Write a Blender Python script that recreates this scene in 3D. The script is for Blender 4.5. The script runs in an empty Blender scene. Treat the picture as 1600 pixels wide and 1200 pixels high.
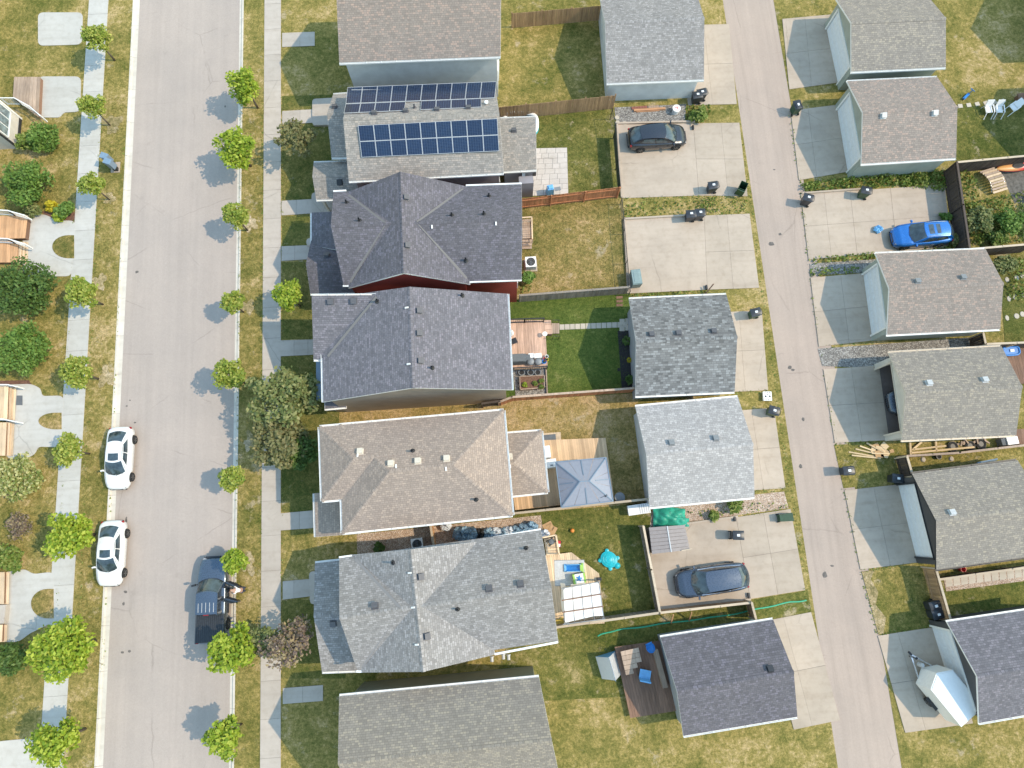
import bpy, bmesh, math, random
import numpy as np
from mathutils import Vector, Matrix
rnd = random.Random(7)
sc = bpy.context.scene
COL = sc.collection

# ------------------------------------------------------------------ camera
FPX, CAMH = 1067.0, 50.0           # focal length in px of a 1600 px wide frame, height in metres
_g = Vector((0, -219, -FPX)).normalized()
_r = Vector((-360, FPX * FPX / 219, -FPX)); _r = (_r - _g * _r.dot(_g)).normalized()
_Z = -_g; _Y = _r; _X = _Y.cross(_Z)
RW = Matrix((_X, _Y, _Z))          # camera axes -> world axes
cam = bpy.data.cameras.new('camera'); cam.sensor_width = 36; cam.lens = FPX / 1600 * 36
cam.clip_start = 0.5; cam.clip_end = 1000
camo = bpy.data.objects.new('camera', cam); COL.objects.link(camo)
camo.matrix_world = Matrix.Translation((0, 0, CAMH)) @ RW.to_4x4()
sc.camera = camo

# ------------------------------------------------------------------ sky, sun, exposure
SUN_EL, SUN_AZ = 49.0, -5.5         # azimuth measured from +X
w = bpy.data.worlds.new('World'); sc.world = w; w.use_nodes = True
nt = w.node_tree; bg = nt.nodes['Background']
sky = nt.nodes.new('ShaderNodeTexSky'); sky.sky_type = 'NISHITA'; sky.sun_disc = False
sky.sun_elevation = math.radians(SUN_EL); sky.sun_rotation = math.radians(90 - SUN_AZ)
sky.air_density = 3.0; sky.dust_density = 0.6; sky.ozone_density = 6.5
nt.links.new(sky.outputs[0], bg.inputs[0]); bg.inputs[1].default_value = 0.15
sl = bpy.data.lights.new('sun', 'SUN'); sl.energy = 2.0; sl.angle = math.radians(0.55); sl.color = (1, .84, .61)
so = bpy.data.objects.new('sun', sl); COL.objects.link(so)
_e, _a = math.radians(SUN_EL), math.radians(SUN_AZ)
so.rotation_euler = Vector((math.cos(_e) * math.cos(_a), math.cos(_e) * math.sin(_a), math.sin(_e))).to_track_quat('Z', 'Y').to_euler()
so.location = (60, 0, 70)
vs = sc.view_settings
vs.view_transform = 'Standard'; vs.look = 'None'; vs.gamma = 1; vs.exposure = 0.96; vs.use_curve_mapping = False

# ------------------------------------------------------------------ helpers
def ray(px, py): return RW @ Vector((px - 800, 600 - py, -FPX))
def at(px, py, z=0.0):
    """the place in the world seen at a pixel of the photograph, on the level z"""
    d = ray(px, py); t = (z - CAMH) / d.z
    return Vector((d.x * t, d.y * t, z))
def ats(pts, z=0.0): return [at(p[0], p[1], z) for p in pts]

class MB:
    def __init__(s): s.v = []; s.f = []; s.m = []; s.uv = []; s.has_uv = False
    def face(s, pts, m=0, uv=None):
        b = len(s.v); s.v += [tuple(p) for p in pts]; s.f.append(tuple(range(b, b + len(pts)))); s.m.append(m)
        s.uv.append(uv)
        if uv: s.has_uv = True
    def box(s, cx, cy, cz, sx, sy, sz, rz=0, m=0, ry=0, top=1.0, rx=0):
        M = Matrix.Rotation(rz, 3, 'Z') @ Matrix.Rotation(ry, 3, 'Y') @ Matrix.Rotation(rx, 3, 'X')
        b = len(s.v)
        for z in (-.5, .5):
            k = top if z > 0 else 1
            for x, y in ((-.5, -.5), (.5, -.5), (.5, .5), (-.5, .5)):
                p = M @ Vector((x * sx * k, y * sy * k, z * sz)); s.v.append((p.x + cx, p.y + cy, p.z + cz))
        for f in ((3, 2, 1, 0), (4, 5, 6, 7), (0, 1, 5, 4), (1, 2, 6, 5), (2, 3, 7, 6), (3, 0, 4, 7)):
            s.f.append(tuple(b + i for i in f)); s.m.append(m); s.uv.append(None)
        return s
    def prism(s, poly, z0, z1, m=0, ms=None):
        n = len(poly)
        s.face([(p[0], p[1], z1) for p in poly], m)
        s.face([(p[0], p[1], z0) for p in reversed(poly)], m if ms is None else ms)
        for i in range(n):
            a, b = poly[i], poly[(i + 1) % n]
            s.face([(a[0], a[1], z0), (b[0], b[1], z0), (b[0], b[1], z1), (a[0], a[1], z1)], m if ms is None else ms)
        return s
    def bar(s, p, q, wd, ht, m=0):
        """box beam from p to q (centre line)"""
        p, q = Vector(p), Vector(q); d = (q - p); L = d.length
        if L < 1e-6: return s
        d /= L; sd = d.cross(Vector((0, 0, 1)))
        sd = Vector((1, 0, 0)) if sd.length < 1e-4 else sd.normalized()
        up = sd.cross(d); b = len(s.v)
        for c in (p, q):
            for i, j in ((-1, -1), (1, -1), (1, 1), (-1, 1)):
                s.v.append(tuple(c + sd * (i * wd / 2) + up * (j * ht / 2)))
        for f in ((3, 2, 1, 0), (4, 5, 6, 7), (0, 1, 5, 4), (1, 2, 6, 5), (2, 3, 7, 6), (3, 0, 4, 7)):
            s.f.append(tuple(b + i for i in f)); s.m.append(m); s.uv.append(None)
        return s
    def tube(s, pts, r, n=6, m=0, caps=True):
        pts = [Vector(p) for p in pts]; k = len(pts)
        rs = r if isinstance(r, (list, tuple)) else [r] * k
        b = len(s.v)
        for i, p in enumerate(pts):
            d = (pts[min(i + 1, k - 1)] - pts[max(i - 1, 0)]).normalized()
            a = d.orthogonal().normalized() if abs(d.z) > .9 else d.cross(Vector((0, 0, 1))).normalized()
            c = d.cross(a)
            for j in range(n):
                t = 2 * math.pi * j / n; s.v.append(tuple(p + (a * math.cos(t) + c * math.sin(t)) * rs[i]))
        for i in range(k - 1):
            for j in range(n):
                s.f.append((b + i * n + j, b + i * n + (j + 1) % n, b + (i + 1) * n + (j + 1) % n, b + (i + 1) * n + j)); s.m.append(m); s.uv.append(None)
        if caps:
            s.f.append(tuple(b + j for j in range(n))); s.m.append(m); s.uv.append(None)
            s.f.append(tuple(b + (k - 1) * n + j for j in range(n))); s.m.append(m); s.uv.append(None)
        return s
    def lathe(s, prof, n=16, c=(0, 0, 0), axis='z', m=0, sx=1, sy=1):
        b = len(s.v); k = len(prof)
        for (r, h) in prof:
            for j in range(n):
                t = 2 * math.pi * j / n; x, y = r * math.cos(t) * sx, r * math.sin(t) * sy
                if axis == 'z': s.v.append((c[0] + x, c[1] + y, c[2] + h))
                elif axis == 'y': s.v.append((c[0] + x, c[1] + h, c[2] + y))
                else: s.v.append((c[0] + h, c[1] + x, c[2] + y))
        for i in range(k - 1):
            for j in range(n):
                s.f.append((b + i * n + j, b + i * n + (j + 1) % n, b + (i + 1) * n + (j + 1) % n, b + (i + 1) * n + j)); s.m.append(m); s.uv.append(None)
        for i in (0, k - 1):
            if prof[i][0] > 1e-4:
                s.f.append(tuple(b + i * n + j for j in range(n))); s.m.append(m); s.uv.append(None)
        return s
    def grid(s, fn, nu, nv, m=0):
        b = len(s.v)
        for i in range(nu + 1):
            for j in range(nv + 1): s.v.append(tuple(fn(i / nu, j / nv)))
        for i in range(nu):
            for j in range(nv):
                q = b + i * (nv + 1) + j
                s.f.append((q, q + 1, q + nv + 2, q + nv + 1)); s.m.append(m); s.uv.append(None)
        return s
    def mesh(s, name, mats, off=None, smooth=False, fix=True, weld=False):
        me = bpy.data.meshes.new(name)
        v = s.v if off is None else [(p[0] - off[0], p[1] - off[1], p[2] - off[2]) for p in s.v]
        me.from_pydata(v, [], s.f)
        for mt in (mats if isinstance(mats, (list, tuple)) else [mats]): me.materials.append(mt)
        if any(s.m): me.polygons.foreach_set('material_index', s.m)
        if s.has_uv:
            ul = me.uv_layers.new(name='UVMap'); i = 0
            for f, u in zip(s.f, s.uv):
                for k in range(len(f)):
                    if u: ul.data[i].uv = u[k]
                    i += 1
        if fix:
            bm = bmesh.new(); bm.from_mesh(me)
            if weld: bmesh.ops.remove_doubles(bm, verts=bm.verts, dist=1e-4)
            bmesh.ops.recalc_face_normals(bm, faces=bm.faces); bm.to_mesh(me); bm.free()
        if smooth:
            me.polygons.foreach_set('use_smooth', [True] * len(me.polygons))
            if smooth is not True: me.set_sharp_from_angle(angle=math.radians(smooth))
        me.update()
        return me

OFF = {}
def link(o): COL.objects.link(o); return o
def tag(o, label=None, cat=None, group=None, kind=None):
    if label: o['label'] = label
    if cat: o['category'] = cat
    if group: o['group'] = group
    if kind: o['kind'] = kind
    return o
def thing(name, label, cat, loc=(0, 0, 0), rz=0, group=None):
    o = link(bpy.data.objects.new(name, None)); o.empty_display_size = .3
    o.location = loc; o.rotation_euler = (0, 0, rz); OFF[o.name] = tuple(loc)
    return tag(o, label, cat, group)
def part(name, mb, mats, parent, world=False, smooth=False, fix=True, label=None, kind=None, weld=False):
    off = None
    if world and parent is not None: off = OFF.get(parent.name, (0, 0, 0))
    o = link(bpy.data.objects.new(name, mb.mesh(name, mats, off, smooth, fix, weld)))
    if parent is not None: o.parent = parent; OFF[o.name] = off or (0, 0, 0)
    if label: o['label'] = label
    if kind: o['kind'] = kind
    return o
def inst(name, me, parent, loc, rz=0, rot=None, scale=None):
    o = link(bpy.data.objects.new(name, me)); o.parent = parent; o.location = loc
    o.rotation_euler = rot or (0, 0, rz)
    if scale: o.scale = scale
    return o
def single(name, mb, mats, label, cat, loc=None, group=None, smooth=False, kind=None):
    """a thing that is one mesh; vertices given in the world, origin moved to loc"""
    o = link(bpy.data.objects.new(name, mb.mesh(name, mats, loc, smooth)))
    if loc is not None: o.location = loc
    return tag(o, label, cat, group, kind)
def struct(name, mb, mats, smooth=False):
    o = link(bpy.data.objects.new(name, mb.mesh(name, mats, None, smooth))); o['kind'] = 'structure'; return o
def dup(root, loc, rz=0, label=None, group=None, parent=None):
    r = root.copy(); link(r)
    if parent is None: r.location = loc; r.rotation_euler = (0, 0, rz)
    else: r.parent = parent
    if label: r['label'] = label
    if group: r['group'] = group
    for c in root.children: dup(c, None, parent=r)
    return r

# ------------------------------------------------------------------ materials
def NM(name):
    m = bpy.data.materials.new(name); m.use_nodes = True
    return m, m.node_tree, m.node_tree.nodes['Principled BSDF']
def N(t, typ, **k):
    n = t.nodes.new(typ)
    for a, v in k.items():
        if a.startswith('i_'):
            key = a[2:]; key = int(key) if key.isdigit() else key.replace('_', ' ')
            n.inputs[key].default_value = v
        else: setattr(n, a, v)
    return n
def ramp(t, src, stops):
    r = t.nodes.new('ShaderNodeValToRGB'); e = r.color_ramp.elements
    while len(e) < len(stops): e.new(0.5)
    for el, (p, c) in zip(e, stops):
        el.position = p; el.color = (*c, 1) if len(c) == 3 else c
    t.links.new(src, r.inputs[0]); return r.outputs[0]
def coords(t, kind='Object', scale=(1, 1, 1)):
    if kind == 'World': src = N(t, 'ShaderNodeNewGeometry').outputs['Position']
    else: src = N(t, 'ShaderNodeTexCoord').outputs[kind]
    if scale == (1, 1, 1): return src
    mp = N(t, 'ShaderNodeMapping', i_Scale=scale); t.links.new(src, mp.inputs[0]); return mp.outputs[0]
def noise(t, vec, scale, detail=4, rough=.55, out=0):
    n = N(t, 'ShaderNodeTexNoise', i_Scale=scale, i_Detail=detail, i_Roughness=rough); t.links.new(vec, n.inputs['Vector']); return n.outputs[out]
def mix(t, fac, a, b, mode='MIX'):
    n = N(t, 'ShaderNodeMix', data_type='RGBA', blend_type=mode)
    for s, v in ((n.inputs[0], fac), (n.inputs[6], a), (n.inputs[7], b)):
        if isinstance(v, (int, float)): s.default_value = v
        elif isinstance(v, tuple): s.default_value = (*v, 1) if len(v) == 3 else v
        else: t.links.new(v, s)
    return n.outputs[2]
def math_(t, op, a, b=0.5):
    n = N(t, 'ShaderNodeMath', operation=op)
    for s, v in zip(n.inputs, (a, b)):
        if isinstance(v, (int, float)): s.default_value = v
        else: t.links.new(v, s)
    return n.outputs[0]
def bump(t, b, h, strength=.4, dist=.02):
    n = N(t, 'ShaderNodeBump', i_Strength=strength, i_Distance=dist); t.links.new(h, n.inputs['Height']); t.links.new(n.outputs[0], b.inputs['Normal'])

MC = {}
def plain(name, c, rough=.6, metal=0.0, var=.12, coat=0.0, scale=6.0, spec=.5):
    if name in MC: return MC[name]
    m, t, b = NM(name)
    v = coords(t); n = noise(t, v, scale, 5)
    lo = tuple(x * (1 - var) for x in c); hi = tuple(min(1, x * (1 + var)) for x in c)
    t.links.new(ramp(t, n, [(.3, lo), (.7, hi)]), b.inputs['Base Color'])
    b.inputs['Roughness'].default_value = rough; b.inputs['Metallic'].default_value = metal
    b.inputs['Specular IOR Level'].default_value = spec
    if coat: b.inputs['Coat Weight'].default_value = coat; b.inputs['Coat Roughness'].default_value = .06
    MC[name] = m; return m
def shingle(name, c, spread=.35, tint=(1, 1, 1), w_=.25, h_=.14, cool=.0):
    m, t, b = NM(name)
    uv = coords(t, 'UV')
    br = N(t, 'ShaderNodeTexBrick', i_Scale=1.0, i_Brick_Width=w_, i_Row_Height=h_, i_Mortar_Size=.012, i_Mortar_Smooth=.35, i_Bias=0.0)
    br.offset = .5; br.offset_frequency = 2; br.squash = .7; br.squash_frequency = 3
    br.inputs['Color1'].default_value = (0, 0, 0, 1); br.inputs['Color2'].default_value = (1, 1, 1, 1); br.inputs['Mortar'].default_value = (.0, .0, .0, 1)
    # a little wobble so that the courses are not ruler straight
    wob = noise(t, uv, 1.3, 2, out=1); mp = mix(t, .012, uv, wob, 'ADD'); t.links.new(mp, br.inputs['Vector'])
    lo = tuple(x * (1 - spread) for x in c); hi = tuple(x * (1 + spread) for x in c); hi2 = tuple(a * b_ for a, b_ in zip(hi, tint))
    col = ramp(t, br.outputs['Color'], [(0, lo), (.35, tuple(x * .92 for x in c)), (.65, c), (1, hi2)])
    big = noise(t, uv, .45, 5, .6); col = mix(t, .22, col, ramp(t, big, [(.3, (.70, .71, .74)), (.7, (1.18, 1.15, 1.1))]), 'MULTIPLY')
    fine = noise(t, uv, 45, 3, .7); col = mix(t, .5, col, ramp(t, fine, [(.3, (.6, .6, .6)), (.7, (1.4, 1.4, 1.4))]), 'MULTIPLY')
    run = noise(t, coords(t, 'UV', (1.6, .12, 1)), 1.0, 4, .6); col = mix(t, .2, col, ramp(t, run, [(.35, (.8, .8, .8)), (.65, (1.12, 1.12, 1.12))]), 'MULTIPLY')
    col = mix(t, br.outputs['Fac'], col, tuple(x * .62 for x in c))
    t.links.new(col, b.inputs['Base Color']); b.inputs['Roughness'].default_value = .9; b.inputs['Specular IOR Level'].default_value = .25
    # course relief: each course thickens towards its lower edge
    sep = N(t, 'ShaderNodeSeparateXYZ'); t.links.new(uv, sep.inputs[0])
    saw = math_(t, 'SUBTRACT', 1.0, math_(t, 'FRACT', math_(t, 'DIVIDE', sep.outputs[1], h_)))
    h = math_(t, 'ADD', math_(t, 'MULTIPLY', saw, .8), math_(t, 'ADD', math_(t, 'MULTIPLY', br.outputs['Color'], .4), math_(t, 'MULTIPLY', fine, .5)))
    bump(t, b, h, .55, .02)
    return m
def concrete(name, c, stain=.25):
    m, t, b = NM(name); v = coords(t, 'World')
    big = noise(t, v, .35, 5, .6); med = noise(t, v, 2.2, 6, .65); fine = noise(t, v, 40, 3, .7)
    col = ramp(t, big, [(.3, tuple(x * (1 - stain * .6) for x in c)), (.5, c), (.72, tuple(min(.85, x * 1.09) for x in c))])
    col = mix(t, .5, col, ramp(t, med, [(.28, (.80, .78, .74)), (.5, (1, 1, 1)), (.75, (1.06, 1.07, 1.08))]), 'MULTIPLY')
    st = noise(t, v, 1.1, 7, .72); col = mix(t, math_(t, 'MULTIPLY', ramp(t, st, [(.60, (0, 0, 0)), (.78, (1, 1, 1))]), stain), col, (.2, .17, .13))
    col = mix(t, .35, col, ramp(t, fine, [(.3, (.78, .78, .78)), (.7, (1.2, 1.2, 1.2))]), 'MULTIPLY')
    wv = mix(t, .4, v, noise(t, v, .7, 4, .6, 1), 'ADD')
    vo = N(t, 'ShaderNodeTexVoronoi', feature='DISTANCE_TO_EDGE', i_Scale=.13); t.links.new(wv, vo.inputs['Vector'])
    ck = math_(t, 'MULTIPLY', ramp(t, vo.outputs['Distance'], [(0, (1, 1, 1)), (.005, (0, 0, 0))]), ramp(t, noise(t, v, .25, 3), [(.5, (0, 0, 0)), (.6, (1, 1, 1))]))
    col = mix(t, math_(t, 'MULTIPLY', ck, .5), col, tuple(x * .45 for x in c))
    ty = noise(t, mix(t, .25, coords(t, 'World', (.12, 1.5, 1)), noise(t, v, .25, 2, .5, 1), 'ADD'), 1.6, 5, .6)
    col = mix(t, .5, col, ramp(t, ty, [(.32, (.86, .84, .82)), (.5, (1, 1, 1)), (.7, (1.05, 1.05, 1.05))]), 'MULTIPLY')
    oi = N(t, 'ShaderNodeObjectInfo')
    col = mix(t, .22, col, ramp(t, oi.outputs['Random'], [(0, (.72, .72, .70)), (1, (1.2, 1.2, 1.22))]), 'MULTIPLY')
    t.links.new(col, b.inputs['Base Color']); b.inputs['Roughness'].default_value = .88; b.inputs['Specular IOR Level'].default_value = .3
    bump(t, b, fine, .25, .006); return m
def asphalt(name, c, streak=.2):
    m, t, b = NM(name); v = coords(t, 'World')
    sv = coords(t, 'World', (1.3, .05, 1)); s1 = noise(t, sv, 1.2, 5, .65); s2 = noise(t, coords(t, 'World', (2.2, .05, 1)), 1.5, 3, .5)
    big = noise(t, v, .22, 6, .65); fine = noise(t, v, 55, 3, .75); med = noise(t, v, 7, 4, .6)
    col = ramp(t, s1, [(.25, tuple(x * (1 - streak) for x in c)), (.5, c), (.78, tuple(x * (1 + streak * .6) for x in c))])
    col = mix(t, .45, col, ramp(t, s2, [(.3, (.95, .95, .95)), (.7, (1.05, 1.04, 1.03))]), 'MULTIPLY')
    col = mix(t, .6, col, ramp(t, big, [(.3, (.86, .87, .88)), (.7, (1.1, 1.08, 1.06))]), 'MULTIPLY')
    col = mix(t, .5, col, ramp(t, fine, [(.28, (.62, .62, .62)), (.72, (1.35, 1.35, 1.35))]), 'MULTIPLY')
    col = mix(t, .25, col, ramp(t, med, [(.3, (.85, .85, .85)), (.7, (1.12, 1.12, 1.12))]), 'MULTIPLY')
    wv = mix(t, .35, v, noise(t, v, .8, 4, .6, 1), 'ADD')
    vo = N(t, 'ShaderNodeTexVoronoi', feature='DISTANCE_TO_EDGE', i_Scale=.16); t.links.new(wv, vo.inputs['Vector'])
    ck = math_(t, 'MULTIPLY', ramp(t, vo.outputs['Distance'], [(0, (1, 1, 1)), (.006, (0, 0, 0))]), ramp(t, noise(t, v, .3, 3), [(.48, (0, 0, 0)), (.6, (1, 1, 1))]))
    col = mix(t, math_(t, 'MULTIPLY', ck, .45), col, tuple(x * .5 for x in c))
    oil = noise(t, v, .9, 6, .7); col = mix(t, math_(t, 'MULTIPLY', ramp(t, oil, [(.62, (0, 0, 0)), (.76, (1, 1, 1))]), .30), col, tuple(x * .55 for x in c))
    t.links.new(col, b.inputs['Base Color']); b.inputs['Roughness'].default_value = .92; b.inputs['Specular IOR Level'].default_value = .25
    bump(t, b, fine, .3, .006); return m
def grass(name, green, yellow, tan, bias=0.0, seed=0.0, bare=.7):
    """patchy turf: bias > 0 is drier"""
    m, t, b = NM(name); v0 = coords(t, 'World'); mp = N(t, 'ShaderNodeMapping', i_Location=(seed, seed * 1.7, 0)); t.links.new(v0, mp.inputs[0]); v = mp.outputs[0]
    big = noise(t, v, .16, 5, .6); med = noise(t, v, .8, 6, .7); sm = noise(t, v, 3.6, 5, .7); fine = noise(t, v, 22, 4, .75)
    k = math_(t, 'ADD', math_(t, 'MULTIPLY', big, .55), math_(t, 'ADD', math_(t, 'MULTIPLY', med, .55), math_(t, 'MULTIPLY', sm, .40)))
    k = math_(t, 'ADD', k, bias - .25)
    col = ramp(t, k, [(.39, green), (.50, tuple((a + b_) / 2 for a, b_ in zip(green, yellow))), (.58, yellow), (.70, tan)])
    bm_ = math_(t, 'ADD', noise(t, v, .55, 6, .72), math_(t, 'MULTIPLY', med, .25))
    col = mix(t, math_(t, 'MULTIPLY', ramp(t, bm_, [(.72, (0, 0, 0)), (.80, (1, 1, 1))]), bare), col, (.46, .37, .27))
    col = mix(t, .85, col, ramp(t, fine, [(.25, (.38, .42, .36)), (.5, (.95, .97, .95)), (.78, (1.75, 1.65, 1.6))]), 'MULTIPLY')
    tuft = noise(t, v, 8.5, 4, .7)
    col = mix(t, .7, col, ramp(t, tuft, [(.30, (.50, .56, .46)), (.5, (1, 1, 1)), (.70, (1.42, 1.36, 1.3))]), 'MULTIPLY')
    col = mix(t, .55, col, ramp(t, sm, [(.28, (.60, .66, .58)), (.7, (1.32, 1.26, 1.2))]), 'MULTIPLY')
    t.links.new(col, b.inputs['Base Color']); b.inputs['Roughness'].default_value = .95; b.inputs['Specular IOR Level'].default_value = .15
    bump(t, b, math_(t, 'ADD', fine, math_(t, 'ADD', tuft, math_(t, 'MULTIPLY', sm, .8))), .9, .06); return m
def gravel(name, c1, c2, c3, scale=14):
    m, t, b = NM(name); v = coords(t, 'World')
    vo = N(t, 'ShaderNodeTexVoronoi', i_Scale=scale); t.links.new(v, vo.inputs['Vector'])
    sp = N(t, 'ShaderNodeSeparateColor'); t.links.new(vo.outputs['Color'], sp.inputs[0])
    col = ramp(t, sp.outputs[0], [(0, c1), (.5, c2), (1, c3)])
    col = mix(t, .8, col, ramp(t, vo.outputs['Distance'], [(.25, (1.1, 1.1, 1.1)), (.72, (.5, .5, .5))]), 'MULTIPLY')
    col = mix(t, .5, col, ramp(t, noise(t, v, .9, 5), [(.3, (.7, .68, .66)), (.7, (1.15, 1.15, 1.15))]), 'MULTIPLY')
    t.links.new(col, b.inputs['Base Color']); b.inputs['Roughness'].default_value = .9
    bump(t, b, math_(t, 'SUBTRACT', 1.0, vo.outputs['Distance']), .8, .04); return m
def wood(name, c, spread=.3, axis=0, rough=.8):
    m, t, b = NM(name)
    s = [9, 9, 9]; s[axis] = .7
    v = coords(t, 'World', tuple(s)); g = noise(t, v, 1.5, 5, .65); oi = N(t, 'ShaderNodeObjectInfo')
    lo = tuple(x * (1 - spread) for x in c); hi = tuple(x * (1 + spread) for x in c)
    col = ramp(t, g, [(.25, lo), (.5, c), (.78, hi)])
    col = mix(t, .6, col, ramp(t, oi.outputs['Random'], [(0, (.66, .64, .62)), (.5, (1, 1, 1)), (1, (1.32, 1.3, 1.28))]), 'MULTIPLY')
    bl = noise(t, coords(t, 'World'), .9, 4, .6); col = mix(t, .45, col, ramp(t, bl, [(.3, (.72, .74, .78)), (.7, (1.2, 1.17, 1.12))]), 'MULTIPLY')
    t.links.new(col, b.inputs['Base Color']); b.inputs['Roughness'].default_value = rough; b.inputs['Specular IOR Level'].default_value = .3
    bump(t, b, g, .2, .006); return m
def siding(name, c):
    m, t, b = NM(name); v = coords(t, 'World')
    sep = N(t, 'ShaderNodeSeparateXYZ'); t.links.new(v, sep.inputs[0])
    saw = math_(t, 'FRACT', math_(t, 'DIVIDE', sep.outputs[2], .13))
    n = noise(t, v, 1.2, 5); col = ramp(t, n, [(.3, tuple(x * .88 for x in c)), (.7, tuple(x * 1.08 for x in c))])
    col = mix(t, 1.0, col, ramp(t, saw, [(0, (.55, .55, .55)), (.12, (1, 1, 1)), (1, (1, 1, 1))]), 'MULTIPLY')
    t.links.new(col, b.inputs['Base Color']); b.inputs['Roughness'].default_value = .6
    bump(t, b, math_(t, 'SUBTRACT', 1.0, saw), .5, .015); return m
def leafmat(name, c1, c2, c3, trans=.3):
    m, t, b = NM(name)
    g = N(t, 'ShaderNodeNewGeometry')
    col = ramp(t, g.outputs['Random Per Island'], [(0, c1), (.5, c2), (1, c3)])
    t.links.new(col, b.inputs['Base Color']); b.inputs['Roughness'].default_value = .55; b.inputs['Specular IOR Level'].default_value = .3
    tr = N(t, 'ShaderNodeBsdfTranslucent'); t.links.new(col, tr.inputs[0])
    ms = N(t, 'ShaderNodeMixShader', i_0=trans); t.links.new(b.outputs[0], ms.inputs[1]); t.links.new(tr.outputs[0], ms.inputs[2])
    t.links.new(ms.outputs[0], t.nodes['Material Output'].inputs[0]); return m
def paint(name, c, metal=0.0, rough=.25):
    m, t, b = NM(name); v = coords(t)
    d = noise(t, v, 3, 5, .6); lo = tuple(x * .9 for x in c)
    t.links.new(ramp(t, d, [(.3, lo), (.7, c)]), b.inputs['Base Color'])
    t.links.new(ramp(t, noise(t, v, 9, 4), [(.3, (rough * .8,) * 3), (.7, (min(1, rough * 1.4),) * 3)]), b.inputs['Roughness'])
    b.inputs['Metallic'].default_value = metal; b.inputs['Coat Weight'].default_value = .8; b.inputs['Coat Roughness'].default_value = .05
    return m
def glass(name, c=(.02, .03, .035), rough=.06):
    m, t, b = NM(name); v = coords(t)
    t.links.new(ramp(t, noise(t, v, 2.5, 4), [(.35, tuple(x * .6 for x in c)), (.65, tuple(x * 1.7 for x in c))]), b.inputs['Base Color'])
    b.inputs['Roughness'].default_value = rough; b.inputs['Specular IOR Level'].default_value = .8; b.inputs['Coat Weight'].default_value = .5
    return m

M = {}
M['road'] = asphalt('road asphalt', (.40, .340, .302), .07)
M['alley'] = asphalt('alley asphalt', (.405, .325, .275), .13)
M['conc'] = concrete('driveway concrete', (.44, .36, .288), .2)
M['walk'] = concrete('sidewalk concrete', (.455, .40, .35), .12)
M['walkw'] = concrete('pale sidewalk concrete', (.48, .46, .425), .10)
M['kerb'] = concrete('kerb concrete', (.60, .55, .48), .15)
M['joint'] = plain('joint filler', (.20, .18, .16), .95)
M['g_mix'] = grass('verge turf', (.120, .128, .030), (.31, .245, .085), (.50, .37, .20), .045, 3)
M['g_green'] = grass('green turf', (.085, .105, .024), (.205, .185, .056), (.38, .30, .15), .015, 11)
M['g_lawn'] = grass('even green turf', (.080, .122, .026), (.140, .170, .044), (.27, .25, .11), -.03, 53, .0)
M['g_dry'] = grass('dry turf', (.13, .13, .036), (.30, .225, .085), (.47, .33, .18), .05, 29)
M['g_gold'] = grass('golden dry turf', (.175, .145, .048), (.36, .26, .105), (.48, .34, .19), .07, 41)
M['g_bare'] = grass('worn turf', (.20, .17, .075), (.40, .31, .18), (.56, .45, .33), .06, 71)
M['g_lush'] = grass('lush turf', (.100, .115, .030), (.215, .185, .062), (.40, .31, .15), -.02, 17)
M['gravel_pink'] = gravel('pink gravel', (.40, .27, .19), (.54, .40, .30), (.66, .54, .45))
M['gravel_grey'] = gravel('grey gravel', (.16, .15, .14), (.29, .27, .25), (.46, .44, .41), 12)
M['soil'] = plain('dark soil', (.030, .028, .028), .95, var=.4, scale=8)
M['mulch'] = plain('red brown mulch', (.15, .075, .05), .95, var=.5, scale=14)
M['dirt'] = plain('bare dirt', (.40, .31, .23), .95, var=.3, scale=3)
M['darkdirt'] = plain('dark dirt', (.13, .12, .105), .95, var=.4, scale=4)
M['sh_grey'] = shingle('taupe grey shingle', (.325, .30, .275), 0.26, (1.0, .93, .88))
M['sh_dark'] = shingle('charcoal shingle', (.145, .138, .156), 0.26, (1, .98, 1.04))
M['sh_slate'] = shingle('slate shingle', (.175, .168, .188), 0.26, (1.04, 1, 1.02))
M['sh_tan'] = shingle('tan shingle', (.345, .278, .236), 0.16, (1.02, 1, .97))
M['sh_mid'] = shingle('mid grey shingle', (.295, .28, .272), 0.26, (1, 1, 1.02))
M['sh_pat'] = shingle('mottled grey shingle', (.205, .205, .205), 0.42, (1, 1.02, 1.03), .34, .16)
M['sh_light'] = shingle('silver shingle', (.405, .385, .378), 0.18, (1.05, 1.05, 1.05))
M['sh_brown'] = shingle('brown grey shingle', (.30, .255, .225), 0.2, (1.08, .95, .9))
M['sh_olive'] = shingle('olive grey shingle', (.285, .255, .223), 0.2, (1.05, 1.03, .95))
M['white'] = plain('white trim', (.80, .79, .77), .45, var=.05)
M['cream'] = plain('cream trim', (.62, .55, .46), .5, var=.06)
M['vent'] = plain('vent grey', (.10, .10, .112), .6)
M['darktrim'] = plain('dark trim', (.030, .033, .040), .5)
M['s_red'] = siding('dark red siding', (.27, .042, .034))
M['s_beige'] = siding('taupe siding', (.36, .285, .225))
M['s_mauve'] = siding('mauve grey siding', (.27, .26, .29))
M['s_sage'] = siding('sage green siding', (.34, .37, .33))
M['s_grey'] = siding('grey siding', (.40, .43, .46))
M['s_cream'] = siding('cream siding', (.62, .58, .52))
M['s_white'] = siding('pale grey siding', (.62, .64, .65))
M['s_dark'] = siding('dark grey siding', (.07, .07, .075))
M['s_moss'] = siding('moss grey siding', (.20, .21, .17))
M['bluewall'] = plain('blue grey metal', (.17, .23, .30), .4, var=.06)
M['door'] = plain('white garage door', (.74, .76, .79), .4, var=.04)
M['f_brown'] = wood('brown fence wood', (.37, .235, .135), .35, 2)
M['f_red'] = wood('cedar red fence wood', (.44, .19, .095), .35, 2)
M['f_grey'] = wood('weathered fence wood', (.26, .225, .19), .35, 2)
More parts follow.
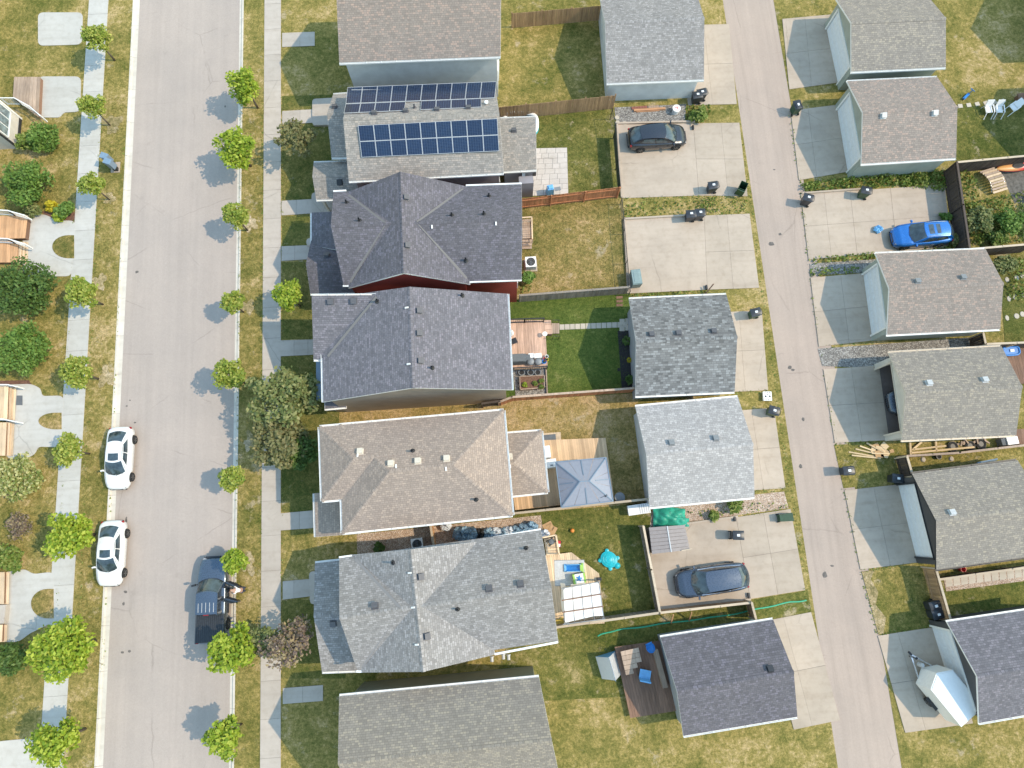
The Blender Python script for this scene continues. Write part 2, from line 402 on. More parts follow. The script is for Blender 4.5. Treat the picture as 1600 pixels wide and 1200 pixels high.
M['f_dark'] = wood('dark fence wood', (.085, .065, .055), .35, 2)
M['f_cap'] = wood('pale fence rail', (.50, .41, .31), .2, 0)
M['d_red'] = wood('weathered red deck', (.60, .40, .30), .3, 1)
M['d_tan'] = wood('tan composite deck', (.60, .41, .25), .10, 1)
M['d_orange'] = wood('orange stained deck', (.56, .33, .18), .2, 1)
M['d_pale'] = wood('pale pine', (.66, .50, .34), .22, 1)
M['d_brown'] = wood('brown deck', (.22, .13, .09), .3, 1)
M['d_grey'] = wood('grey brown deck', (.40, .30, .23), .3, 1)
M['lumber'] = wood('sawn lumber', (.62, .47, .29), .2, 0)
M['trunk'] = plain('bark', (.12, .095, .075), .95, var=.35, scale=20)
M['black'] = plain('black plastic', (.022, .023, .026), .45, var=.2)
M['binblack'] = plain('bin black plastic', (.028, .032, .040), .42, var=.25)
M['bingreen'] = plain('bin green plastic', (.025, .065, .030), .45, var=.25)
M['sticker'] = plain('white sticker', (.72, .74, .76), .5)
M['grey'] = plain('grey plastic', (.22, .23, .24), .5)
M['lgrey'] = plain('light grey plastic', (.48, .49, .50), .5)
M['blue'] = plain('blue plastic', (.015, .19, .55), .4)
M['ltblue'] = plain('light blue plastic', (.16, .42, .72), .4)
M['teal'] = plain('turquoise plastic', (.01, .40, .46), .4)
M['lime'] = plain('lime plastic', (.30, .52, .10), .45)
M['orange'] = plain('orange plastic', (.72, .24, .04), .45)
M['red'] = plain('red plastic', (.55, .03, .03), .45)
M['yellow'] = plain('yellow petals', (.75, .55, .02), .5)
M['tarp'] = plain('green tarp', (.03, .33, .23), .5, var=.3, scale=3)
M['cloth'] = plain('white canopy cloth', (.80, .79, .78), .8, var=.03)
M['greycloth'] = plain('grey cover cloth', (.12, .13, .14), .8)
M['rubber'] = plain('rubber', (.020, .020, .021), .85)
M['alloy'] = plain('alloy rim', (.32, .31, .30), .35, .8)
M['chrome'] = plain('bright metal', (.62, .63, .65), .22, .9)
M['poly'] = plain('grey polycarbonate', (.26, .27, .32), .28, var=.05)
M['steel'] = plain('brown grey steel', (.25, .215, .205), .45, var=.08)
M['glass'] = glass('car glass', (.034, .050, .060))
M['winglass'] = glass('window glass', (.16, .20, .22), .08)
M['lamp'] = plain('clear lamp lens', (.30, .31, .33), .15, var=.05)
M['redlamp'] = plain('red lamp lens', (.30, .015, .015), .2)
M['cardboard'] = plain('cardboard', (.45, .28, .14), .85)
M['bagblue'] = plain('blue grey plastic bag', (.19, .29, .38), .35, var=.5, scale=5)
M['bagwhite'] = plain('pale plastic bag', (.60, .64, .70), .35, var=.2, scale=5)
M['stone'] = concrete('stepping stone', (.50, .44, .36), .2)
M['paver'] = concrete('patio paver', (.56, .50, .45), .2)
M['water'] = plain('pool water', (.10, .42, .55), .08)
M['tar'] = plain('tar patch', (.13, .115, .105), .9, var=.3)
# ------------------------------------------------------------------ ground, street, alley
XW, XE = -28.85, -19.83           # street kerbs
AW, AE = 20.71, 24.98             # alley edges
SW0, SW1 = at(120, 300).x, at(152, 300).x
SE0, SE1 = at(411, 450).x, at(439, 450).x
Y0, Y1 = -32.0, 62.0
g = MB(); g.face([(-300, -300, -.16), (300, -300, -.16), (300, 300, -.16), (-300, 300, -.16)]); struct('ground', g, M['g_mix'])
def block(name, x0, x1, mat): struct(name, MB().prism([(x0, Y0), (x1, Y0), (x1, Y1), (x0, Y1)], -.15, 0.0), mat)
block('verge_west', -62, XW - .16, M['g_mix'])
block('verge_middle', XE + .16, AW, M['g_mix'])
block('verge_east', AE, 66, M['g_mix'])
r = MB(); r.face([(XW - .01, Y0, -.10), (XE + .01, Y0, -.10), (XE + .01, Y1, -.10), (XW - .01, Y1, -.10)]); struct('road', r, M['road'])
r = MB(); r.face([(AW, Y0, -.012), (AE, Y0, -.012), (AE, Y1, -.012), (AW, Y1, -.012)]); struct('alley', r, M['alley'])

def slabs_rect(name, x0, x1, y0, y1, n, z0, z1, mat, gap=.018, struct_=True, jit=0):
    root = link(bpy.data.objects.new(name, None)); root['kind'] = 'structure'; OFF[root.name] = (0, 0, 0)
    L = (y1 - y0) / n
    b = MB().box(0, 0, (z1 - z0) / 2, x1 - x0, L - gap, z1 - z0)
    me = b.mesh('slab', mat)
    for i in range(n): inst('slab', me, root, ((x0 + x1) / 2, y0 + L * (i + .5), z0))
    base = MB().prism([(x0 + .01, y0 + .01), (x1 - .01, y0 + .01), (x1 - .01, y1 - .01), (x0 + .01, y1 - .01)], z0 - .02, z1 - .02)
    part('joint_bed', base, M['joint'], root)
    return root
slabs_rect('sidewalk_west', SW0, SW1, -24, 54, 32, -.02, .045, M['walkw'])
slabs_rect('sidewalk_east', SE0, SE1, -24, 54, 32, -.02, .045, M['walk'])
# kerbs: gutter pan plus kerb head, poured in lengths
for nm, x, s in (('kerb_west', XW, 1), ('kerb_east', XE, -1)):
    root = link(bpy.data.objects.new(nm, None)); root['kind'] = 'structure'
    sec = [(-.16, -.14), (-.16, .02), (-.02, .015), (.05, -.085), (.36 if s > 0 else .22, -.094), (.36 if s > 0 else .22, -.14)]
    L = 3.0
    k = MB()
    pr = [(p[0] * s, p[1]) for p in sec]
    a = [(p[0], -L / 2 + .012, p[1]) for p in pr]; b = [(p[0], L / 2 - .012, p[1]) for p in pr]
    k.face(a); k.face(list(reversed(b)))
    for i in range(len(pr)): j = (i + 1) % len(pr); k.face([a[i], a[j], b[j], b[i]])
    me = k.mesh('kerb_length', M['kerb'])
    for i in range(int((Y1 - Y0) / L)): inst('kerb_length', me, root, (x, Y0 + L * (i + .5), 0))

LZ = [0]
def lawn(name, pts, mat, z=None, th=.05):
    LZ[0] += 1
    if z is None or z < .05: z = .003 + .0006 * LZ[0]
    return struct(name, MB().prism([(p.x, p.y) for p in ats(pts)], z - th, z), M[mat])
def quadslabs(name, q, us, vs_, mat='conc', z0=-.08, z1=.05, gap=.012, skirt=True):
    """poured pad of q = four pixel corners (NW, NE, SE, SW), cut into slabs at fractions us, vs_"""
    P = ats(q)
    root = link(bpy.data.objects.new(name, None)); root['kind'] = 'structure'
    c = sum(P, Vector()) / 4; root.location = (c.x, c.y, 0); OFF[root.name] = (c.x, c.y, 0)
    f = lambda u, v: (P[0] * (1 - u) + P[1] * u) * (1 - v) + (P[3] * (1 - u) + P[2] * u) * v
    for i in range(len(us) - 1):
        for j in range(len(vs_) - 1):
            k = [f(us[i], vs_[j]), f(us[i + 1], vs_[j]), f(us[i + 1], vs_[j + 1]), f(us[i], vs_[j + 1])]
            cc = sum(k, Vector()) / 4
            k = [p + (cc - p).normalized() * gap for p in k]
            part('slab', MB().prism([(p.x, p.y) for p in k], z0, z1), M[mat], root, True)
    part('joint_bed', MB().prism([(p.x, p.y) for p in [a + (c - a) * .004 for a in P]], z0, z1 - .025), M['joint'], root, True)
    return root
h3 = [0, .5, 1]
# lots: lawns and beds
lawn('backyard_lawn', [(792, 178), (962, 168), (972, 306), (800, 322)], 'g_green')
lawn('backyard_lawn', [(800, 318), (972, 306), (985, 456), (805, 470)], 'g_dry')
lawn('backyard_lawn', [(785, 470), (985, 456), (995, 614), (790, 628)], 'g_lawn')
lawn('backyard_lawn', [(770, 628), (995, 614), (1018, 786), (790, 805)], 'g_gold')
lawn('backyard_lawn', [(800, 803), (1016, 786), (1032, 960), (800, 990)], 'g_green')
lawn('side_lawn', [(800, 985), (1032, 958), (1040, 1085), (760, 1100)], 'g_green')
lawn('side_lawn', [(1030, 962), (1262, 922), (1268, 956), (1036, 1000)], 'g_green')
lawn('side_lawn', [(970, 312), (1168, 309), (1172, 334), (974, 342)], 'g_mix', .008)
lawn('side_lawn', [(1100, 455), (1183, 452), (1190, 484), (1140, 487)], 'g_mix')
lawn('side_lawn', [(1145, 613), (1200, 611), (1210, 636), (1150, 642)], 'g_mix', .01)
lawn('side_lawn', [(490, 645), (790, 625), (792, 650), (500, 672)], 'g_gold')
lawn('front_lawn', [(441, 198), (520, 196), (520, 312), (441, 312)], 'g_lush')
lawn('front_lawn', [(441, 338), (530, 336), (530, 383), (441, 384)], 'g_lush')
lawn('front_lawn', [(441, 410), (530, 408), (530, 530), (441, 530)], 'g_lush')
lawn('front_lawn', [(440, 557), (530, 556), (530, 800), (440, 800)], 'g_lush')
lawn('front_lawn', [(440, 829), (575, 826), (575, 905), (440, 905)], 'g_mix', .008)
lawn('front_lawn', [(441, 938), (540, 936), (540, 1060), (441, 1060)], 'g_lush')
lawn('front_lawn', [(441, 150), (520, 148), (520, 172), (441, 172)], 'g_lush')
lawn('parking_verge', [(1480, 165), (1600, 155), (1600, 248), (1495, 258)], 'g_green')
lawn('parking_verge', [(1500, 262), (1600, 255), (1600, 385), (1515, 395)], 'g_mix')
lawn('parking_verge', [(1560, 400), (1640, 396), (1650, 530), (1570, 536)], 'g_lush')
lawn('parking_verge', [(1303, 695), (1410, 690), (1418, 752), (1318, 763)], 'g_mix', .008)
lawn('parking_verge', [(1400, 700), (1640, 685), (1640, 742), (1410, 760)], 'g_mix', .006)
lawn('parking_verge', [(1470, 920), (1640, 905), (1640, 960), (1480, 985)], 'g_green')
lawn('parking_verge', [(1350, 893), (1440, 882), (1468, 975), (1372, 990)], 'g_mix', .008)
lawn('garden_bed', [(965, 517), (998, 514), (1003, 612), (972, 614)], 'soil', .014)
lawn('garden_bed', [(430, 640), (436, 640), (436, 646), (430, 646)], 'dirt', .012)
lawn('garden_bed', [(62, 330), (118, 332), (118, 346), (85, 346)], 'mulch', .012)
lawn('garden_bed', [(0, 595), (45, 594), (50, 601), (0, 602)], 'mulch', .012)
lawn('garden_bed', [(965, 575), (969, 575), (969, 580), (965, 580)], 'soil', .012)
lawn('garden_bed', [(1562, 268), (1650, 266), (1650, 312), (1585, 318)], 'darkdirt', .010)
lawn('gravel_strip', [(558, 835), (845, 805), (850, 840), (558, 890)], 'gravel_pink', .012)
lawn('gravel_strip', [(960, 168), (1072, 163), (1070, 192), (963, 196)], 'gravel_grey', .012)
lawn('gravel_strip', [(1278, 545), (1520, 527), (1545, 545), (1380, 575), (1285, 572)], 'gravel_grey', .012)
lawn('gravel_strip', [(1020, 790), (1225, 768), (1232, 794), (1015, 824)], 'gravel_pink', .012)
lawn('gravel_strip', [(1370, 405), (1265, 412), (1266, 430), (1352, 426)], 'gravel_grey', .010)

# pads, drives, paths
A3 = [0, .45, 1]
quadslabs('parking_pad', [(965, 195), (1083, 193), (1092, 306), (971, 310)], [0, 1], [0, 1])
quadslabs('parking_pad', [(1083, 193), (1155, 192), (1168, 307), (1092, 306)], [0, .6, 1], h3)
quadslabs('parking_pad', [(975, 344), (1100, 337), (1105, 453), (980, 459)], [0, 1], [0, 1])
quadslabs('parking_pad', [(1100, 337), (1171, 334), (1186, 450), (1105, 453)], [0, .5, 1], h3)
quadslabs('parking_pad', [(1010, 828), (1150, 808), (1172, 936), (1030, 956)], [0, 1], [0, 1])
quadslabs('parking_pad', [(1150, 808), (1235, 795), (1258, 922), (1172, 936)], [0, .5, 1], h3)
quadslabs('garage_apron', [(1125, 488), (1190, 485), (1200, 610), (1135, 613)], [0, .45, 1], h3)
quadslabs('garage_apron', [(1145, 642), (1209, 637), (1227, 763), (1165, 767)], [0, .45, 1], h3)
quadslabs('garage_apron', [(1195, 970), (1267, 956), (1312, 1125), (1240, 1140)], [0, .4, 1], h3)
quadslabs('garage_apron', [(1060, 40), (1139, 38), (1151, 163), (1075, 165)], [0, .5, 1], h3)
quadslabs('driveway', [(1235, 173), (1325, 162), (1340, 266), (1248, 282)], [0, .3, 1], h3)
quadslabs('driveway', [(1222, 30), (1310, 22), (1320, 128), (1233, 140)], [0, .4, 1], h3)
quadslabs('driveway', [(1251, 303), (1476, 289), (1486, 386), (1263, 406)], [0, .16, .34, .62, 1], h3)
quadslabs('driveway', [(1266, 434), (1360, 426), (1374, 531), (1279, 542)], [0, .5, 1], h3)
quadslabs('driveway', [(1286, 577), (1373, 571), (1389, 688), (1304, 692)], [0, .5, 1], h3)
quadslabs('driveway', [(1319, 766), (1420, 755), (1448, 877), (1344, 890)], [0, .45, 1], h3)
quadslabs('driveway', [(1371, 993), (1475, 977), (1520, 1130), (1414, 1145)], [0, .3, 1], h3)
PW = dict(mat='walk')
for q, us in ([(441, 174), (492, 171), (492, 192), (441, 195)], [0, .55, 1]), ([(440, 314), (512, 310), (512, 332), (440, 337)], [0, .33, .66, 1]), \
             ([(440, 385), (492, 383), (492, 405), (440, 408)], [0, .4, 1]), ([(438, 532), (500, 530), (500, 554), (438, 557)], [0, .35, .7, 1]), \
             ([(438, 802), (505, 796), (505, 824), (438, 829)], [0, .45, 1]), ([(442, 908), (500, 903), (500, 930), (442, 937)], [0, .3, 1]), \
             ([(442, 1075), (505, 1070), (505, 1095), (442, 1100)], [0, .5, 1]), ([(441, 52), (492, 50), (492, 72), (441, 74)], [0, .55, 1]):
    quadslabs('front_path', q, us, [0, 1], 'walk', -.08, .05)
def rounded(pts, r=.35, k=5):
    P = ats(pts); out = []
    n = len(P)
    for i in range(n):
        a, b, c = P[i - 1], P[i], P[(i + 1) % n]
        d1, d2 = (a - b), (c - b); rr = min(r, d1.length * .45, d2.length * .45)
        p, q = b + d1.normalized() * rr, b + d2.normalized() * rr
        for j in range(k + 1):
            t = j / k; out.append((p * (1 - t) ** 2 + b * 2 * t * (1 - t) + q * t * t))
    return [(p.x, p.y) for p in out]
for pts in ([(489, 157), (525, 155), (525, 197), (489, 198)], [(488, 303), (530, 300), (530, 334), (488, 336)], [(484, 893), (515, 890), (515, 942), (486, 944)], [(480, 374), (520, 373), (520, 383), (480, 386)]):
    struct('front_landing', MB().prism(rounded(pts, .3), -.05, .22), M['walk'])
# forked front walks on the west side, each round a small lawn island
for pts, isl in (([(60, 120), (60, 184), (94, 184), (100, 176), (126, 175), (127, 120)], None),
                 ([(36, 337), (72, 335), (88, 345), (118.5, 345), (112, 432), (36, 432)], (116.5, 386, 34, 18)),
                 ([(10, 601), (50, 600), (64, 607), (66, 619), (100.5, 618), (95.5, 699), (60, 698), (55, 710), (40, 717), (10, 717)], (97, 658, 36, 13)),
                 ([(5, 894), (40, 889), (52, 897), (85.5, 893), (82, 973), (46, 990), (30, 1003), (0, 1003)], (84.5, 943, 35, 23)),
                 ([(-20, 1160), (30, 1155), (70, 1152), (74, 1240), (-20, 1250)], None), ([(60, 20), (130, 20), (128, 70), (60, 72)], None)):
    struct('forked_walk', MB().prism(rounded(pts, .5), -.08, .052), M['walkw'])
    if isl:
        x, y, a, b = isl
        pp = [(x, y - b)] + [(x - a * .25 - a * .75 * math.sin(math.pi * i / 14), y - b * math.cos(math.pi * i / 14)) for i in range(15)] + [(x, y + b)]
        lawn('lawn_island', pp, 'g_dry', .075, .12)
# raised concrete edging and corner brackets round the pads
for a, b in (((964, 194), (1085, 191)), ((964, 195), (971, 309)), ((975, 343), (1100, 336)), ((975, 343), (981, 459)), ((1010, 827), (1152, 807)), ((1032, 957), (1172, 936)), ((1252, 303), (1350, 296))):
    p, q = at(*a), at(*b); p.z = q.z = .07
    struct('pad_edging', MB().bar(p, q, .14, .24), M['conc'])
# tar patches and covers in the paving
def blob(px, py, rx, ry, z, name, mat, n=14):
    c = at(px, py); pts = []
    for i in range(n):
        a = 2 * math.pi * i / n; k = rnd.uniform(.7, 1.15) if n < 30 else 1 + .25 * math.sin(3 * a + px) + .2 * math.sin(5 * a + py) + rnd.uniform(-.14, .14); pts.append((c.x + rx * k * math.cos(a), c.y + ry * k * math.sin(a)))
    m_ = MB(); m_.face([(p[0], p[1], z) for p in pts]); return struct(name, m_, M[mat])
for px, py, rx, ry in ((1205, 381, .26, .2), (1219, 366, .14, .12), (1234, 574, .18, .16), (1239, 578, .14, .1), (1255, 655, .12, .14), (1251, 729, .14, .17), (1289, 898, .17, .24), (1300, 884, .14, .08), (1210, 265, .1, .06)):
    blob(px, py, rx, ry, -.006, 'tar_patch', 'tar')
for px, py, rx, ry in ((213, 424, .16, .13), (196, 813, .09, .25), (195, 925, .13, .1), (192, 944, .1, .12), (190, 1020, .12, .08), (201, 1018, .1, .1), (351, 165, .07, .1), (210, 660, .1, .06), (197, 634, .09, .06), (202, 625, .07, .06)):
    blob(px, py, rx, ry, -.094, 'road_stain', 'tar')

for px, py, rx, ry in ((176, 194, .7, .8), (172, 310, .4, .5), (166, 590, .6, .7), (156, 440, .5, .6), (388, 880, .5, .7), (392, 350, .5, .6), (388, 480, .5, .5), (392, 690, .5, .6)):
    LZ[0] += 1; blob(px, py, rx, ry, .004 + .0006 * LZ[0], 'bare_patch', 'g_bare', 40)
lawn('alley_verge', [(1346, 893), (1366, 891), (1360, 905), (1372, 925), (1368, 945), (1384, 965), (1380, 990), (1372, 991)], 'g_bare')
# ------------------------------------------------------------------ roofs, walls, houses
def uvs(poly):
    P = [Vector(p) for p in poly]; n = Vector()
    for i in range(len(P)): n += P[i].cross(P[(i + 1) % len(P)])
    n.normalize()
    if n.z < 0: n = -n
    u = Vector((0, 0, 1)).cross(n)
    u = Vector((1, 0, 0)) if u.length < 1e-3 else u.normalized()
    v = n.cross(u)
    return [(p.dot(u), p.dot(v)) for p in P]
def key(p): return (round(p[0], 3), round(p[1], 3), round(p[2], 3))
def roof(root, faces, sh, trim='white', th=.16, name='roof', gutters=True, skip=(), caps=True, lift=0.0):
    faces = [[Vector(p) + Vector((0, 0, lift)) for p in f] for f in faces]
    mb = MB(); cnt = {}
    for f in faces:
        for i in range(len(f)):
            k = frozenset((key(f[i]), key(f[(i + 1) % len(f)]))); cnt[k] = cnt.get(k, 0) + 1
    edges = []; shared = []
    dz = Vector((0, 0, th))
    for f in faces:
        mb.face(f, 0, uvs(f)); mb.face([p - dz for p in reversed(f)], 1)
        for i in range(len(f)):
            a, b = f[i], f[(i + 1) % len(f)]; k = frozenset((key(a), key(b)))
            if cnt[k] == 1:
                mb.face([a - dz, b - dz, b, a], 1); edges.append((a, b, f))
            elif k not in [s[2] for s in shared]: shared.append((a, b, k))
    o = part(name, mb, [M[sh], M[trim]], root, True, fix=False)
    for n_, (a, b, f) in enumerate(edges):
        c = sum(f, Vector()) / len(f); d = (b - a).normalized(); out = d.cross(Vector((0, 0, 1)))
        if out.length < .01: continue
        out.normalize()
        if out.dot((a + b) / 2 - c) < 0: out = -out
        if n_ in skip: continue
        if abs(a.z - b.z) < .12 and gutters:
            e = out * .055 - Vector((0, 0, .085)); gm = MB()
            # U-shaped gutter
            gm.bar(a + e + out * .05, b + e + out * .05, .022, .13); gm.bar(a + e - Vector((0, 0, .06)), b + e - Vector((0, 0, .06)), .115, .02)
            L = (b - a).length
            for q in range(1, int(L / 1.1)):
                pp = a + (b - a) * (q * 1.1 / L); gm.bar(pp + out * .003 + Vector((0, 0, -.025)), pp + out * .12 + Vector((0, 0, -.025)), .03, .02)
            part('gutter', gm, M[trim], root, True, fix=False)
        else:
            e = -out * .015 - Vector((0, 0, th * .58)); gm = MB(); gm.bar(a + e, b + e, .04, th * .8); part('bargeboard', gm, M[trim], root, True, fix=False)
    if caps and shared:
        cm = MB()
        for a, b, k in shared:
            if a.z < b.z - .01 or b.z < a.z - .01:
                pass
            L = (b - a).length; nn = max(2, int(L / .26)); d = (b - a) / nn
            # valleys get no caps: the mid point must be above the mean of its neighbours
            fs = [f for f in faces if sum(1 for p in f if key(p) in k) == 2]
            if len(fs) == 2:
                cc = (sum(fs[0], Vector()) / len(fs[0]) + sum(fs[1], Vector()) / len(fs[1])) / 2
                if cc.z > (a.z + b.z) / 2 and abs(a.z - b.z) > .1: continue
                n1 = [normal(f) for f in fs]; up = (n1[0] + n1[1]).normalized()
                for q in range(nn):
                    p0 = a + d * (q - .05); p1 = a + d * (q + 1.0); dn = d.normalized()
                    s0 = n1[0].cross(dn); s1 = n1[1].cross(dn)
                    if s0.z > 0: s0 = -s0
                    if s1.z > 0: s1 = -s1
                    h0, h1 = up * .03, up * .012; wd = .15
                    for s in (s0, s1):
                        fp = [p0 + h0, p1 + h1, p1 + h1 + s * wd, p0 + h0 + s * wd]
                        u0 = rnd.random() * 9; cm.face(fp, 0, [(u0, .05), (u0 + .2, .05), (u0 + .2, .1), (u0, .1)])
                    cm.face([p0 + h0 + s0 * wd, p0 + h0, p0 + h0 + s1 * wd, p0 + s1 * wd, p0, p0 + s0 * wd], 0, [(0, .05)] * 6)
        if cm.f: part('ridge_cap', cm, M[sh], root, True, fix=False, kind='stuff')
    return faces
def normal(f):
    n = Vector()
    for i in range(len(f)): n += Vector(f[i]).cross(Vector(f[(i + 1) % len(f)]))
    n.normalize()
    return n if n.z > 0 else -n
def gable_faces(a0, a1, b0, b1, ze, zr, r0=None, r1=None):
    A0, A1, B0, B1 = at(*a0, ze), at(*a1, ze), at(*b0, ze), at(*b1, ze)
    R0 = (A0 + B0) / 2; R1 = (A1 + B1) / 2; R0.z = R1.z = zr
    if r0: R0 = at(*r0, zr)
    if r1: R1 = at(*r1, zr)
    return [[A0, A1, R1, R0], [B1, B0, R0, R1]]
def gable_walls(root, fs, mat, side=.35, end=.3, drop=.18, name='wall', openings=None, z0=-.1):
    """house body under a gable roof: four walls, the end ones with their gable"""
    (A0, A1, R1, R0), (B1, B0, _, _) = fs
    d = (R1 - R0).normalized(); d.z = 0; d.normalize()
    def sec(A, R, B, s):
        A = A + d * s; R = R + d * s; B = B + d * s
        kA = side / max(.01, (R.xy - A.xy).length); kB = side / max(.01, (R.xy - B.xy).length)
        dn = Vector((0, 0, drop)); return A + (R - A) * kA - dn, R - dn, B + (R - B) * kB - dn
    s0 = sec(A0, R0, B0, end); s1 = sec(A1, R1, B1, -end)
    g = lambda p: Vector((p.x, p.y, z0))
    out = []
    def wall(pts):
        out.append(part(name, thick(pts, .14), M[mat], root, True))
    def thick(pts, t):
        c = (s0[0] + s0[2] + s1[0] + s1[2]) / 4; P = [Vector(p) for p in pts]
        n = Vector()
        for i in range(len(P)): n += P[i].cross(P[(i + 1) % len(P)])
        n.normalize(); m = sum(P, Vector()) / len(P)
        if n.dot(c - m) < 0: n = -n
        Q = [p + n * t for p in P]; mb = MB(); mb.face(P); mb.face(list(reversed(Q)))
        for i in range(len(P)): j = (i + 1) % len(P); mb.face([P[i], P[j], Q[j], Q[i]])
        return mb
    openings = openings or ()
    for nm, pts in (('a', [g(s0[0]), g(s1[0]), s1[0], s0[0]]), ('b', [g(s0[2]), g(s1[2]), s1[2], s0[2]]),
                    ('0', [g(s0[0]), g(s0[2]), s0[2], s0[1], s0[0]]), ('1', [g(s1[0]), g(s1[2]), s1[2], s1[1], s1[0]])):
        if nm not in openings: wall(pts)
    return s0, s1, d
def pick(faces, px, py):
    """where the ray of a pixel meets a roof"""
    d = ray(px, py); o = Vector((0, 0, CAMH)); best = None
    for f in faces:
        n = normal(f); den = d.dot(n)
        if abs(den) < 1e-6: continue
        t = (f[0] - o).dot(n) / den; p = o + d * t; inside = True; s = 0
        for i in range(len(f)):
            a, b = f[i].xy, f[(i + 1) % len(f)].xy; c = (b - a).cross(p.xy - a) if hasattr(a, 'cross') else 0
            if s == 0 and abs(c) > 1e-9: s = 1 if c > 0 else -1
            elif c * s < -1e-6: inside = False; break
        if inside and (best is None or t < best[0]): best = (t, p, n, f)
    return best
VENT = {}
def vent(root, faces, px, py, kind='box', mat='vent', sz=.36):
    h = pick(faces, px, py)
    if not h: return
    p, n = h[1], h[2]; rz = math.atan2(n.y, n.x)
    mb = MB()
    if kind == 'box':
        mb.box(0, 0, .012, sz * 1.25, sz * 1.2, .024); mb.box(.0, 0, .11, sz * .9, sz * .9, .17, top=.86); mb.box(-.02, 0, .205, sz, sz, .03)
    elif kind == 'pipe':
        mb.lathe([(.0, 0), (.17, 0), (.10, .07), (.065, .10), (.065, .42), (.045, .42), (.045, .2)], 10)
    elif kind == 'cap':
        mb.lathe([(.0, 0), (.12, 0), (.075, .06), (.075, .22), (.14, .22), (.14, .30), (.0, .34)], 10)
    elif kind == 'clip':
        mb.box(0, 0, .05, .24, .10, .08)
    o = part({'box': 'roof_vent', 'pipe': 'vent_pipe', 'cap': 'vent_cap', 'clip': 'roof_anchor'}[kind], mb, M[mat], root, False)
    off = Vector(OFF[root.name])
    slope = math.acos(max(-1, min(1, n.z)))
    o.location = p - off - Vector((0, 0, .005))
    o.rotation_euler = (Matrix.Rotation(rz, 3, 'Z') @ Matrix.Rotation(slope if kind in ('box', 'clip') else 0, 3, 'Y')).to_euler()
def vents(root, faces, lst):
    for e in lst: vent(root, faces, *e)
def house(name, label, cat, c, z=0):
    p = at(*c); return thing(name, label, cat, (p.x, p.y, 0))
def hip_faces(nw, ne, se, sw, ze, zr, w_hip=True, e_hip=True, ew=False):
    A, B, C, D = at(*nw, ze), at(*ne, ze), at(*se, ze), at(*sw, ze)
    def split(L0, L1, R0, R1):  # ridge along L->R
        ml, mr = (L0 + L1) / 2, (R0 + R1) / 2; hw = ((L0 - L1).length + (R0 - R1).length) / 4; d = (mr - ml).normalized()
        a = ml + d * (hw if w_hip else 0); b = mr - d * (hw if e_hip else 0); a.z = b.z = zr; return a, b
    if ew or (B - A).length >= (D - A).length:
        r0, r1 = split(A, D, B, C); fs = [[A, B, r1, r0], [C, D, r0, r1]]
        if w_hip: fs.append([D, A, r0])
        if e_hip: fs.append([B, C, r1])
    else:
        r0, r1 = split(A, B, D, C); fs = [[B, C, r1, r0], [D, A, r0, r1], [A, B, r0], [C, D, r1]]
    return fs
def box_walls(root, pts, ze, mat, inset=.35, name='wall', z0=-.1, drop=.17):
    P = ats(pts, ze); c = sum(P, Vector()) / len(P); n = len(P); Q = []
    for i in range(n):
        a, b, d = P[i - 1], P[i], P[(i + 1) % n]; e1, e2 = (b - a).normalized(), (d - b).normalized()
        n1, n2 = Vector((-e1.y, e1.x, 0)), Vector((-e2.y, e2.x, 0))
        k = n1 + n2; k = k / max(.3, 1 + n1.dot(n2))
        s = inset
        q = b + k * s
        if ccw(P) < 0: q = b - k * s
        Q.append(q)
    for i in range(n):
        a, b = Q[i], Q[(i + 1) % n]; e = (b - a).normalized(); nn = Vector((-e.y, e.x, 0)) * (1 if ccw(P) > 0 else -1) * .14
        part(name, MB().prism([(p.x, p.y) for p in (a, b, b + nn, a + nn)], z0, ze - drop), M[mat], root, True)
    return Q
def ccw(P): return sum(P[i].x * P[(i + 1) % len(P)].y - P[(i + 1) % len(P)].x * P[i].y for i in range(len(P)))
def window(root, a, b, z0, z1, out, name='window', panes=2):
    """window on the wall from a to b, facing out"""
    a, b, out = Vector(a), Vector(b), Vector(out).normalized(); up = Vector((0, 0, 1)); mb = MB(); e = out * .03
    for p, q in ((a + up * z0, b + up * z0), (a + up * z1, b + up * z1), (a + up * z0, a + up * z1), (b + up * z0, b + up * z1)): mb.bar(p + e, q + e, .09, .09)
    for i in range(1, panes): p = a + (b - a) * i / panes; mb.bar(p + up * z0 + e, p + up * z1 + e, .06, .06)
    w_ = part(name, mb, M['white'], root, True)
    for i in range(panes):
        p, q = a + (b - a) * (i + .02) / panes, a + (b - a) * (i + .98) / panes; m2 = MB(); o_ = out * .012
        m2.face([p + up * z0 + o_, q + up * z0 + o_, q + up * z1 + o_, p + up * z1 + o_]); part('pane', m2, M['winglass'], w_, True, fix=False)

def wall_windows(root, s0, s1, d):
    """windows in the two end walls of a body"""
    for s, sg in ((s0, -1), (s1, 1)):
        a, b = s[0], s[2]; e = (b - a); e.z = 0; L = e.length; e.normalize()
        for f0, f1 in ((.12, .38), (.62, .88)):
            for z0, z1 in ((1.0, 2.2), (3.5, 4.7)):
                p, q = a + e * L * f0, a + e * L * f1; window(root, (p.x, p.y, 0), (q.x, q.y, 0), z0, z1, d * sg)

def valley(root, faces, pts, sh):
    hs = [pick(faces, *p) for p in pts]
    if any(x is None for x in hs): return
    m_ = MB()
    for a_, b_ in zip(hs, hs[1:]): m_.bar(a_[1] + Vector((0, 0, .012)), b_[1] + Vector((0, 0, .012)), .17, .03)
    part('valley_strip', m_, M[sh], root, True)
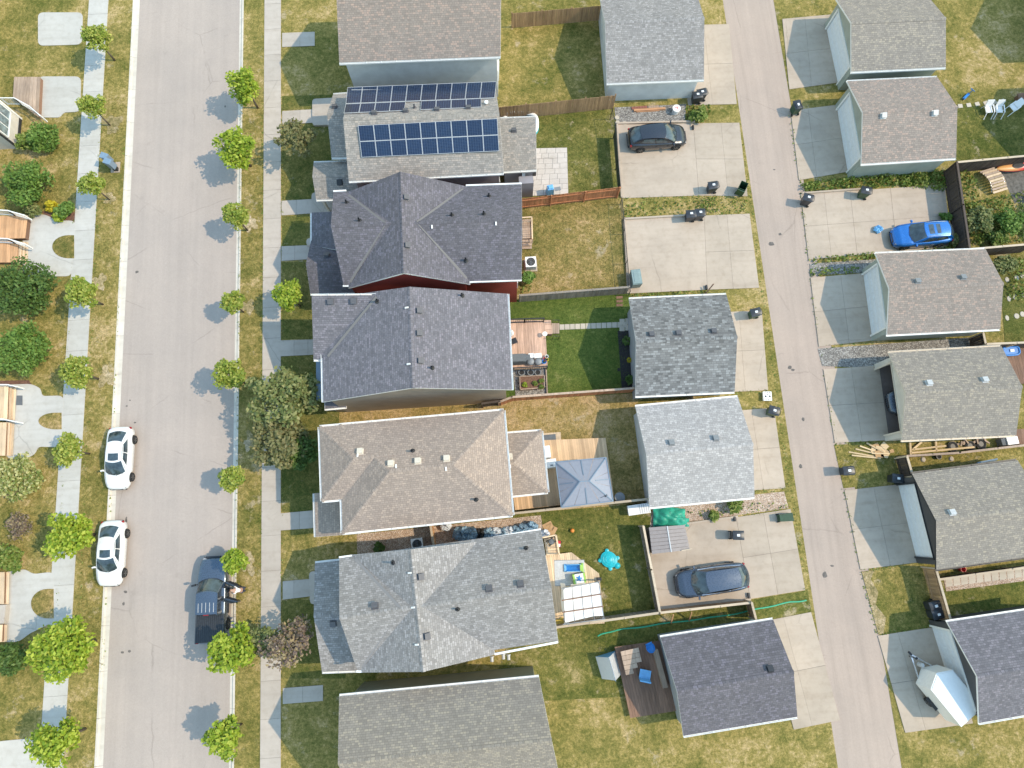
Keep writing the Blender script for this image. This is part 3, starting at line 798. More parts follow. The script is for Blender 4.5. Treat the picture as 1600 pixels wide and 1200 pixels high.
# ---- house with the solar panels
h = house('house', 'taupe shingled house carrying two arrays of blue solar panels on its roof', 'house', (690, 220))
def mirror(e0, e1, r0, r1, ze, zr, flip=False):
    A0, A1, R0, R1 = at(*e0, ze), at(*e1, ze), at(*r0, zr), at(*r1, zr)
    B0, B1 = R0 * 2 - A0, R1 * 2 - A1; B0.z = B1.z = ze
    return [[A0, A1, R1, R0], [B1, B0, R0, R1]]
f1 = roof(h, mirror((545, 283), (787, 270), (536, 185), (780, 178), 5.4, 7.5), 'sh_grey'); s = gable_walls(h, f1, 's_mauve'); wall_windows(h, *s)
f2 = roof(h, mirror((518, 246), (572, 245), (511, 178), (560, 176), 3.4, 4.9), 'sh_grey', name='porch_roof'); gable_walls(h, f2, 's_mauve', end=.25)
f3 = roof(h, gable_faces((490, 254), (560, 252), (494, 312), (560, 310), 2.8, 3.7, (488, 275), (560, 273)), 'sh_grey', name='entry_roof')
for q in ((496, 262), (498, 306)):
    p = at(*q, 2.7); part('porch_post', MB().box(p.x + .1, p.y, 1.3, .18, .18, 2.6), M['white'], h, True)
f4 = roof(h, gable_faces((781, 185), (836, 183), (783, 268), (838, 265), 2.9, 4.0), 'sh_grey', name='rear_roof', skip=()); gable_walls(h, f4, 's_mauve', side=.3, end=.25)
# bump-out with its flat lid, wall lamp and corner board
A, B = at(833, 270, 2.6), at(836, 296, .2)
part('bump_out', MB().box(A.x - .55, A.y - .35, 1.1, 1.1, .6, 2.3), M['s_mauve'], h, True)
p = at(818, 275, 1.9); part('wall_lamp', MB().box(p.x, p.y + .05, 1.9, .16, .2, .26).box(p.x, p.y - .02, 2.08, .24, .3, .04), M['white'], h, True)
vents(h, f2, [(523, 168)]); vents(h, f4, [(803, 205)]); vents(h, f3, [(531, 285, 'box', 'black')])
vents(h, f1, [(585, 178), (634, 175), (683, 173), (732, 170), (648, 169, 'pipe'), (760, 163, 'cap', 'white')])
# panels: two rows of eight and nine on the near slope, staggered rows on the far one
def panels(faces, q, nu, nv, lift=.11, skip=()):
    n = normal(faces[0]); o = Vector((0, 0, CAMH)); P = []
    for px, py in q:
        d = ray(px, py); t = ((faces[0][0] + n * lift) - o).dot(n) / d.dot(n); P.append(o + d * t)
    f = lambda u, v: (P[0] * (1 - u) + P[1] * u) * (1 - v) + (P[3] * (1 - u) + P[2] * u) * v
    for i in range(nu):
        for j in range(nv):
            if (i, j) in skip: continue
            a, b, c, d = f(i / nu, j / nv), f((i + 1) / nu, j / nv), f((i + 1) / nu, (j + 1) / nv), f(i / nu, (j + 1) / nv)
            m_ = (a + b + c + d) / 4; k = [m_ + (p - m_) * .990 for p in (a, b, c, d)]
            fr = MB(); up = n * .04
            fr.face([p - up for p in reversed(k)])
            ins = [m_ + (p - m_) * .955 for p in k]
            for s_ in range(4):
                t_ = (s_ + 1) % 4; fr.face([k[s_] - up, k[t_] - up, k[t_], k[s_]]); fr.face([k[s_], k[t_], ins[t_], ins[s_]])
                fr.face([ins[s_], ins[t_], ins[t_] - n * .006, ins[s_] - n * .006])
            po = part('solar_panel', fr, M['panelframe'], h, True, fix=False)
            ce = MB(); g_ = [p - n * .006 for p in ins]; ce.face(g_, 0, [(0, 10), (6, 10), (6, 0), (0, 0)]); part('cell_sheet', ce, M['cells'], po, True, fix=False)
    rl = MB()
    for v in (.2, .8): rl.bar(f(0, v) - n * .07, f(1, v) - n * .07, .05, .05)
    part('panel_rail', rl, M['chrome'], h, True)
mt, t, b = NM('solar cells'); uv = coords(t, 'UV')
br = N(t, 'ShaderNodeTexBrick', i_Scale=1.0, i_Brick_Width=1.0, i_Row_Height=1.0, i_Mortar_Size=.045, i_Mortar_Smooth=.1); br.offset = 0; t.links.new(uv, br.inputs['Vector'])
br.inputs['Color1'].default_value = (.008, .018, .050, 1); br.inputs['Color2'].default_value = (.010, .025, .070, 1); br.inputs['Mortar'].default_value = (.07, .10, .15, 1)
oi = N(t, 'ShaderNodeObjectInfo'); t.links.new(mix(t, .5, br.outputs['Color'], ramp(t, oi.outputs['Random'], [(0, (.7, .7, .75)), (1, (1.3, 1.3, 1.25))]), 'MULTIPLY'), b.inputs['Base Color'])
b.inputs['Roughness'].default_value = .18; b.inputs['Coat Weight'].default_value = .05; M['cells'] = mt
M['panelframe'] = plain('panel frame', (.52, .53, .55), .4, .2)
panels([f1[0]], [(559, 196), (777, 185), (780, 236), (565, 246)], 9, 2)
panels([f1[1]], [(543, 136), (776, 127), (773, 153), (540, 162)], 10, 1)
panels([f1[1]], [(540, 162.4), (634, 158.6), (632, 172.4), (537, 176.6)], 4, 1)
panels([f1[1]], [(658, 157.6), (752, 153.8), (752, 167), (657, 171.2)], 4, 1)

# ---- charcoal cross-gabled house with dark red walls
h = house('house', 'charcoal cross gabled house with a dark red south wall', 'house', (660, 370))
fa = roof(h, gable_faces((521, 300), (815, 288), (537, 446), (815, 437), 5.4, 7.45), 'sh_dark', skip=(0, 3)); s = gable_walls(h, fa, 's_red', side=.2); wall_windows(h, *s)
fb = roof(h, gable_faces((541, 301), (545, 450), (728, 291), (734, 444), 5.41, 7.9), 'sh_dark', name='cross_roof', gutters=False, lift=.004); gable_walls(h, fb, 's_red', end=.10, side=.3)
gm = MB()
for a, b_ in (((521, 299), (541, 298)), ((728, 290), (815, 287)), ((536, 447), (545, 447)), ((733, 441), (815, 438))):
    p, q = at(*a, 5.33), at(*b_, 5.33); m_ = MB(); m_.bar(p, q, .11, .12); part('gutter', m_, M['white'], h, True)
fp = roof(h, [[at(487, 332, 2.9), at(487, 384, 2.9), at(540, 392, 4.2), at(540, 330, 4.2)]], 'sh_dark', name='porch_roof')
fq = roof(h, gable_faces((486, 376), (560, 374), (485, 459), (560, 457), 2.8, 4.3, (478, 412), (560, 410)), 'sh_dark', name='entry_roof', lift=.01)
gable_walls(h, fq, 's_red', end=.4)
p = at(490, 338, 2.8); part('porch_post', MB().box(p.x + .12, p.y - .12, 1.35, .2, .2, 2.7), M['white'], h, True)
vents(h, fa + fb, [(542, 317, 'pipe', 'black'), (634, 309), (636, 384), (764, 307, 'pipe', 'black'), (706, 337, 'pipe', 'black'), (756, 335, 'pipe', 'black'), (728, 407, 'pipe', 'black'), (675, 354, 'clip', 'white'), (775, 349, 'clip', 'white'), (562, 345, 'pipe', 'black')])
vents(h, fq, [(511, 400)])
for p in ([(545, 305), (602, 349), (547, 441)], [(724, 295), (652, 347), (729, 435)]): valley(h, fa + fb, p, 'sh_mid')

# ---- slate house with the long taupe south wall
h = house('house', 'slate grey gabled house with a long taupe south wall, beside the red deck', 'house', (650, 540))
fm = roof(h, gable_faces((502, 467), (505, 628), (793, 459), (800, 609), 5.2, 7.9, (640, 448), (645, 606)), 'sh_slate', trim='white'); s = gable_walls(h, fm, 's_beige', side=.4, end=.12)
k = [at(487, 462, 6.9), at(596, 461, 6.9), at(512, 562, 5.0), at(490, 562, 5.0)]
ff = roof(h, [k], 'sh_slate', name='front_roof', lift=.02)
valley(h, fm + ff, [(588, 464), (512, 557)], 'sh_mid')
part('wall', MB().prism([(p.x, p.y) for p in (at(497, 470, 5.2), at(520, 470, 5.2), at(520, 556, 5.2), at(497, 556, 5.2))], -.1, 4.9), M['s_beige'], h, True)
pr = MB().prism([(p.x, p.y) for p in ats([(494, 562), (512, 561), (512, 626), (494, 625)], 3.0)], 2.9, 3.02); part('porch_roof', pr, M['bluewall'], h, True)
fs_ = roof(h, [[at(507, 639, 2.5), at(541, 636, 2.5), at(537, 616, 3.3), at(507, 618, 3.3)]], 'sh_slate', name='bay_roof')
part('bay_wall', MB().prism([(p.x, p.y) for p in ats([(512, 634), (536, 632), (536, 618), (512, 620)], 2.6)], -.1, 2.5), M['s_beige'], h, True)
vents(h, fm + ff, [(517, 471), (553, 470), (655, 486), (655, 521), (657, 564), (590, 471, 'pipe', 'black'), (722, 462, 'pipe', 'black'), (675, 575, 'pipe', 'black'), (636, 481, 'clip', 'white'), (639, 569, 'clip', 'white')])
p = at(498, 563, 3.1); part('downpipe', MB().tube([(p.x, p.y, 3.1), (p.x + .3, p.y, 4.9)], .05, 6), M['white'], h, True)

# ---- tan hip-roofed house
h = house('house', 'tan shingled hip roofed house with white gutters, joined to the gazebo deck', 'house', (660, 740))
f0 = roof(h, hip_faces((530, 664), (787, 641), (801, 805), (535, 833), 5.4, 7.0), 'sh_tan'); box_walls(h, [(530, 664), (787, 641), (801, 805), (535, 833)], 5.4, 's_cream')
f9 = roof(h, hip_faces((499, 667), (660, 653), (668, 768), (503, 783), 5.41, 6.55, True, False), 'sh_tan', name='wing_roof', skip=(1, 3), lift=.006); box_walls(h, [(499, 667), (600, 658), (605, 775), (503, 783)], 5.4, 's_cream', .37)
f8 = roof(h, [[at(491, 771, 2.9), at(493, 839, 2.9), at(560, 834, 3.9), at(560, 765, 3.9)]], 'sh_tan', name='porch_roof')
for q in ((494, 775), (497, 833)):
    p = at(*q, 2.8); part('porch_post', MB().box(p.x + .15, p.y, 1.4, .2, .2, 2.8), M['white'], h, True)
f7 = roof(h, hip_faces((780, 678), (846, 673), (856, 769), (790, 776), 2.9, 4.0, False, True, True), 'sh_tan', name='rear_roof', skip=(1, 3)); box_walls(h, [(780, 678), (846, 673), (856, 769), (790, 776)], 2.9, 's_cream', .3)
vents(h, f0 + f9, [(563, 706, 'box', 'cream'), (611, 725, 'box', 'cream'), (653, 721, 'box', 'cream'), (698, 717, 'box', 'cream'), (645, 705, 'pipe', 'black'), (744, 780, 'pipe', 'black'), (619, 729, 'clip', 'white'), (697, 732, 'clip', 'white'), (559, 712, 'clip', 'white')])
vents(h, f7, [(796, 714, 'box', 'cream'), (797, 728, 'clip', 'white')])

# ---- mid grey cross-gabled house
h = house('house', 'mid grey cross gabled house with the white pergola at its back', 'house', (690, 940))
fa = roof(h, gable_faces((530, 872), (845, 828), (558, 1047), (872, 1001), 5.4, 7.6), 'sh_mid', skip=(0, 3)); s = gable_walls(h, fa, 's_cream'); wall_windows(h, *s)
fb = roof(h, gable_faces((550, 867), (565, 1051), (750, 846), (773, 1023), 5.41, 7.75), 'sh_mid', name='cross_roof', gutters=False, lift=.004); gable_walls(h, fb, 's_cream', end=.10, side=.3)
for a, b_ in (((530, 871), (551, 868)), ((752, 843), (845, 827)), ((773, 1022), (872, 1003)), ((557, 1049), (566, 1049))):
    p, q = at(*a, 5.33), at(*b_, 5.33); m_ = MB(); m_.bar(p, q, .12, .13); L = (q - p).length
    part('gutter', m_, M['white'], h, True)
fp = roof(h, gable_faces((492, 880), (600, 868), (503, 1050), (610, 1046), 2.9, 4.3, (490, 962), (600, 955)), 'sh_mid', name='porch_roof'); gable_walls(h, fp, 's_cream', end=.4)
vents(h, fa + fb, [(657, 901), (586, 947), (667, 994), (764, 920), (813, 913), (615, 879, 'pipe', 'black'), (715, 951, 'pipe', 'black'), (822, 857, 'pipe', 'black'), (641, 895, 'clip', 'white'), (646, 949, 'clip', 'white'), (652, 1007, 'clip', 'white')])
vents(h, fp, [(521, 974)])
valley(h, fa + fb, [(555, 873), (626, 950), (566, 1042)], 'sh_light')


# ---- next houses along the row
h = house('house', 'house with a moss grey north wall south of the mid grey gabled house', 'house', (700, 1130))
f6 = roof(h, gable_faces((530, 1088), (842, 1058), (556, 1260), (876, 1222), 5.4, 7.7), 'sh_olive', 'white'); s = gable_walls(h, f6, 's_moss', side=.36); wall_windows(h, *s)
for q in ((769, 1037), (787, 1033), (795, 1034)):
    p = at(*q, 2.2); part('wall_vent', MB().lathe([(.0, 0), (.11, 0), (.11, .28), (.15, .28), (.15, .34), (0, .36)], 8, (p.x, p.y + .12, p.z), 'y'), M['lgrey'], h, True)
h = house('house', 'brown grey shingled house north of the solar panel house', 'house', (670, 60))
f6 = roof(h, gable_faces((545, -40), (785, -48), (530, 98), (782, 88), 5.4, 7.7), 'sh_brown', 'white'); s = gable_walls(h, f6, 's_white'); wall_windows(h, *s)

# ------------------------------------------------------------------ garages
def garage(label, fs, sh, wallmat, door='0', trim='white', vs_=(), open_=False, side=.25, end=.3):
    c = (fs[0][2] + fs[0][3]) / 2
    h = thing('garage', label, 'garage', (c.x, c.y, 0))
    f = roof(h, fs, sh, trim, .14)
    s0, s1, d = gable_walls(h, f, wallmat, side, end, openings=(door,))
    S = s0 if door == '0' else s1; sg = 1 if door == '0' else -1
    a, b = S[0], S[2]; a = Vector((a.x, a.y, 0)); b = Vector((b.x, b.y, 0)); e = (b - a).normalized(); L = (b - a).length; zt = S[0].z
    jw = .5 if L > 6 else .4; dh = 2.25
    inn = d * sg
    def slab(poly, name, mat): # vertical polygon thickened inwards
        mb = MB(); P = [Vector(p) for p in poly]; Q = [p + inn * .14 for p in P]; mb.face(P); mb.face(list(reversed(Q)))
        for i in range(len(P)): j = (i + 1) % len(P); mb.face([P[i], P[j], Q[j], Q[i]])
        part(name, mb, M[mat], h, True)
    U = lambda k, z: a + e * k + Vector((0, 0, z))
    slab([U(0, -.1), U(jw, -.1), U(jw, zt), U(0, zt)], 'wall', wallmat); slab([U(L - jw, -.1), U(L, -.1), U(L, zt), U(L - jw, zt)], 'wall', wallmat)
    slab([U(jw, dh), U(L - jw, dh), U(L - jw, zt), U(jw, zt)], 'wall', wallmat)
    slab([U(0.0, zt + .004), U(L, zt + .004), Vector(S[1])], 'gable_wall', wallmat)
    fr = MB(); o_ = -inn * .02
    for p, q in ((U(jw, 0), U(jw, dh)), (U(L - jw, 0), U(L - jw, dh)), (U(jw - .06, dh + .05), U(L - jw + .06, dh + .05))): fr.bar(p + o_, q + o_, .12, .05 if p.z == q.z else .12)
    part('door_frame', fr, M['white' if trim == 'white' else trim], h, True)
    if not open_:
        for i in range(4):
            z0, z1 = dh / 4 * i + .012, dh / 4 * (i + 1) - .006; m_ = MB()
            P = [U(jw + .05, z0), U(L - jw - .05, z0), U(L - jw - .05, z1), U(jw + .05, z1)]; P = [p + inn * .06 for p in P]; Q = [p + inn * .045 for p in P]
            m_.face(P); m_.face(list(reversed(Q)))
            for k in range(4): j = (k + 1) % 4; m_.face([P[k], P[j], Q[j], Q[k]])
            nb = 8
            for k in range(nb):
                w_ = (L - 2 * jw - .1) / nb; c0 = U(jw + .05 + w_ * (k + .5), (z0 + z1) / 2) + inn * .052
                m_.bar(c0 - e * w_ * .38, c0 + e * w_ * .38, .02, (z1 - z0) * .6)
            part('door_panel', m_, M['door'], h, True)
    else:
        for i in range(4):
            m_ = MB(); m_.bar(U(L / 2, 2.35) + inn * (.5 + .56 * i), U(L / 2, 2.35) + inn * (1.04 + .56 * i), L - 2 * jw - .2, .05); part('door_panel', m_, M['door'], h, True)
        P = [U(.1, .02) + inn * .1, U(L - .1, .02) + inn * .1, U(L - .1, .02) + inn * 6, U(.1, .02) + inn * 6]
        m_ = MB(); m_.prism([(p.x, p.y) for p in (P[0], P[1], P[2], P[3])], -.05, .03); part('floor', m_, M['darkfloor'], h, True)
    vents(h, f, vs_)
    return h
M['darkfloor'] = concrete('garage floor', (.16, .13, .12), .6)  # darker base colour than the driveway, heavily stained
garage('garage with mottled grey shingles beside the dark flower bed', gable_faces((983, 467), (1135, 460), (993, 619), (1148, 612), 2.7, 4.2), 'sh_pat', 's_grey', '1', vs_=[(1018, 523), (1060, 521), (1115, 518)])
garage('garage with the pale silver roof beside the gazebo lawn', gable_faces((993, 635), (1153, 620), (1015, 793), (1179, 777), 2.7, 4.1), 'sh_light', 's_white', '1', vs_=[(1049, 692, 'box', 'grey'), (1118, 685, 'box', 'grey')])
garage('garage with brown grey shingles and sage green walls north of the blue car', mirror((1346, 256), (1494, 247), (1348, 175), (1496, 167), 2.7, 4.0), 'sh_brown', 's_sage', '0', vs_=[(1380, 181, 'box', 'lgrey'), (1460, 177, 'box', 'lgrey')])
garage('garage with olive grey shingles between the blue car and the grey gravel', gable_faces((1368, 396), (1540, 389), (1386, 523), (1563, 514), 2.7, 3.8), 'sh_brown', 's_sage', '0', vs_=[(1433, 440, 'box', 'grey'), (1504, 434, 'box', 'grey')])
garage('garage standing open with a dark car nosing out of it', gable_faces((1389, 551), (1565, 541), (1409, 688), (1588, 680), 2.7, 4.0), 'sh_olive', 's_cream', '0', trim='cream', vs_=[(1451, 599, 'box', 'lgrey'), (1538, 594, 'box', 'lgrey')], open_=True)
garage('garage with an olive roof and dark grey gable beside the row of stepping slabs', gable_faces((1425, 740), (1590, 719), (1463, 890), (1634, 866), 2.7, 4.05), 'sh_olive', 's_dark', '0', trim='darktrim', vs_=[(1487, 801, 'box', 'lgrey')])
garage('garage with slate blue shingles behind the white trailer', gable_faces((1480, 972), (1660, 945), (1530, 1130), (1712, 1098), 2.7, 4.1), 'sh_slate', 's_dark', '0', vs_=[])
garage('garage with charcoal shingles beside the brown deck', gable_faces((1032, 996), (1208, 968), (1068, 1150), (1246, 1120), 2.7, 4.1), 'sh_dark', 's_grey', '1', vs_=[(1203, 1045, 'box', 'darktrim')])
garage('garage with a pale grey wall along the gravel strip north of the black car', gable_faces((935, -15), (1085, -22), (948, 130), (1100, 124), 2.7, 4.2), 'sh_mid', 's_white', '1')
garage('garage with sage walls at the north end of the alley', mirror((1330, 112), (1478, 105), (1330, 35), (1478, 28), 2.7, 4.0), 'sh_olive', 's_sage', '0')
# ------------------------------------------------------------------ fences
PK = {}
def picket(mat, hh, wd=.138):
    k = (mat, hh, wd)
    if k not in PK: PK[k] = MB().box(0, 0, hh / 2, wd, .018, hh).mesh('picket', M[mat])
    return PK[k]
def fence(label, pts, hh=1.75, mat='f_brown', cap=None, side=1, wd=.138, group=None, name='wooden_fence', pitch=None):
    P = ats(pts, hh)
    for p in P: p.z = 0
    h = thing(name, label, 'fence', tuple(P[0]), group=group); o0 = P[0]
    pitch = pitch or wd + .008
    for a, b in zip(P, P[1:]):
        L = (b - a).length; e = (b - a) / L; nrm = Vector((-e.y, e.x, 0)) * side; rz = math.atan2(e.y, e.x)
        n = max(1, round(L / pitch)); st = L / n
        for i in range(n):
            p = a + e * (st * (i + .5)) + nrm * .045 - o0
            inst('picket', picket(mat, hh - .06, wd), h, (p.x, p.y, .04 + rnd.uniform(-.012, .012)), rz + rnd.uniform(-.01, .01), rot=(rnd.uniform(-.006, .006), rnd.uniform(-.006, .006), rz))
        rl = MB()
        for z in (.35, hh - .3): rl.bar(a - o0 + Vector((0, 0, z)), b - o0 + Vector((0, 0, z)), .04, .09)
        part('rail', rl, M[mat], h)
        if cap:
            m_ = MB(); m_.bar(a - o0 + nrm * .02 + Vector((0, 0, hh)), b - o0 + nrm * .02 + Vector((0, 0, hh)), .15, .035); part('cap_rail', m_, M[cap], h)
        np_ = max(1, round(L / 2.4))
        for i in range(np_ + 1):
            p = a + (b - a) * (i / np_) - o0 - nrm * .01
            part('post', MB().box(p.x, p.y, hh / 2 + .02, .09, .09, hh + .08, rz), M[cap or mat], h)
    return h
fence('brown board fence along the north edge of the solar house yard', [(775, 167), (962, 148)], 1.8, 'f_brown', None, -1)
fence('red cedar board fence with two rails, south edge of the paver patio yard', [(808, 312), (969, 293)], 1.7, 'f_red', None, 1)
fence('weathered grey board fence between the dry lawn and the red deck lawn', [(812, 461), (983, 448)], 1.5, 'f_grey', 'f_grey', -1)
fence('brown board fence with a grey brown cap between the green lawn and the golden lawn', [(779, 628), (800, 620), (992, 606)], 1.5, 'f_red', 'd_grey', -1)
fence('dark board fence with a pale rail between the gazebo deck and the turtle yard', [(800, 802), (1015, 779)], 1.7, 'f_dark', 'f_cap', -1)
fence('weathered board fence between the turtle yard and the grey van', [(1005, 822), (1018, 890), (1031, 958)], 1.7, 'f_grey', 'f_cap', 1)
fence('grey board fence with a cream rail behind the white pergola', [(868, 981), (1031, 958)], 1.7, 'f_grey', 'f_cap', 1)
fence('short new board fence with orange braces south of the grey van', [(1031, 958), (1175, 942)], 1.4, 'f_brown', 'f_cap', 1)
fence('brown gate panel beside the charcoal garage and its lawn', [(1174, 941), (1181, 968)], 1.5, 'f_brown', 'f_cap', 1)
fence('dark board fence with a white rail beside the kayak', [(1496, 253), (1615, 242)], 1.75, 'f_dark', 'f_cap', -1)
fence('tall dark brown board fence behind the blue car', [(1495, 253), (1505, 320), (1515, 388)], 1.8, 'f_dark', 'f_dark', 1)
fence('dark board fence between the kayak yard and the stepping stone yard', [(1515, 389), (1620, 380)], 1.75, 'f_dark', 'f_cap', -1)
fence('short dark fence at the east end of the grey gravel', [(1536, 520), (1540, 538), (1640, 534)], 1.7, 'f_dark', 'f_cap', 1)
fence('low weathered fence along the lumber frames', [(1417, 712), (1500, 707), (1620, 693)], 1.3, 'f_grey', 'd_grey', -1)
fence('short dark fence behind the black bin by the lumber', [(1417, 713), (1426, 744)], 1.6, 'f_dark', 'f_cap', 1)
fence('brown fence of wide boards behind the two bins by the stepping slabs', [(1462, 888), (1486, 972)], 1.7, 'f_brown', 'f_cap', 1)
fence('low dark fence along the south eave of the olive roofed garage', [(1468, 905), (1640, 881)], 1.1, 'f_dark', 'f_cap', -1)
fence('short dark fence closing the gap behind the slate house', [(753, 631), (781, 627)], 1.6, 'f_dark', 'f_dark', 1)
fence('dark board fence between the two garages by the utility lid', [(1090, 627), (1126, 622)], 1.2, 'f_dark', 'f_brown', -1)
# two pine gate boards in the gravel passage
fence('pine gate panel across the gravel passage beside the air conditioner', [(672, 820), (677, 852)], 1.6, 'd_orange', 'f_cap', 1)
fence('garden fence north of the brown grey shingled house', [(800, 20), (940, 8)], 1.7, 'f_brown', None, -1)
# wire fence with dark privacy fabric
def wire_fence(label, pts, hh, fabric=None):
    P = ats(pts, hh)
    for p in P: p.z = 0
    h = thing('wire_fence', label, 'fence', tuple(P[0])); o0 = P[0]
    for a, b in zip(P, P[1:]):
        L = (b - a).length; n = max(1, round(L / 2.2)); m_ = MB()
        for z in [hh] + [hh * k / 8 for k in range(1, 8)]: m_.tube([a - o0 + Vector((0, 0, z)), b - o0 + Vector((0, 0, z))], .022 if z == hh else .006, 5)
        part('top_rail', m_, M['black'], h)
        for i in range(n + 1):
            p = a + (b - a) * (i / n) - o0; part('post', MB().lathe([(.03, 0), (.03, hh + .05), (0, hh + .08)], 6, (p.x, p.y, 0)), M['black'], h)
        if fabric:
            e = (b - a).normalized(); m_ = MB(); m_.bar(a - o0 + Vector((0, 0, (hh + .35) / 2)), b - o0 + Vector((0, 0, (hh + .35) / 2)), .02, hh - .35); part('fabric', m_, M[fabric], h)
M['fabric'] = plain('dark green fence fabric', (.035, .05, .03), .9)
wire_fence('black wire fence with dark green fabric west of the black car', [(957, 170), (962, 200)], 1.5)
wire_fence('black wire fence with dark fabric panels between the solar house lawn and the car pad', [(962, 201), (966, 250), (970, 293)], 1.5, 'fabric')
wire_fence('low black wire fence between the dry lawn and the empty parking pad', [(972, 310), (985, 455)], 1.1)

# ------------------------------------------------------------------ decks, porches, patios
def planks(root, q, z, mat, n, along='v', gap=.012, th=.04, name='plank', per=None):
    """deck boards over the quad q (NW NE SE SW); along='v' boards run north-south"""
    P = ats(q, z)
    f = lambda u, v: (P[0] * (1 - u) + P[1] * u) * (1 - v) + (P[3] * (1 - u) + P[2] * u) * v
    for i in range(n):
        a, b = i / n, (i + 1) / n
        k = [f(a, 0), f(b, 0), f(b, 1), f(a, 1)] if along == 'v' else [f(0, a), f(1, a), f(1, b), f(0, b)]
        m_ = sum(k, Vector()) / 4
        w_ = ((k[1] - k[0]).length if along == 'v' else (k[3] - k[0]).length); s_ = 1 - gap / w_
        kk = []
        for p in k:
            d = p - m_; e = ((k[1] - k[0]) if along == 'v' else (k[3] - k[0])).normalized(); kk.append(p - e * d.dot(e) * (1 - s_))
        part(name, MB().prism([(p.x, p.y) for p in kk], z - th, z + rnd.uniform(-.003, .003)), M[mat], root, True, fix=False)
def skirt(root, q, z, mat, name='frame'):
    P = ats(q, z); m_ = MB(); c = sum(P, Vector()) / 4
    P = [p + (c - p) * .03 for p in P]
    m_.prism([(p.x, p.y) for p in P], -.05, z - .045); part(name, m_, M[mat], root, True)
def rails(root, pts, z, hh, mat, name='railing', bal=.13, thick=.05):
    m_ = MB(); P = ats(pts, z + hh)
    for a, b in zip(P, P[1:]):
        dn = Vector((0, 0, hh)); m_.bar(a, b, thick * 1.5, thick); m_.bar(a - dn * .9, b - dn * .9, thick, thick)
        n = max(2, int((b - a).length / bal))
        for i in range(n + 1):
            p = a + (b - a) * i / n; w_ = .09 if i in (0, n) else .022; m_.bar(p, p - dn, w_, w_)
    part(name, m_, M[mat], root, True)
def deckthing(label, q, z, mat, n, along='v', frame='d_brown', cat='deck', name='deck', gap=.012):
    c = sum(ats(q), Vector()) / 4; h = thing(name, label, cat, (c.x, c.y, 0)); planks(h, q, z, mat, n, along, gap); skirt(h, q, z, frame); return h
# red deck behind the slate house
h = deckthing('weathered red plank deck with a black railing behind the slate house', [(797, 500), (851, 500), (856, 572), (800, 574)], .55, 'd_red', 25)
planks(h, [(851, 500), (861, 500), (863, 522), (852, 522)], .55, 'd_red', 3, 'h'); skirt(h, [(851, 500), (861, 500), (863, 522), (852, 522)], .55, 'd_brown')
rails(h, [(797, 499), (820, 498), (850, 497)], .55, .95, 'black'); rails(h, [(801, 575), (855, 572)], .55, .95, 'black')
p0, p1 = at(863, 504, .3), at(874, 504, .3)
for i, (x0, x1, zz) in enumerate(((862, 868, .36), (868, 874, .18))):
    planks(h, [(x0, 505), (x1, 505), (x1, 521), (x0, 521)], zz, 'd_grey', 2, 'v', name='step', th=.06)
for y in (500, 525):
    a, b = at(864, y, 1.3), at(874, y, .95); part('handrail', MB().tube([(a.x, a.y, .5), tuple(a), tuple(b), (b.x, b.y, 0)], .025, 5), M['black'], h, True)
# stepping path across the green lawn
st = link(bpy.data.objects.new('stepping_path', None)); st['kind'] = 'structure'; OFF[st.name] = (0, 0, 0)
for i in range(13):
    x = 878 + i * 8.2; y = 511.2 - i * .33; q = ats([(x - 3.7, y - 4), (x + 3.7, y - 4.2), (x + 3.8, y + 4), (x - 3.6, y + 4.2)])
    part('stone_slab', MB().prism([(p.x, p.y) for p in q], -.03, .03 + rnd.uniform(0, .012)), M['stone'], st, True)
for x, y in ((972, 503), (981, 502), (972, 513), (981, 512)):
    q = ats([(x - 4, y - 4.5), (x + 4, y - 4.5), (x + 4, y + 4.5), (x - 4, y + 4.5)]); part('stone_slab', MB().prism([(p.x, p.y) for p in q], -.03, .035), M['stone'], st, True)
for k in range(3):
    x, y = 968 + 0 * k, 465 + k * 6
    q = ats([(x - 5, y - 2), (x + 5, y - 2.4), (x + 5, y + 1.5), (x - 5, y + 2)]); part('stone_slab', MB().prism([(p.x, p.y) for p in q], -.03, .035), M['d_brown'], st, True)
# paver patio
pt = link(bpy.data.objects.new('patio', None)); pt['kind'] = 'structure'; OFF[pt.name] = (0, 0, 0)
q = ats([(834, 232), (886, 231), (888, 303), (822, 307)])
f = lambda u, v: (q[0] * (1 - u) + q[1] * u) * (1 - v) + (q[3] * (1 - u) + q[2] * u) * v
rows = 9
for j in range(rows):
    us = [0]
    while us[-1] < 1: us.append(min(1, us[-1] + rnd.choice((.13, .2, .26))))
    if len(us) > 2 and us[-1] - us[-2] < .08: us.pop(-2)
    for a, b in zip(us, us[1:]):
        k = [f(a, j / rows), f(b, j / rows), f(b, (j + 1) / rows), f(a, (j + 1) / rows)]; c = sum(k, Vector()) / 4; k = [p + (c - p).normalized() * .014 for p in k]
        part('paver', MB().prism([(p.x, p.y) for p in k], -.04, .035 + rnd.uniform(0, .008)), M['paver'], pt, True)
part('paver_bed', MB().prism([(p.x, p.y) for p in q], -.04, .012), M['joint'], pt, True)
# little landing with steps behind the charcoal house
h = deckthing('small pale wooden landing with steps behind the charcoal house', [(813, 343), (830, 342), (831, 372), (815, 373)], .7, 'd_grey', 9, 'h')
rails(h, [(815, 340), (831, 339), (832, 372)], .7, .9, 'd_pale', bal=.16)
for i, y in enumerate((374, 379, 384)): planks(h, [(816, y), (831, y - .3), (831, y + 4.4), (816, y + 4.7)], .52 - i * .17, 'd_grey', 2, 'h', name='step')
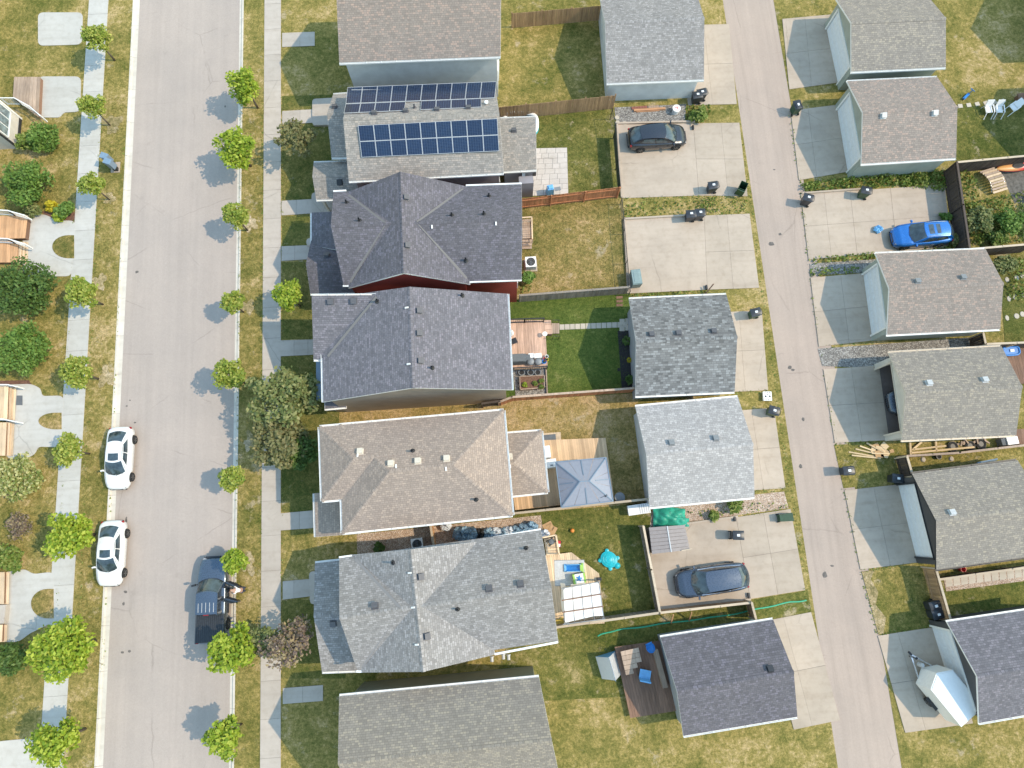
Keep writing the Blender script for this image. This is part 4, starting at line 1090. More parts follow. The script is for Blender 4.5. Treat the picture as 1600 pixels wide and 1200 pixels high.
# tan composite deck
h = deckthing('tan composite deck round the hip roofed house and under the gazebo', [(790, 690), (946, 684), (960, 780), (805, 797)], .55, 'd_tan', 44, gap=.008)
hs = thing('deck_step', 'pale side step carrying a dark mat on the north edge of the tan deck', 'step', tuple(at(862, 683)))
planks(hs, [(846, 677), (876, 675), (877, 690), (847, 692)], .32, 'd_pale', 5, 'h')
skirt(hs, [(846, 677), (876, 675), (877, 690), (847, 692)], .32, 'd_grey')
m_ = MB(); m_.prism([(p.x, p.y) for p in ats([(848, 680), (868, 678), (869, 688), (849, 690)], .34)], .324, .345); single('door_mat', m_, M['greycloth'], 'dark grey mat lying on the pale step of the tan deck', 'mat')
# angled deck with the pergola
h = thing('deck', 'pale pine deck with an angled corner in the turtle yard', 'deck', tuple(at(900, 915)))
def poly_planks(root, pts, z, mat, wd, ang=0.0, gap=.012, th=.04):
    """boards clipped to a convex outline"""
    P = [p.xy for p in ats(pts, z)]; c, s_ = math.cos(ang), math.sin(ang)
    T = [(p.x * c + p.y * s_, -p.x * s_ + p.y * c) for p in P]
    xs = [t_[0] for t_ in T]; x = min(xs)
    while x < max(xs):
        cl = T
        for lim, sg in ((x + gap / 2, 1), (x + wd - gap / 2, -1)):
            out = []
            for i in range(len(cl)):
                a, b = cl[i], cl[(i + 1) % len(cl)]; ia, ib = (a[0] - lim) * sg >= 0, (b[0] - lim) * sg >= 0
                if ia: out.append(a)
                if ia != ib: k = (lim - a[0]) / (b[0] - a[0]); out.append((lim, a[1] + (b[1] - a[1]) * k))
            cl = out
            if len(cl) < 3: break
        if len(cl) >= 3:
            w_ = [(p[0] * c - p[1] * s_, p[0] * s_ + p[1] * c) for p in cl]
            part('plank', MB().prism(w_, z - th, z + rnd.uniform(-.003, .003)), M[mat], root, True)
        x += wd
po = [(852, 868), (893, 863), (936, 896), (945, 974), (868, 978)]
poly_planks(h, po, .42, 'd_pale', .145, math.radians(3))
P = ats(po, .38); c = sum(P, Vector()) / 5; part('frame', MB().prism([tuple((p + (c - p) * .03).xy) for p in P], -.05, .375), M['d_brown'], h, True)
# landing with railing against the house
h = deckthing('raised pine landing with open railing beside the house wall in the turtle yard', [(850, 842), (869, 838), (873, 866), (854, 868)], .95, 'd_pale', 8, 'h')
rails(h, [(849, 840), (869, 836), (874, 866)], .95, .9, 'd_pale', bal=.2, thick=.06)
# brown deck by the charcoal garage
h = deckthing('dark brown plank deck with tall planter beside the charcoal garage', [(960, 1011), (1030, 1001), (1062, 1110), (985, 1122)], .4, 'd_brown', 17)
pb = MB(); a, b = at(1024, 1015, .9), at(1040, 1075, .9); pb.bar((a.x, a.y, .65), (b.x, b.y, .65), .35, .5); part('bench_box', pb, M['d_grey'], h, True)
# porches on the west side
h = deckthing('orange stained front porch with white railings, second from the north', [(-30, 338), (43, 337), (39, 372), (-30, 374)], .55, 'd_orange', 16, 'v')
for i, x in enumerate((39, 34)): pass
rails(h, [(-30, 326), (12, 329), (37, 336)], .5, .9, 'white'); rails(h, [(-30, 371), (12, 373), (38, 381)], .5, .9, 'white')
h2 = deckthing('orange stained porch stairs below the second porch', [(-30, 376), (28, 377), (27, 410), (-30, 410)], .5, 'd_orange', 10, 'v')
for i in range(3): planks(h2, [(29 + i * 5, 378), (33.6 + i * 5, 378), (32.6 + i * 5, 412), (28 + i * 5, 412)], .38 - .13 * i, 'd_pale', 2, name='step')
h = deckthing('brown stained front porch with white railing beside the cream house wall', [(22, 120), (63, 120), (60, 183), (20, 152)], .45, 'd_grey', 8, 'v')
rails(h, [(0, 153), (22, 153), (46, 166), (62, 180)], .45, .9, 'white')
for nm, y0, y1, xx in (('tan wooden stoop with broad steps by the curved double walk', 603, 656, 25), ('tan wooden stoop south of the white handrail', 660, 712, 22)):
    h = deckthing(nm, [(-20, y0), (xx - 12, y0), (xx - 14, y1), (-20, y1)], .5, 'd_pale', 5, 'v')
    for i in range(2): planks(h, [(xx - 12 + i * 6, y0), (xx - 6.4 + i * 6, y0), (xx - 8.4 + i * 6, y1), (xx - 14 + i * 6, y1)], .33 - .16 * i, 'd_pale', 2, name='step')
    if y0 == 603:
        rails(h, [(-20, 601), (12, 601), (25, 604)], .3, .8, 'white'); rails(h, [(-20, 654), (6, 655), (24, 659)], .3, .8, 'white')
for nm, y0, y1, xx in (('pale stoop with steps north of the white wall at the lower double walk', 894, 944, 15), ('pale stoop with steps south of the white wall at the lower double walk', 976, 1003, 12)):
    h = deckthing(nm, [(-20, y0), (xx - 8, y0), (xx - 9, y1), (-20, y1)], .45, 'd_pale', 4, 'v')
    planks(h, [(xx - 8, y0), (xx - 1, y0), (xx - 2, y1), (xx - 9, y1)], .25, 'd_pale', 2, name='step')
pw = MB(); a, b = at(-20, 946), at(8, 945); pw.prism([(p.x, p.y) for p in ats([(-20, 946), (9, 945), (6, 974), (-20, 976)], .5)], -.05, .5); struct('porch_slab', pw, M['walk'])
m_ = MB(); m_.prism([(p.x, p.y) for p in ats([(26, 618), (35, 618), (35, 633), (25, 633)], .07)], .055, .075); single('door_mat', m_, M['greycloth'], 'dark grey mat lying on the curved double walk', 'mat')

# houses along the west side of the street
h = house('house', 'cream house with a wide window in its street wall at the top left', 'house', (-60, 200))
P = [at(36, 186), at(27, 232)]; x = (P[0].x + P[1].x) / 2; ya, yb = P[0].y, P[1].y
part('wall', MB().prism([(x - 9, yb), (x, yb), (x, ya), (x - 9, ya)], -.1, 5.2), M['s_cream'], h, True)
part('corner_board', MB().box(x + .01, ya, 2.5, .12, .14, 5), M['white'], h, True); part('corner_board', MB().box(x + .01, yb, 2.5, .12, .14, 5), M['darktrim'], h, True)
window(h, (x + .01, yb + .2, 0), (x + .01, ya - .2, 0), 1.25, 2.75, (1, 0, 0), panes=3)
part('skirt_board', MB().box(x + .03, (ya + yb) / 2, .14, .05, ya - yb, .28), M['darktrim'], h, True)
fs_ = [[Vector((x + .35, yb - .35, 5.3)), Vector((x + .35, ya + .35, 5.3)), Vector((x - 4.5, ya + .35, 7.6)), Vector((x - 4.5, yb - .35, 7.6))], [Vector((x - 9.3, ya + .35, 5.3)), Vector((x - 9.3, yb - .35, 5.3)), Vector((x - 4.5, yb - .35, 7.6)), Vector((x - 4.5, ya + .35, 7.6))]]
roof(h, fs_, 'sh_grey')
for k, (y0, y1, xx, mt, lb) in enumerate(((330, 470, -60, 's_white', 'pale grey house just outside the left edge behind the orange porch'), (590, 720, -58, 's_cream', 'cream house at the left edge behind the tan stoops'), (885, 1010, -75, 's_grey', 'grey house at the left edge behind the pale stoops'), (1080, 1230, -75, 's_white', 'pale house at the bottom left'), (-40, 110, -40, 's_sage', 'sage house at the top left above the cream house'))):
    a, b = at(xx, y0), at(xx, y1); x = (a.x + b.x) / 2; h = thing('house', lb, 'house', (x - 4, (a.y + b.y) / 2, 0))
    part('wall', MB().prism([(x - 9, b.y), (x, b.y), (x, a.y), (x - 9, a.y)], -.1, 5.2), M[mt], h, True)
    L = a.y - b.y
    for u in (.18, .62): window(h, (x + .01, b.y + L * u, 0), (x + .01, b.y + L * (u + .22), 0), 1.2, 2.5, (1, 0, 0))
    X = lambda dx, y, z: Vector((x + dx, y, z)); y_, Y_ = b.y - .3, a.y + .3
    roof(h, [[X(.3, y_, 5.3), X(.3, Y_, 5.3), X(-4.5, Y_, 7.6), X(-4.5, y_, 7.6)], [X(-9.3, Y_, 5.3), X(-9.3, y_, 5.3), X(-4.5, y_, 7.6), X(-4.5, Y_, 7.6)]], ('sh_dark', 'sh_grey', 'sh_slate', 'sh_mid', 'sh_brown')[k])

# houses of the next street, just outside the right edge: their shade reaches the back lawns
for k, (y0, y1, lb) in enumerate(((25.4, 31.6, 'beige house beyond the right edge behind the lawn chairs'), (16.6, 22.6, 'grey house beyond the right edge behind the overgrown yard'), (8.5, 14.6, 'pale house beyond the right edge behind the stepping stone yard'), (34.2, 40.4, 'sage house beyond the top right corner'))):
    x = 46.6 + .3 * k; h = thing('house', lb, 'house', (x + 5, (y0 + y1) / 2, 0)); X = lambda dx, y, z: Vector((x + dx, y, z)); ym = (y0 + y1) / 2
    gf_ = roof(h, [[X(0, y0, 5.3), X(11, y0, 5.3), X(11, ym, 7.5), X(0, ym, 7.5)], [X(11, y1, 5.3), X(0, y1, 5.3), X(0, ym, 7.5), X(11, ym, 7.5)]], ('sh_brown', 'sh_mid', 'sh_olive', 'sh_dark')[k]); s = gable_walls(h, gf_, ('s_cream', 's_grey', 's_white', 's_sage')[k]); wall_windows(h, *s)
# ------------------------------------------------------------------ vehicles
def lerp(a, b, t): return a + (b - a) * t
def interp(tab, x):
    if x <= tab[0][0]: return tab[0][1]
    for (x0, y0), (x1, y1) in zip(tab, tab[1:]):
        if x <= x1:
            t = (x - x0) / (x1 - x0); return lerp(y0, y1, t * t * (3 - 2 * t) * .5 + t * .5)
    return tab[-1][1]
def wheel(root, x, y, R, wd, sg, rim='alloy'):
    t_ = MB(); t_.lathe([(R * .62, -wd / 2), (R * .93, -wd / 2), (R, -wd * .38), (R, wd * .38), (R * .93, wd / 2), (R * .62, wd / 2)], 20, (0, 0, 0), 'y')
    w_ = link(bpy.data.objects.new('wheel', None)); w_.parent = root; w_.location = (x, y, R)
    part('tyre', t_, M['rubber'], w_, smooth=40)
    r_ = MB(); r_.lathe([(0, sg * wd * .30), (R * .12, sg * wd * .42), (R * .14, sg * wd * .3), (R * .55, sg * wd * .22), (R * .64, sg * wd * .47), (R * .64, -sg * wd * .4)], 20, (0, 0, 0), 'y')
    for k in range(5):
        a = 2 * math.pi * k / 5; r_.bar((R * .1 * math.cos(a), sg * wd * .40, R * .1 * math.sin(a)), (R * .6 * math.cos(a), sg * wd * .46, R * .6 * math.sin(a)), .07, .03)
    part('rim', r_, M[rim], w_, smooth=40)
def car(label, L, W, col, prof, gh, R=.33, xf=None, xr=None, pos=(0, 0), rz=0, cat='car', name='parked_car', roofmat=None, sunroof=None, rails_=False, rim='alloy', tapf=.24, tapr=.15, side_n=2, trimm='black'):
    """prof: [(x, top height)] of hood and deck; gh: greenhouse dict"""
    p = at(*pos); zz = gh.get('z', 0.0)
    root = thing(name, label, cat, (p.x, p.y, zz), rz)
    H = L / 2; xf = H - .9 if xf is None else xf; xr = -H + .95 if xr is None else xr
    n = 72; mb = MB(); ring = []
    for i in range(n + 1):
        x = -H + L * i / n; t = abs(x) / H; tp = tapf if x > 0 else tapr
        w_ = W / 2 * (1 - tp * t ** 4.5 - .36 * t ** 22); zt = interp(prof, x) - .10 * t ** 16; zb = .22 + .10 * t ** 12
        sec = [(w_ * .90, zb), (w_ * .985, zb + .10), (w_, lerp(zb, zt, .55)), (w_ * .985, zt - .17), (w_ * .955, zt - .06), (w_ * .89, zt - .012), (w_ * .6, zt + .012), (w_ * .3, zt + .024), (0, zt + .028)]
        for xw in (xf, xr):
            d = abs(x - xw); Ra = R + .055
            if d < Ra:
                za = R + math.sqrt(Ra * Ra - d * d); sec = [(y, max(z, min(za + .02 * k, zt - .1))) if k < 3 else (y, z) for k, (y, z) in enumerate(sec)]
        ring.append([(x, y, z) for y, z in sec] + [(x, -y, z) for y, z in reversed(sec[:-1])])
    m = len(ring[0]); b = 0
    for r_ in ring: mb.v += r_
    for i in range(n):
        for j in range(m - 1):
            mb.f.append((i * m + j, i * m + j + 1, (i + 1) * m + j + 1, (i + 1) * m + j)); mb.m.append(0); mb.uv.append(None)
    mb.f.append(tuple(range(m))); mb.m.append(0); mb.uv.append(None); mb.f.append(tuple(n * m + j for j in range(m))); mb.m.append(0); mb.uv.append(None)
    part('body', mb, M[col], root, smooth=42)
    # wheel wells and floor
    fl = MB(); fl.box(0, 0, .42, L * .9, W * .80, .36); part('underbody', fl, M['black'], root)
    # greenhouse
    xA, xB, xC, xD, zA, zR, zD = gh['x'] + gh['h']; wA, wB, wC, wD = [k * W / 2 for k in gh.get('w', (.84, .66, .62, .78))]
    cA, cB, cC, cD = gh.get('c', (.26, .14, .12, .18)); crown = gh.get('crown', .06)
    def front(s, t):
        q = 1 - t * t; return Vector((lerp(xA + cA * q, xB + cB * q, s), t * lerp(wA, wB, s), lerp(zA, zR, s) + crown * q * s + .06 * math.sin(math.pi * s)))
    def back(s, t):
        q = 1 - t * t; return Vector((lerp(xD - cD * q, xC - cC * q, s), t * lerp(wD, wC, s), lerp(zD, zR, s) + crown * q * s + .05 * math.sin(math.pi * s)))
    def top(s, t):
        q = 1 - t * t; return Vector((lerp(xB + cB * q, xC - cC * q, s), t * lerp(wB, wC, s), zR + crown * q + .045 * math.sin(math.pi * s)))
    def sidef(sg):
        def f(s, v):
            a = Vector((lerp(xA, xD, s), sg * lerp(wA, wD, s), lerp(zA, zD, s) - .02)); c = Vector((lerp(xB, xC, s), sg * lerp(wB, wC, s), zR + .045 * math.sin(math.pi * s)))
            k = a * (1 - v) + c * v; k.y += sg * .05 * math.sin(math.pi * v) * math.sin(math.pi * s) ** .5 + sg * .05 * math.sin(math.pi * s); return k
        return f
    S = lambda f, s0, s1, t0, t1: (lambda u, v: f(lerp(s0, s1, u), lerp(t0, t1, v)))
    g = MB(); g.grid(S(front, 0, 1, -1, 1), 6, 10); g.grid(S(back, 0, 1, -1, 1), 6, 10)
    for sg in (-1, 1): g.grid(sidef(sg), 12, 5)
    part('cabin_frame', g, M[gh.get('frame', col)], root, smooth=50)
    g = MB(); g.grid(S(top, -.01, 1.01, -1, 1), 10, 10)
    part('roof', g, M[roofmat or col], root, smooth=50)
    def patch(name, f, s0, s1, t0, t1, off, mat, nu=6, nv=8, parent=root):
        c = Vector(((xB + xC) / 2, 0, .6)); g = MB()
        fn = lambda u, v: f(lerp(s0, s1, u), lerp(t0, t1, v))
        def o_(u, v):
            p = fn(u, v); e = 1e-3; n_ = (fn(min(1, u + e), v) - fn(max(0, u - e), v)).cross(fn(u, min(1, v + e)) - fn(u, max(0, v - e)))
            if n_.length < 1e-12: return p
            n_.normalize()
            if n_.dot(p - c) < 0: n_ = -n_
            return p + n_ * off
        g.grid(o_, nu, nv); return part(name, g, M[mat], parent, smooth=True)
    patch('windshield', front, .05, .95, -.93, .93, .010, 'glass')
    patch('rear_window', back, gh.get('rb', .08), .93, -.88, .88, .010, 'glass')
    for sg in (-1, 1):
        f = sidef(sg); e = [.10, .44, .47, .88] if side_n == 2 else [.08, .33, .36, .62, .65, .93]
        for k in range(0, len(e), 2): patch('side_window', f, e[k], e[k + 1], .20, .90, .012, 'glass', 5, 4)
        m_ = MB(); m_.box(xA - .12, sg * (W / 2 + .07), zA + .05, .12, .22, .13, sg * -.25, top=.8); m_.box(xA - .10, sg * (W / 2 - .04), zA + .01, .06, .14, .04); part('mirror', m_, M[trimm if trimm != 'black' else col], root)
        # lamps wrap round the corners
        hz = interp(prof, H - .22); m_ = MB(); m_.box(H - .27, sg * W * .335, hz - .10, .36, .20, .10, -sg * .62, ry=.22, top=.8); part('headlight', m_, M['lamp'], root)
        hz = interp(prof, -H + .14); m_ = MB(); m_.box(-H + .17, sg * W * .365, hz - .16, .14, .30, .13, sg * .5, top=.85); part('taillight', m_, M['redlamp'], root)
        for x_ in (xf, xr): wheel(root, x_, sg * (W / 2 - .10), R, .22, sg, rim)
        if rails_ and not gh.get('belt'):
            m_ = MB(); m_.tube([tuple(top(u, sg * .90) + Vector((0, 0, .05 if .04 < u < .97 else 0))) for u in (.03, .08, .3, .5, .7, .92, .97)], .022, 6); part('roof_rail', m_, M[gh.get('railmat', 'chrome')], root)
        if gh.get('belt'): part('chrome_strip', MB().tube([tuple(f(s_, .13) + Vector((0, sg * .02, 0))) for s_ in (.06, .2, .4, .6, .8, .94)], .028, 6), M['chrome'], root)
        m_ = MB(); hy = sg * (W / 2 + .006)
        for k in (.3, -.75): m_.box(xA - 1.0 + k * .9 + .2, hy, zA - .20, .2, .03, .035)
        part('door_handle', m_, M[trimm], root)
    gz = interp(prof, H - .1); m_ = MB(); m_.box(H - .035, 0, gz - .20, .07, W * .46, .18, top=.9); m_.box(H - .05, 0, gz - .36, .07, W * .6, .08); part('grille', m_, M['black'], root)
    m_ = MB(); m_.box(-H + .03, 0, .40, .08, W * .62, .12); part('bumper_insert', m_, M['black'], root)
    w_ = MB(); a, b = front(.02, -.5), front(.0, .45); 
    w_.bar(front(.03, -.75) + Vector((.03, 0, .02)), front(.06, -.02) + Vector((.03, 0, .02)), .03, .02); w_.bar(front(.03, .05) + Vector((.03, 0, .02)), front(.06, .75) + Vector((.03, 0, .02)), .03, .02); part('wiper', w_, M['black'], root)
    if sunroof:
        for s0, s1 in sunroof: patch('sunroof', top, s0, s1, -.62, .62, .008, 'glass')
    # hood shut line
    sl_ = MB()
    for sg in (-1, 1):
        pts = []
        for k in range(7):
            x_ = lerp(xA + .05, H - .28, k / 6); t = abs(x_) / H; w_ = W / 2 * (1 - tapf * t ** 5 - .1 * t ** 26) * .84; pts.append((x_, sg * w_, interp(prof, x_) + .002))
        sl_.tube(pts, .008, 4)
    part('hood_seam', sl_, M['black'], root)
    return root, dict(front=front, top=top, side=sidef)
M['p_white'] = paint('white car paint', (.78, .78, .78), 0, .3)
M['p_black'] = paint('graphite car paint', (.022, .024, .032), .2, .22)
M['p_blue'] = paint('bright blue car paint', (.010, .15, .50), .25, .22)
M['p_grey'] = paint('slate grey car paint', (.075, .095, .13), .5, .26)
M['p_steel'] = paint('blue grey truck paint', (.085, .115, .16), .45, .26)
sed = [(-2.3, .70), (-2.22, .90), (-1.9, 1.0), (-1.3, 1.0), (.5, .96), (1.0, .93), (1.7, .83), (2.1, .72), (2.28, .56)]
def sedan(label, pos, rz): return car(label, 4.55, 1.80, 'p_white', sed, dict(x=[1.02, .22, -.98, -1.78], h=[.93, 1.36, .98], rb=.06), pos=pos, rz=rz, sunroof=[(.06, .42)], trimm='p_white', rim='alloy')
sedan('northern of the two white sedans parked along the west kerb', (194, 717), math.radians(-91.5))
sedan('southern white sedan parked by the west kerb beside the big yellow green tree', (182, 864), math.radians(-91.5))
car('black hatchback parked at the back edge of the concrete pad by the gravel strip', 4.7, 1.88, 'p_black', [(-2.35, .75), (-2.25, 1.02), (-1.6, 1.08), (.6, 1.02), (1.2, .98), (1.8, .86), (2.2, .70), (2.35, .55)],
    dict(x=[1.25, .35, -1.35, -2.05], h=[.98, 1.52, 1.06], w=(.86, .70, .62, .74), rb=.1), R=.36, pos=(1024, 221), rz=math.radians(1), rails_=False, rim='alloy')
car('bright blue hatchback SUV parked on the slabbed pad by the dark fence', 4.55, 1.86, 'p_blue', [(-2.28, .8), (-2.2, 1.05), (-1.8, 1.1), (.5, 1.04), (1.1, 1.0), (1.75, .90), (2.12, .74), (2.28, .58)],
    dict(x=[.92, .12, -1.55, -2.08], h=[1.0, 1.56, 1.08], w=(.86, .68, .64, .72), rb=.12), R=.35, pos=(1432, 372), rz=math.radians(181), sunroof=[(.14, .34), (.44, .60)], rim='alloy', rails_=True)
car('slate grey minivan with chrome window rails on the pad beside the brown steel shed', 5.0, 1.95, 'p_grey', [(-2.5, .85), (-2.42, 1.1), (-1.8, 1.16), (.7, 1.06), (1.3, 1.02), (1.95, .9), (2.35, .74), (2.5, .58)],
    dict(x=[1.25, .45, -1.65, -2.36], h=[1.0, 1.62, 1.14], w=(.86, .70, .66, .72), rb=.1, belt=1), R=.34, pos=(1107, 905), rz=math.radians(184.5), rails_=True, side_n=3)
car('dark car nosing out of the open garage', 4.5, 1.82, 'p_grey', [(-2.25, .75), (-2.15, 1.0), (.5, 1.0), (1.0, .96), (1.7, .85), (2.1, .72), (2.25, .56)],
    dict(x=[1.0, .2, -1.3, -1.95], h=[.96, 1.45, 1.02], z=.03), pos=(1427, 628), rz=math.radians(181))
# ---- pickup with the two kerb-side doors open
def pickup():
    p = at(339, 934); root = thing('pickup_truck', 'blue grey pickup truck with a black bed cover and its kerb side doors open', 'pickup truck', (p.x, p.y, -.1), math.radians(89))
    L, W, H, R = 5.75, 1.98, 2.875, .39; col = M['p_steel']; xf, xr = 1.95, -1.75
    prof = [(-2.87, .95), (-2.8, 1.12), (-.95, 1.12), (1.0, 1.14), (1.35, 1.15), (2.2, 1.08), (2.65, .98), (2.87, .78)]
    n = 80; mb = MB(); ring = []
    for i in range(n + 1):
        x = -H + L * i / n; t = abs(x) / H; w_ = W / 2 * (1 - (.24 if x > 0 else .03) * t ** 5 - .08 * t ** 30); zt = interp(prof, x); zb = .36
        sec = [(w_ * .93, zb), (w_ * .99, zb + .1), (w_, zb + .4), (w_ * .985, zt - .16), (w_ * .96, zt - .04), (w_ * .9, zt), (w_ * .5, zt + .03), (0, zt + .045)]
        if x < -.98: sec = sec[:5] + [(w_ * .9, zt - .01), (w_ * .5, zt - .01), (0, zt - .01)]
        for xw in (xf, xr):
            d = abs(x - xw); Ra = R + .08
            if d < Ra: za = R + math.sqrt(Ra * Ra - d * d); sec = [(y, max(z, za + .02 * k)) if k < 3 else (y, z) for k, (y, z) in enumerate(sec)]
        ring.append([(x, y, z) for y, z in sec] + [(x, -y, z) for y, z in reversed(sec[:-1])])
    m = len(ring[0])
    for r_ in ring: mb.v += r_
    for i in range(n):
        for j in range(m - 1): mb.f.append((i * m + j, i * m + j + 1, (i + 1) * m + j + 1, (i + 1) * m + j)); mb.m.append(0); mb.uv.append(None)
    for e in (0, n): mb.f.append(tuple(e * m + j for j in range(m))); mb.m.append(0); mb.uv.append(None)
    part('body', mb, col, root, smooth=42)
    part('underbody', MB().box(0, 0, .55, L * .9, W * .8, .4), M['black'], root)
    # cab
    fr = lambda s, t: Vector((lerp(1.12 + .30 * (1 - t * t), .45 + .13 * (1 - t * t), s), t * lerp(.86, .72, s), lerp(1.15, 1.80, s) + .05 * (1 - t * t) * s))
    bk = lambda s, t: Vector((lerp(-1.0, -.92, s), t * lerp(.88, .72, s), lerp(1.10, 1.80, s) + .05 * (1 - t * t) * s))
    tp = lambda s, t: Vector((lerp(.45 + .13 * (1 - t * t), -.92, s), t * .72, 1.80 + .05 * (1 - t * t) + .03 * math.sin(math.pi * s)))
    sd = lambda sg: (lambda s, v: Vector((lerp(lerp(1.12, .45, v), lerp(-1.0, -.92, v), s), sg * lerp(lerp(.86, .88, s), .72, v), lerp(1.13, 1.80, v) + .03 * v * math.sin(math.pi * s))))
    g = MB(); g.grid(lambda u, v: fr(u, 2 * v - 1), 5, 8); g.grid(lambda u, v: bk(u, 2 * v - 1), 4, 8); g.grid(sd(1), 8, 4); part('cab_frame', g, col, root, smooth=50)
    g = MB(); g.grid(lambda u, v: tp(u, 2 * v - 1), 8, 8)
    part('roof', g, col, root, smooth=50)
    rb = MB()
    for k in range(5):
        t = -.72 + .36 * k; rb.tube([tuple(tp(s_, t) + Vector((0, 0, .004))) for s_ in (.48, .6, .75, .9)], .018, 6)
    part('roof_rib', rb, M['lgrey'], root, kind='stuff')
    g = MB(); g.grid(lambda u, v: fr(lerp(.06, .93, u), lerp(-.92, .92, v)) + Vector((.012, 0, .012)), 5, 8); part('windshield', g, M['glass'], root, smooth=True)
    g = MB(); g.grid(lambda u, v: fr(lerp(-.10, .04, u), lerp(-.98, .98, v)) + Vector((.014, 0, .03)), 2, 8); part('cowl', g, M['black'], root, smooth=True)
    g = MB(); g.grid(lambda u, v: bk(lerp(.15, .85, u), lerp(-.85, .85, v)) + Vector((-.012, 0, 0)), 3, 6); part('rear_window', g, M['glass'], root)
    for s0, s1 in ((.12, .48), (.52, .92)):
        g = MB(); g.grid(lambda u, v: sd(1)(lerp(s0, s1, u), lerp(.15, .88, v)) + Vector((0, .012, .004)), 4, 3); part('side_window', g, M['glass'], root)
    # open side: dark cabin, seats, pillar, sill
    g = MB(); g.grid(lambda u, v: sd(-1)(lerp(.0, 1, u), lerp(0, 1, v)) + Vector((0, .35, 0)), 2, 2); part('cabin_shade', g, M['black'], root)  # black sheet standing in for the shade inside the cab
    pl = MB()
    for s_ in (.0, .47, .5, 1.0): a, b = sd(-1)(s_, 0), sd(-1)(s_, 1); pl.bar(a, b, .09, .07)
    a, b = sd(-1)(0, 1), sd(-1)(1, 1); pl.bar(a, b, .08, .08); part('door_pillar', pl, col, root)
    for x_ in (.35, -.55):
        m_ = MB(); m_.box(x_, -.55, .95, .5, .5, .22); m_.box(x_ - .28, -.55, 1.3, .16, .5, .55, ry=-.2); part('seat', m_, M['grey'], root)
    st_ = MB().box(.0, -.99, .62, 2.0, .16, .1); part('sill', st_, M['black'], root)
    for x0, ln, ang, nm in ((1.08, 1.05, 68, 'front_door'), (-.02, .95, 74, 'rear_door')):
        a = math.radians(ang); d = Vector((-math.cos(a), -math.sin(a), 0)); nn = Vector((d.y, -d.x, 0)); o = Vector((x0, -.93, 0))
        m_ = MB()
        def P(k, z, off=0): return o + d * (k * ln) + nn * off + Vector((0, 0, z))
        ol = [(0, .55), (1, .55), (1, 1.12), (0, 1.12)]
        A = [P(k, z, .05) for k, z in ol]; B = [P(k, z, -.06) for k, z in ol]
        m_.face(A); m_.face(list(reversed(B)))
        for i in range(4): j = (i + 1) % 4; m_.face([A[i], A[j], B[j], B[i]])
        dr = part(nm, m_, col, root)
        m2 = MB(); m2.bar(P(.06, .85, -.075), P(.94, .85, -.075), .03, .5); m2.bar(P(.2, .92, -.13), P(.8, .92, -.13), .08, .07); part('door_card', m2, M['black'], dr)
        m2 = MB(); up = Vector((0, 0, .60)); f0, f1, f2, f3 = P(.0, 1.1), P(1, 1.1), P(.97, 1.72) , P(.45 if nm == 'front_door' else .06, 1.74)
        f2 += Vector((0, .16, 0)); f3 += Vector((0, .12, 0))
        for q, r_ in ((f1, f2), (f2, f3), (f3, f0)): m2.bar(q, r_, .05, .05)
        part('window_frame', m2, M['black'], dr)
        m2 = MB(); m2.face([f0, f1, f2, f3]); part('window_glass', m2, M['glass'], dr)
        if nm == 'front_door': m2 = MB().box(*(P(.12, 1.18, .22)), .13, .24, .2, a); part('mirror', m2, M['black'], dr)
    part('mirror', MB().box(.98, 1.16, 1.22, .14, .26, .20, .2).box(1.02, 1.0, 1.18, .06, .14, .05), M['black'], root)
    # bed cover with lengthwise ribs
    m_ = MB(); m_.box(-1.92, 0, 1.14, 1.78, W * .88, .05); part('bed_cover', m_, M['black'], root)
    m_ = MB()
    for k in range(13): m_.box(-1.92, -.78 + .13 * k, 1.168, 1.72, .035, .014)
    part('cover_slat', m_, M['bedrib'], root, kind='stuff')
    m_ = MB()
    for sg in (-1, 1): m_.box(-1.92, sg * W * .465, 1.145, 1.86, .09, .06)
    part('bed_rail', m_, M['bedrib'], root)
    part('third_brake_light', MB().box(-.965, 0, 1.80, .05, .36, .04), M['redlamp'], root)
    for sg in (-1, 1):
        for x_ in (xf, xr): wheel(root, x_, sg * (W / 2 - .12), R, .26, sg)
        part('headlight', MB().box(H - .26, sg * .60, .90, .30, .26, .14, -sg * .45), M['lamp'], root); part('taillight', MB().box(-H + .05, sg * .88, .9, .12, .16, .4), M['redlamp'], root)
    part('grille', MB().box(H - .05, 0, .82, .1, 1.0, .34), M['black'], root); part('bumper', MB().box(H - .08, 0, .55, .2, 1.35, .2).box(-H + .02, 0, .6, .2, 1.7, .2), M['grey'], root)
    part('wiper', MB().bar((1.36, -.5, 1.20), (1.28, .1, 1.26), .03, .02).bar((1.36, .15, 1.21), (1.2, .68, 1.26), .03, .02), M['black'], root)
M['bedrib'] = plain('dark ribbed vinyl', (.045, .05, .058), .5)
pickup()
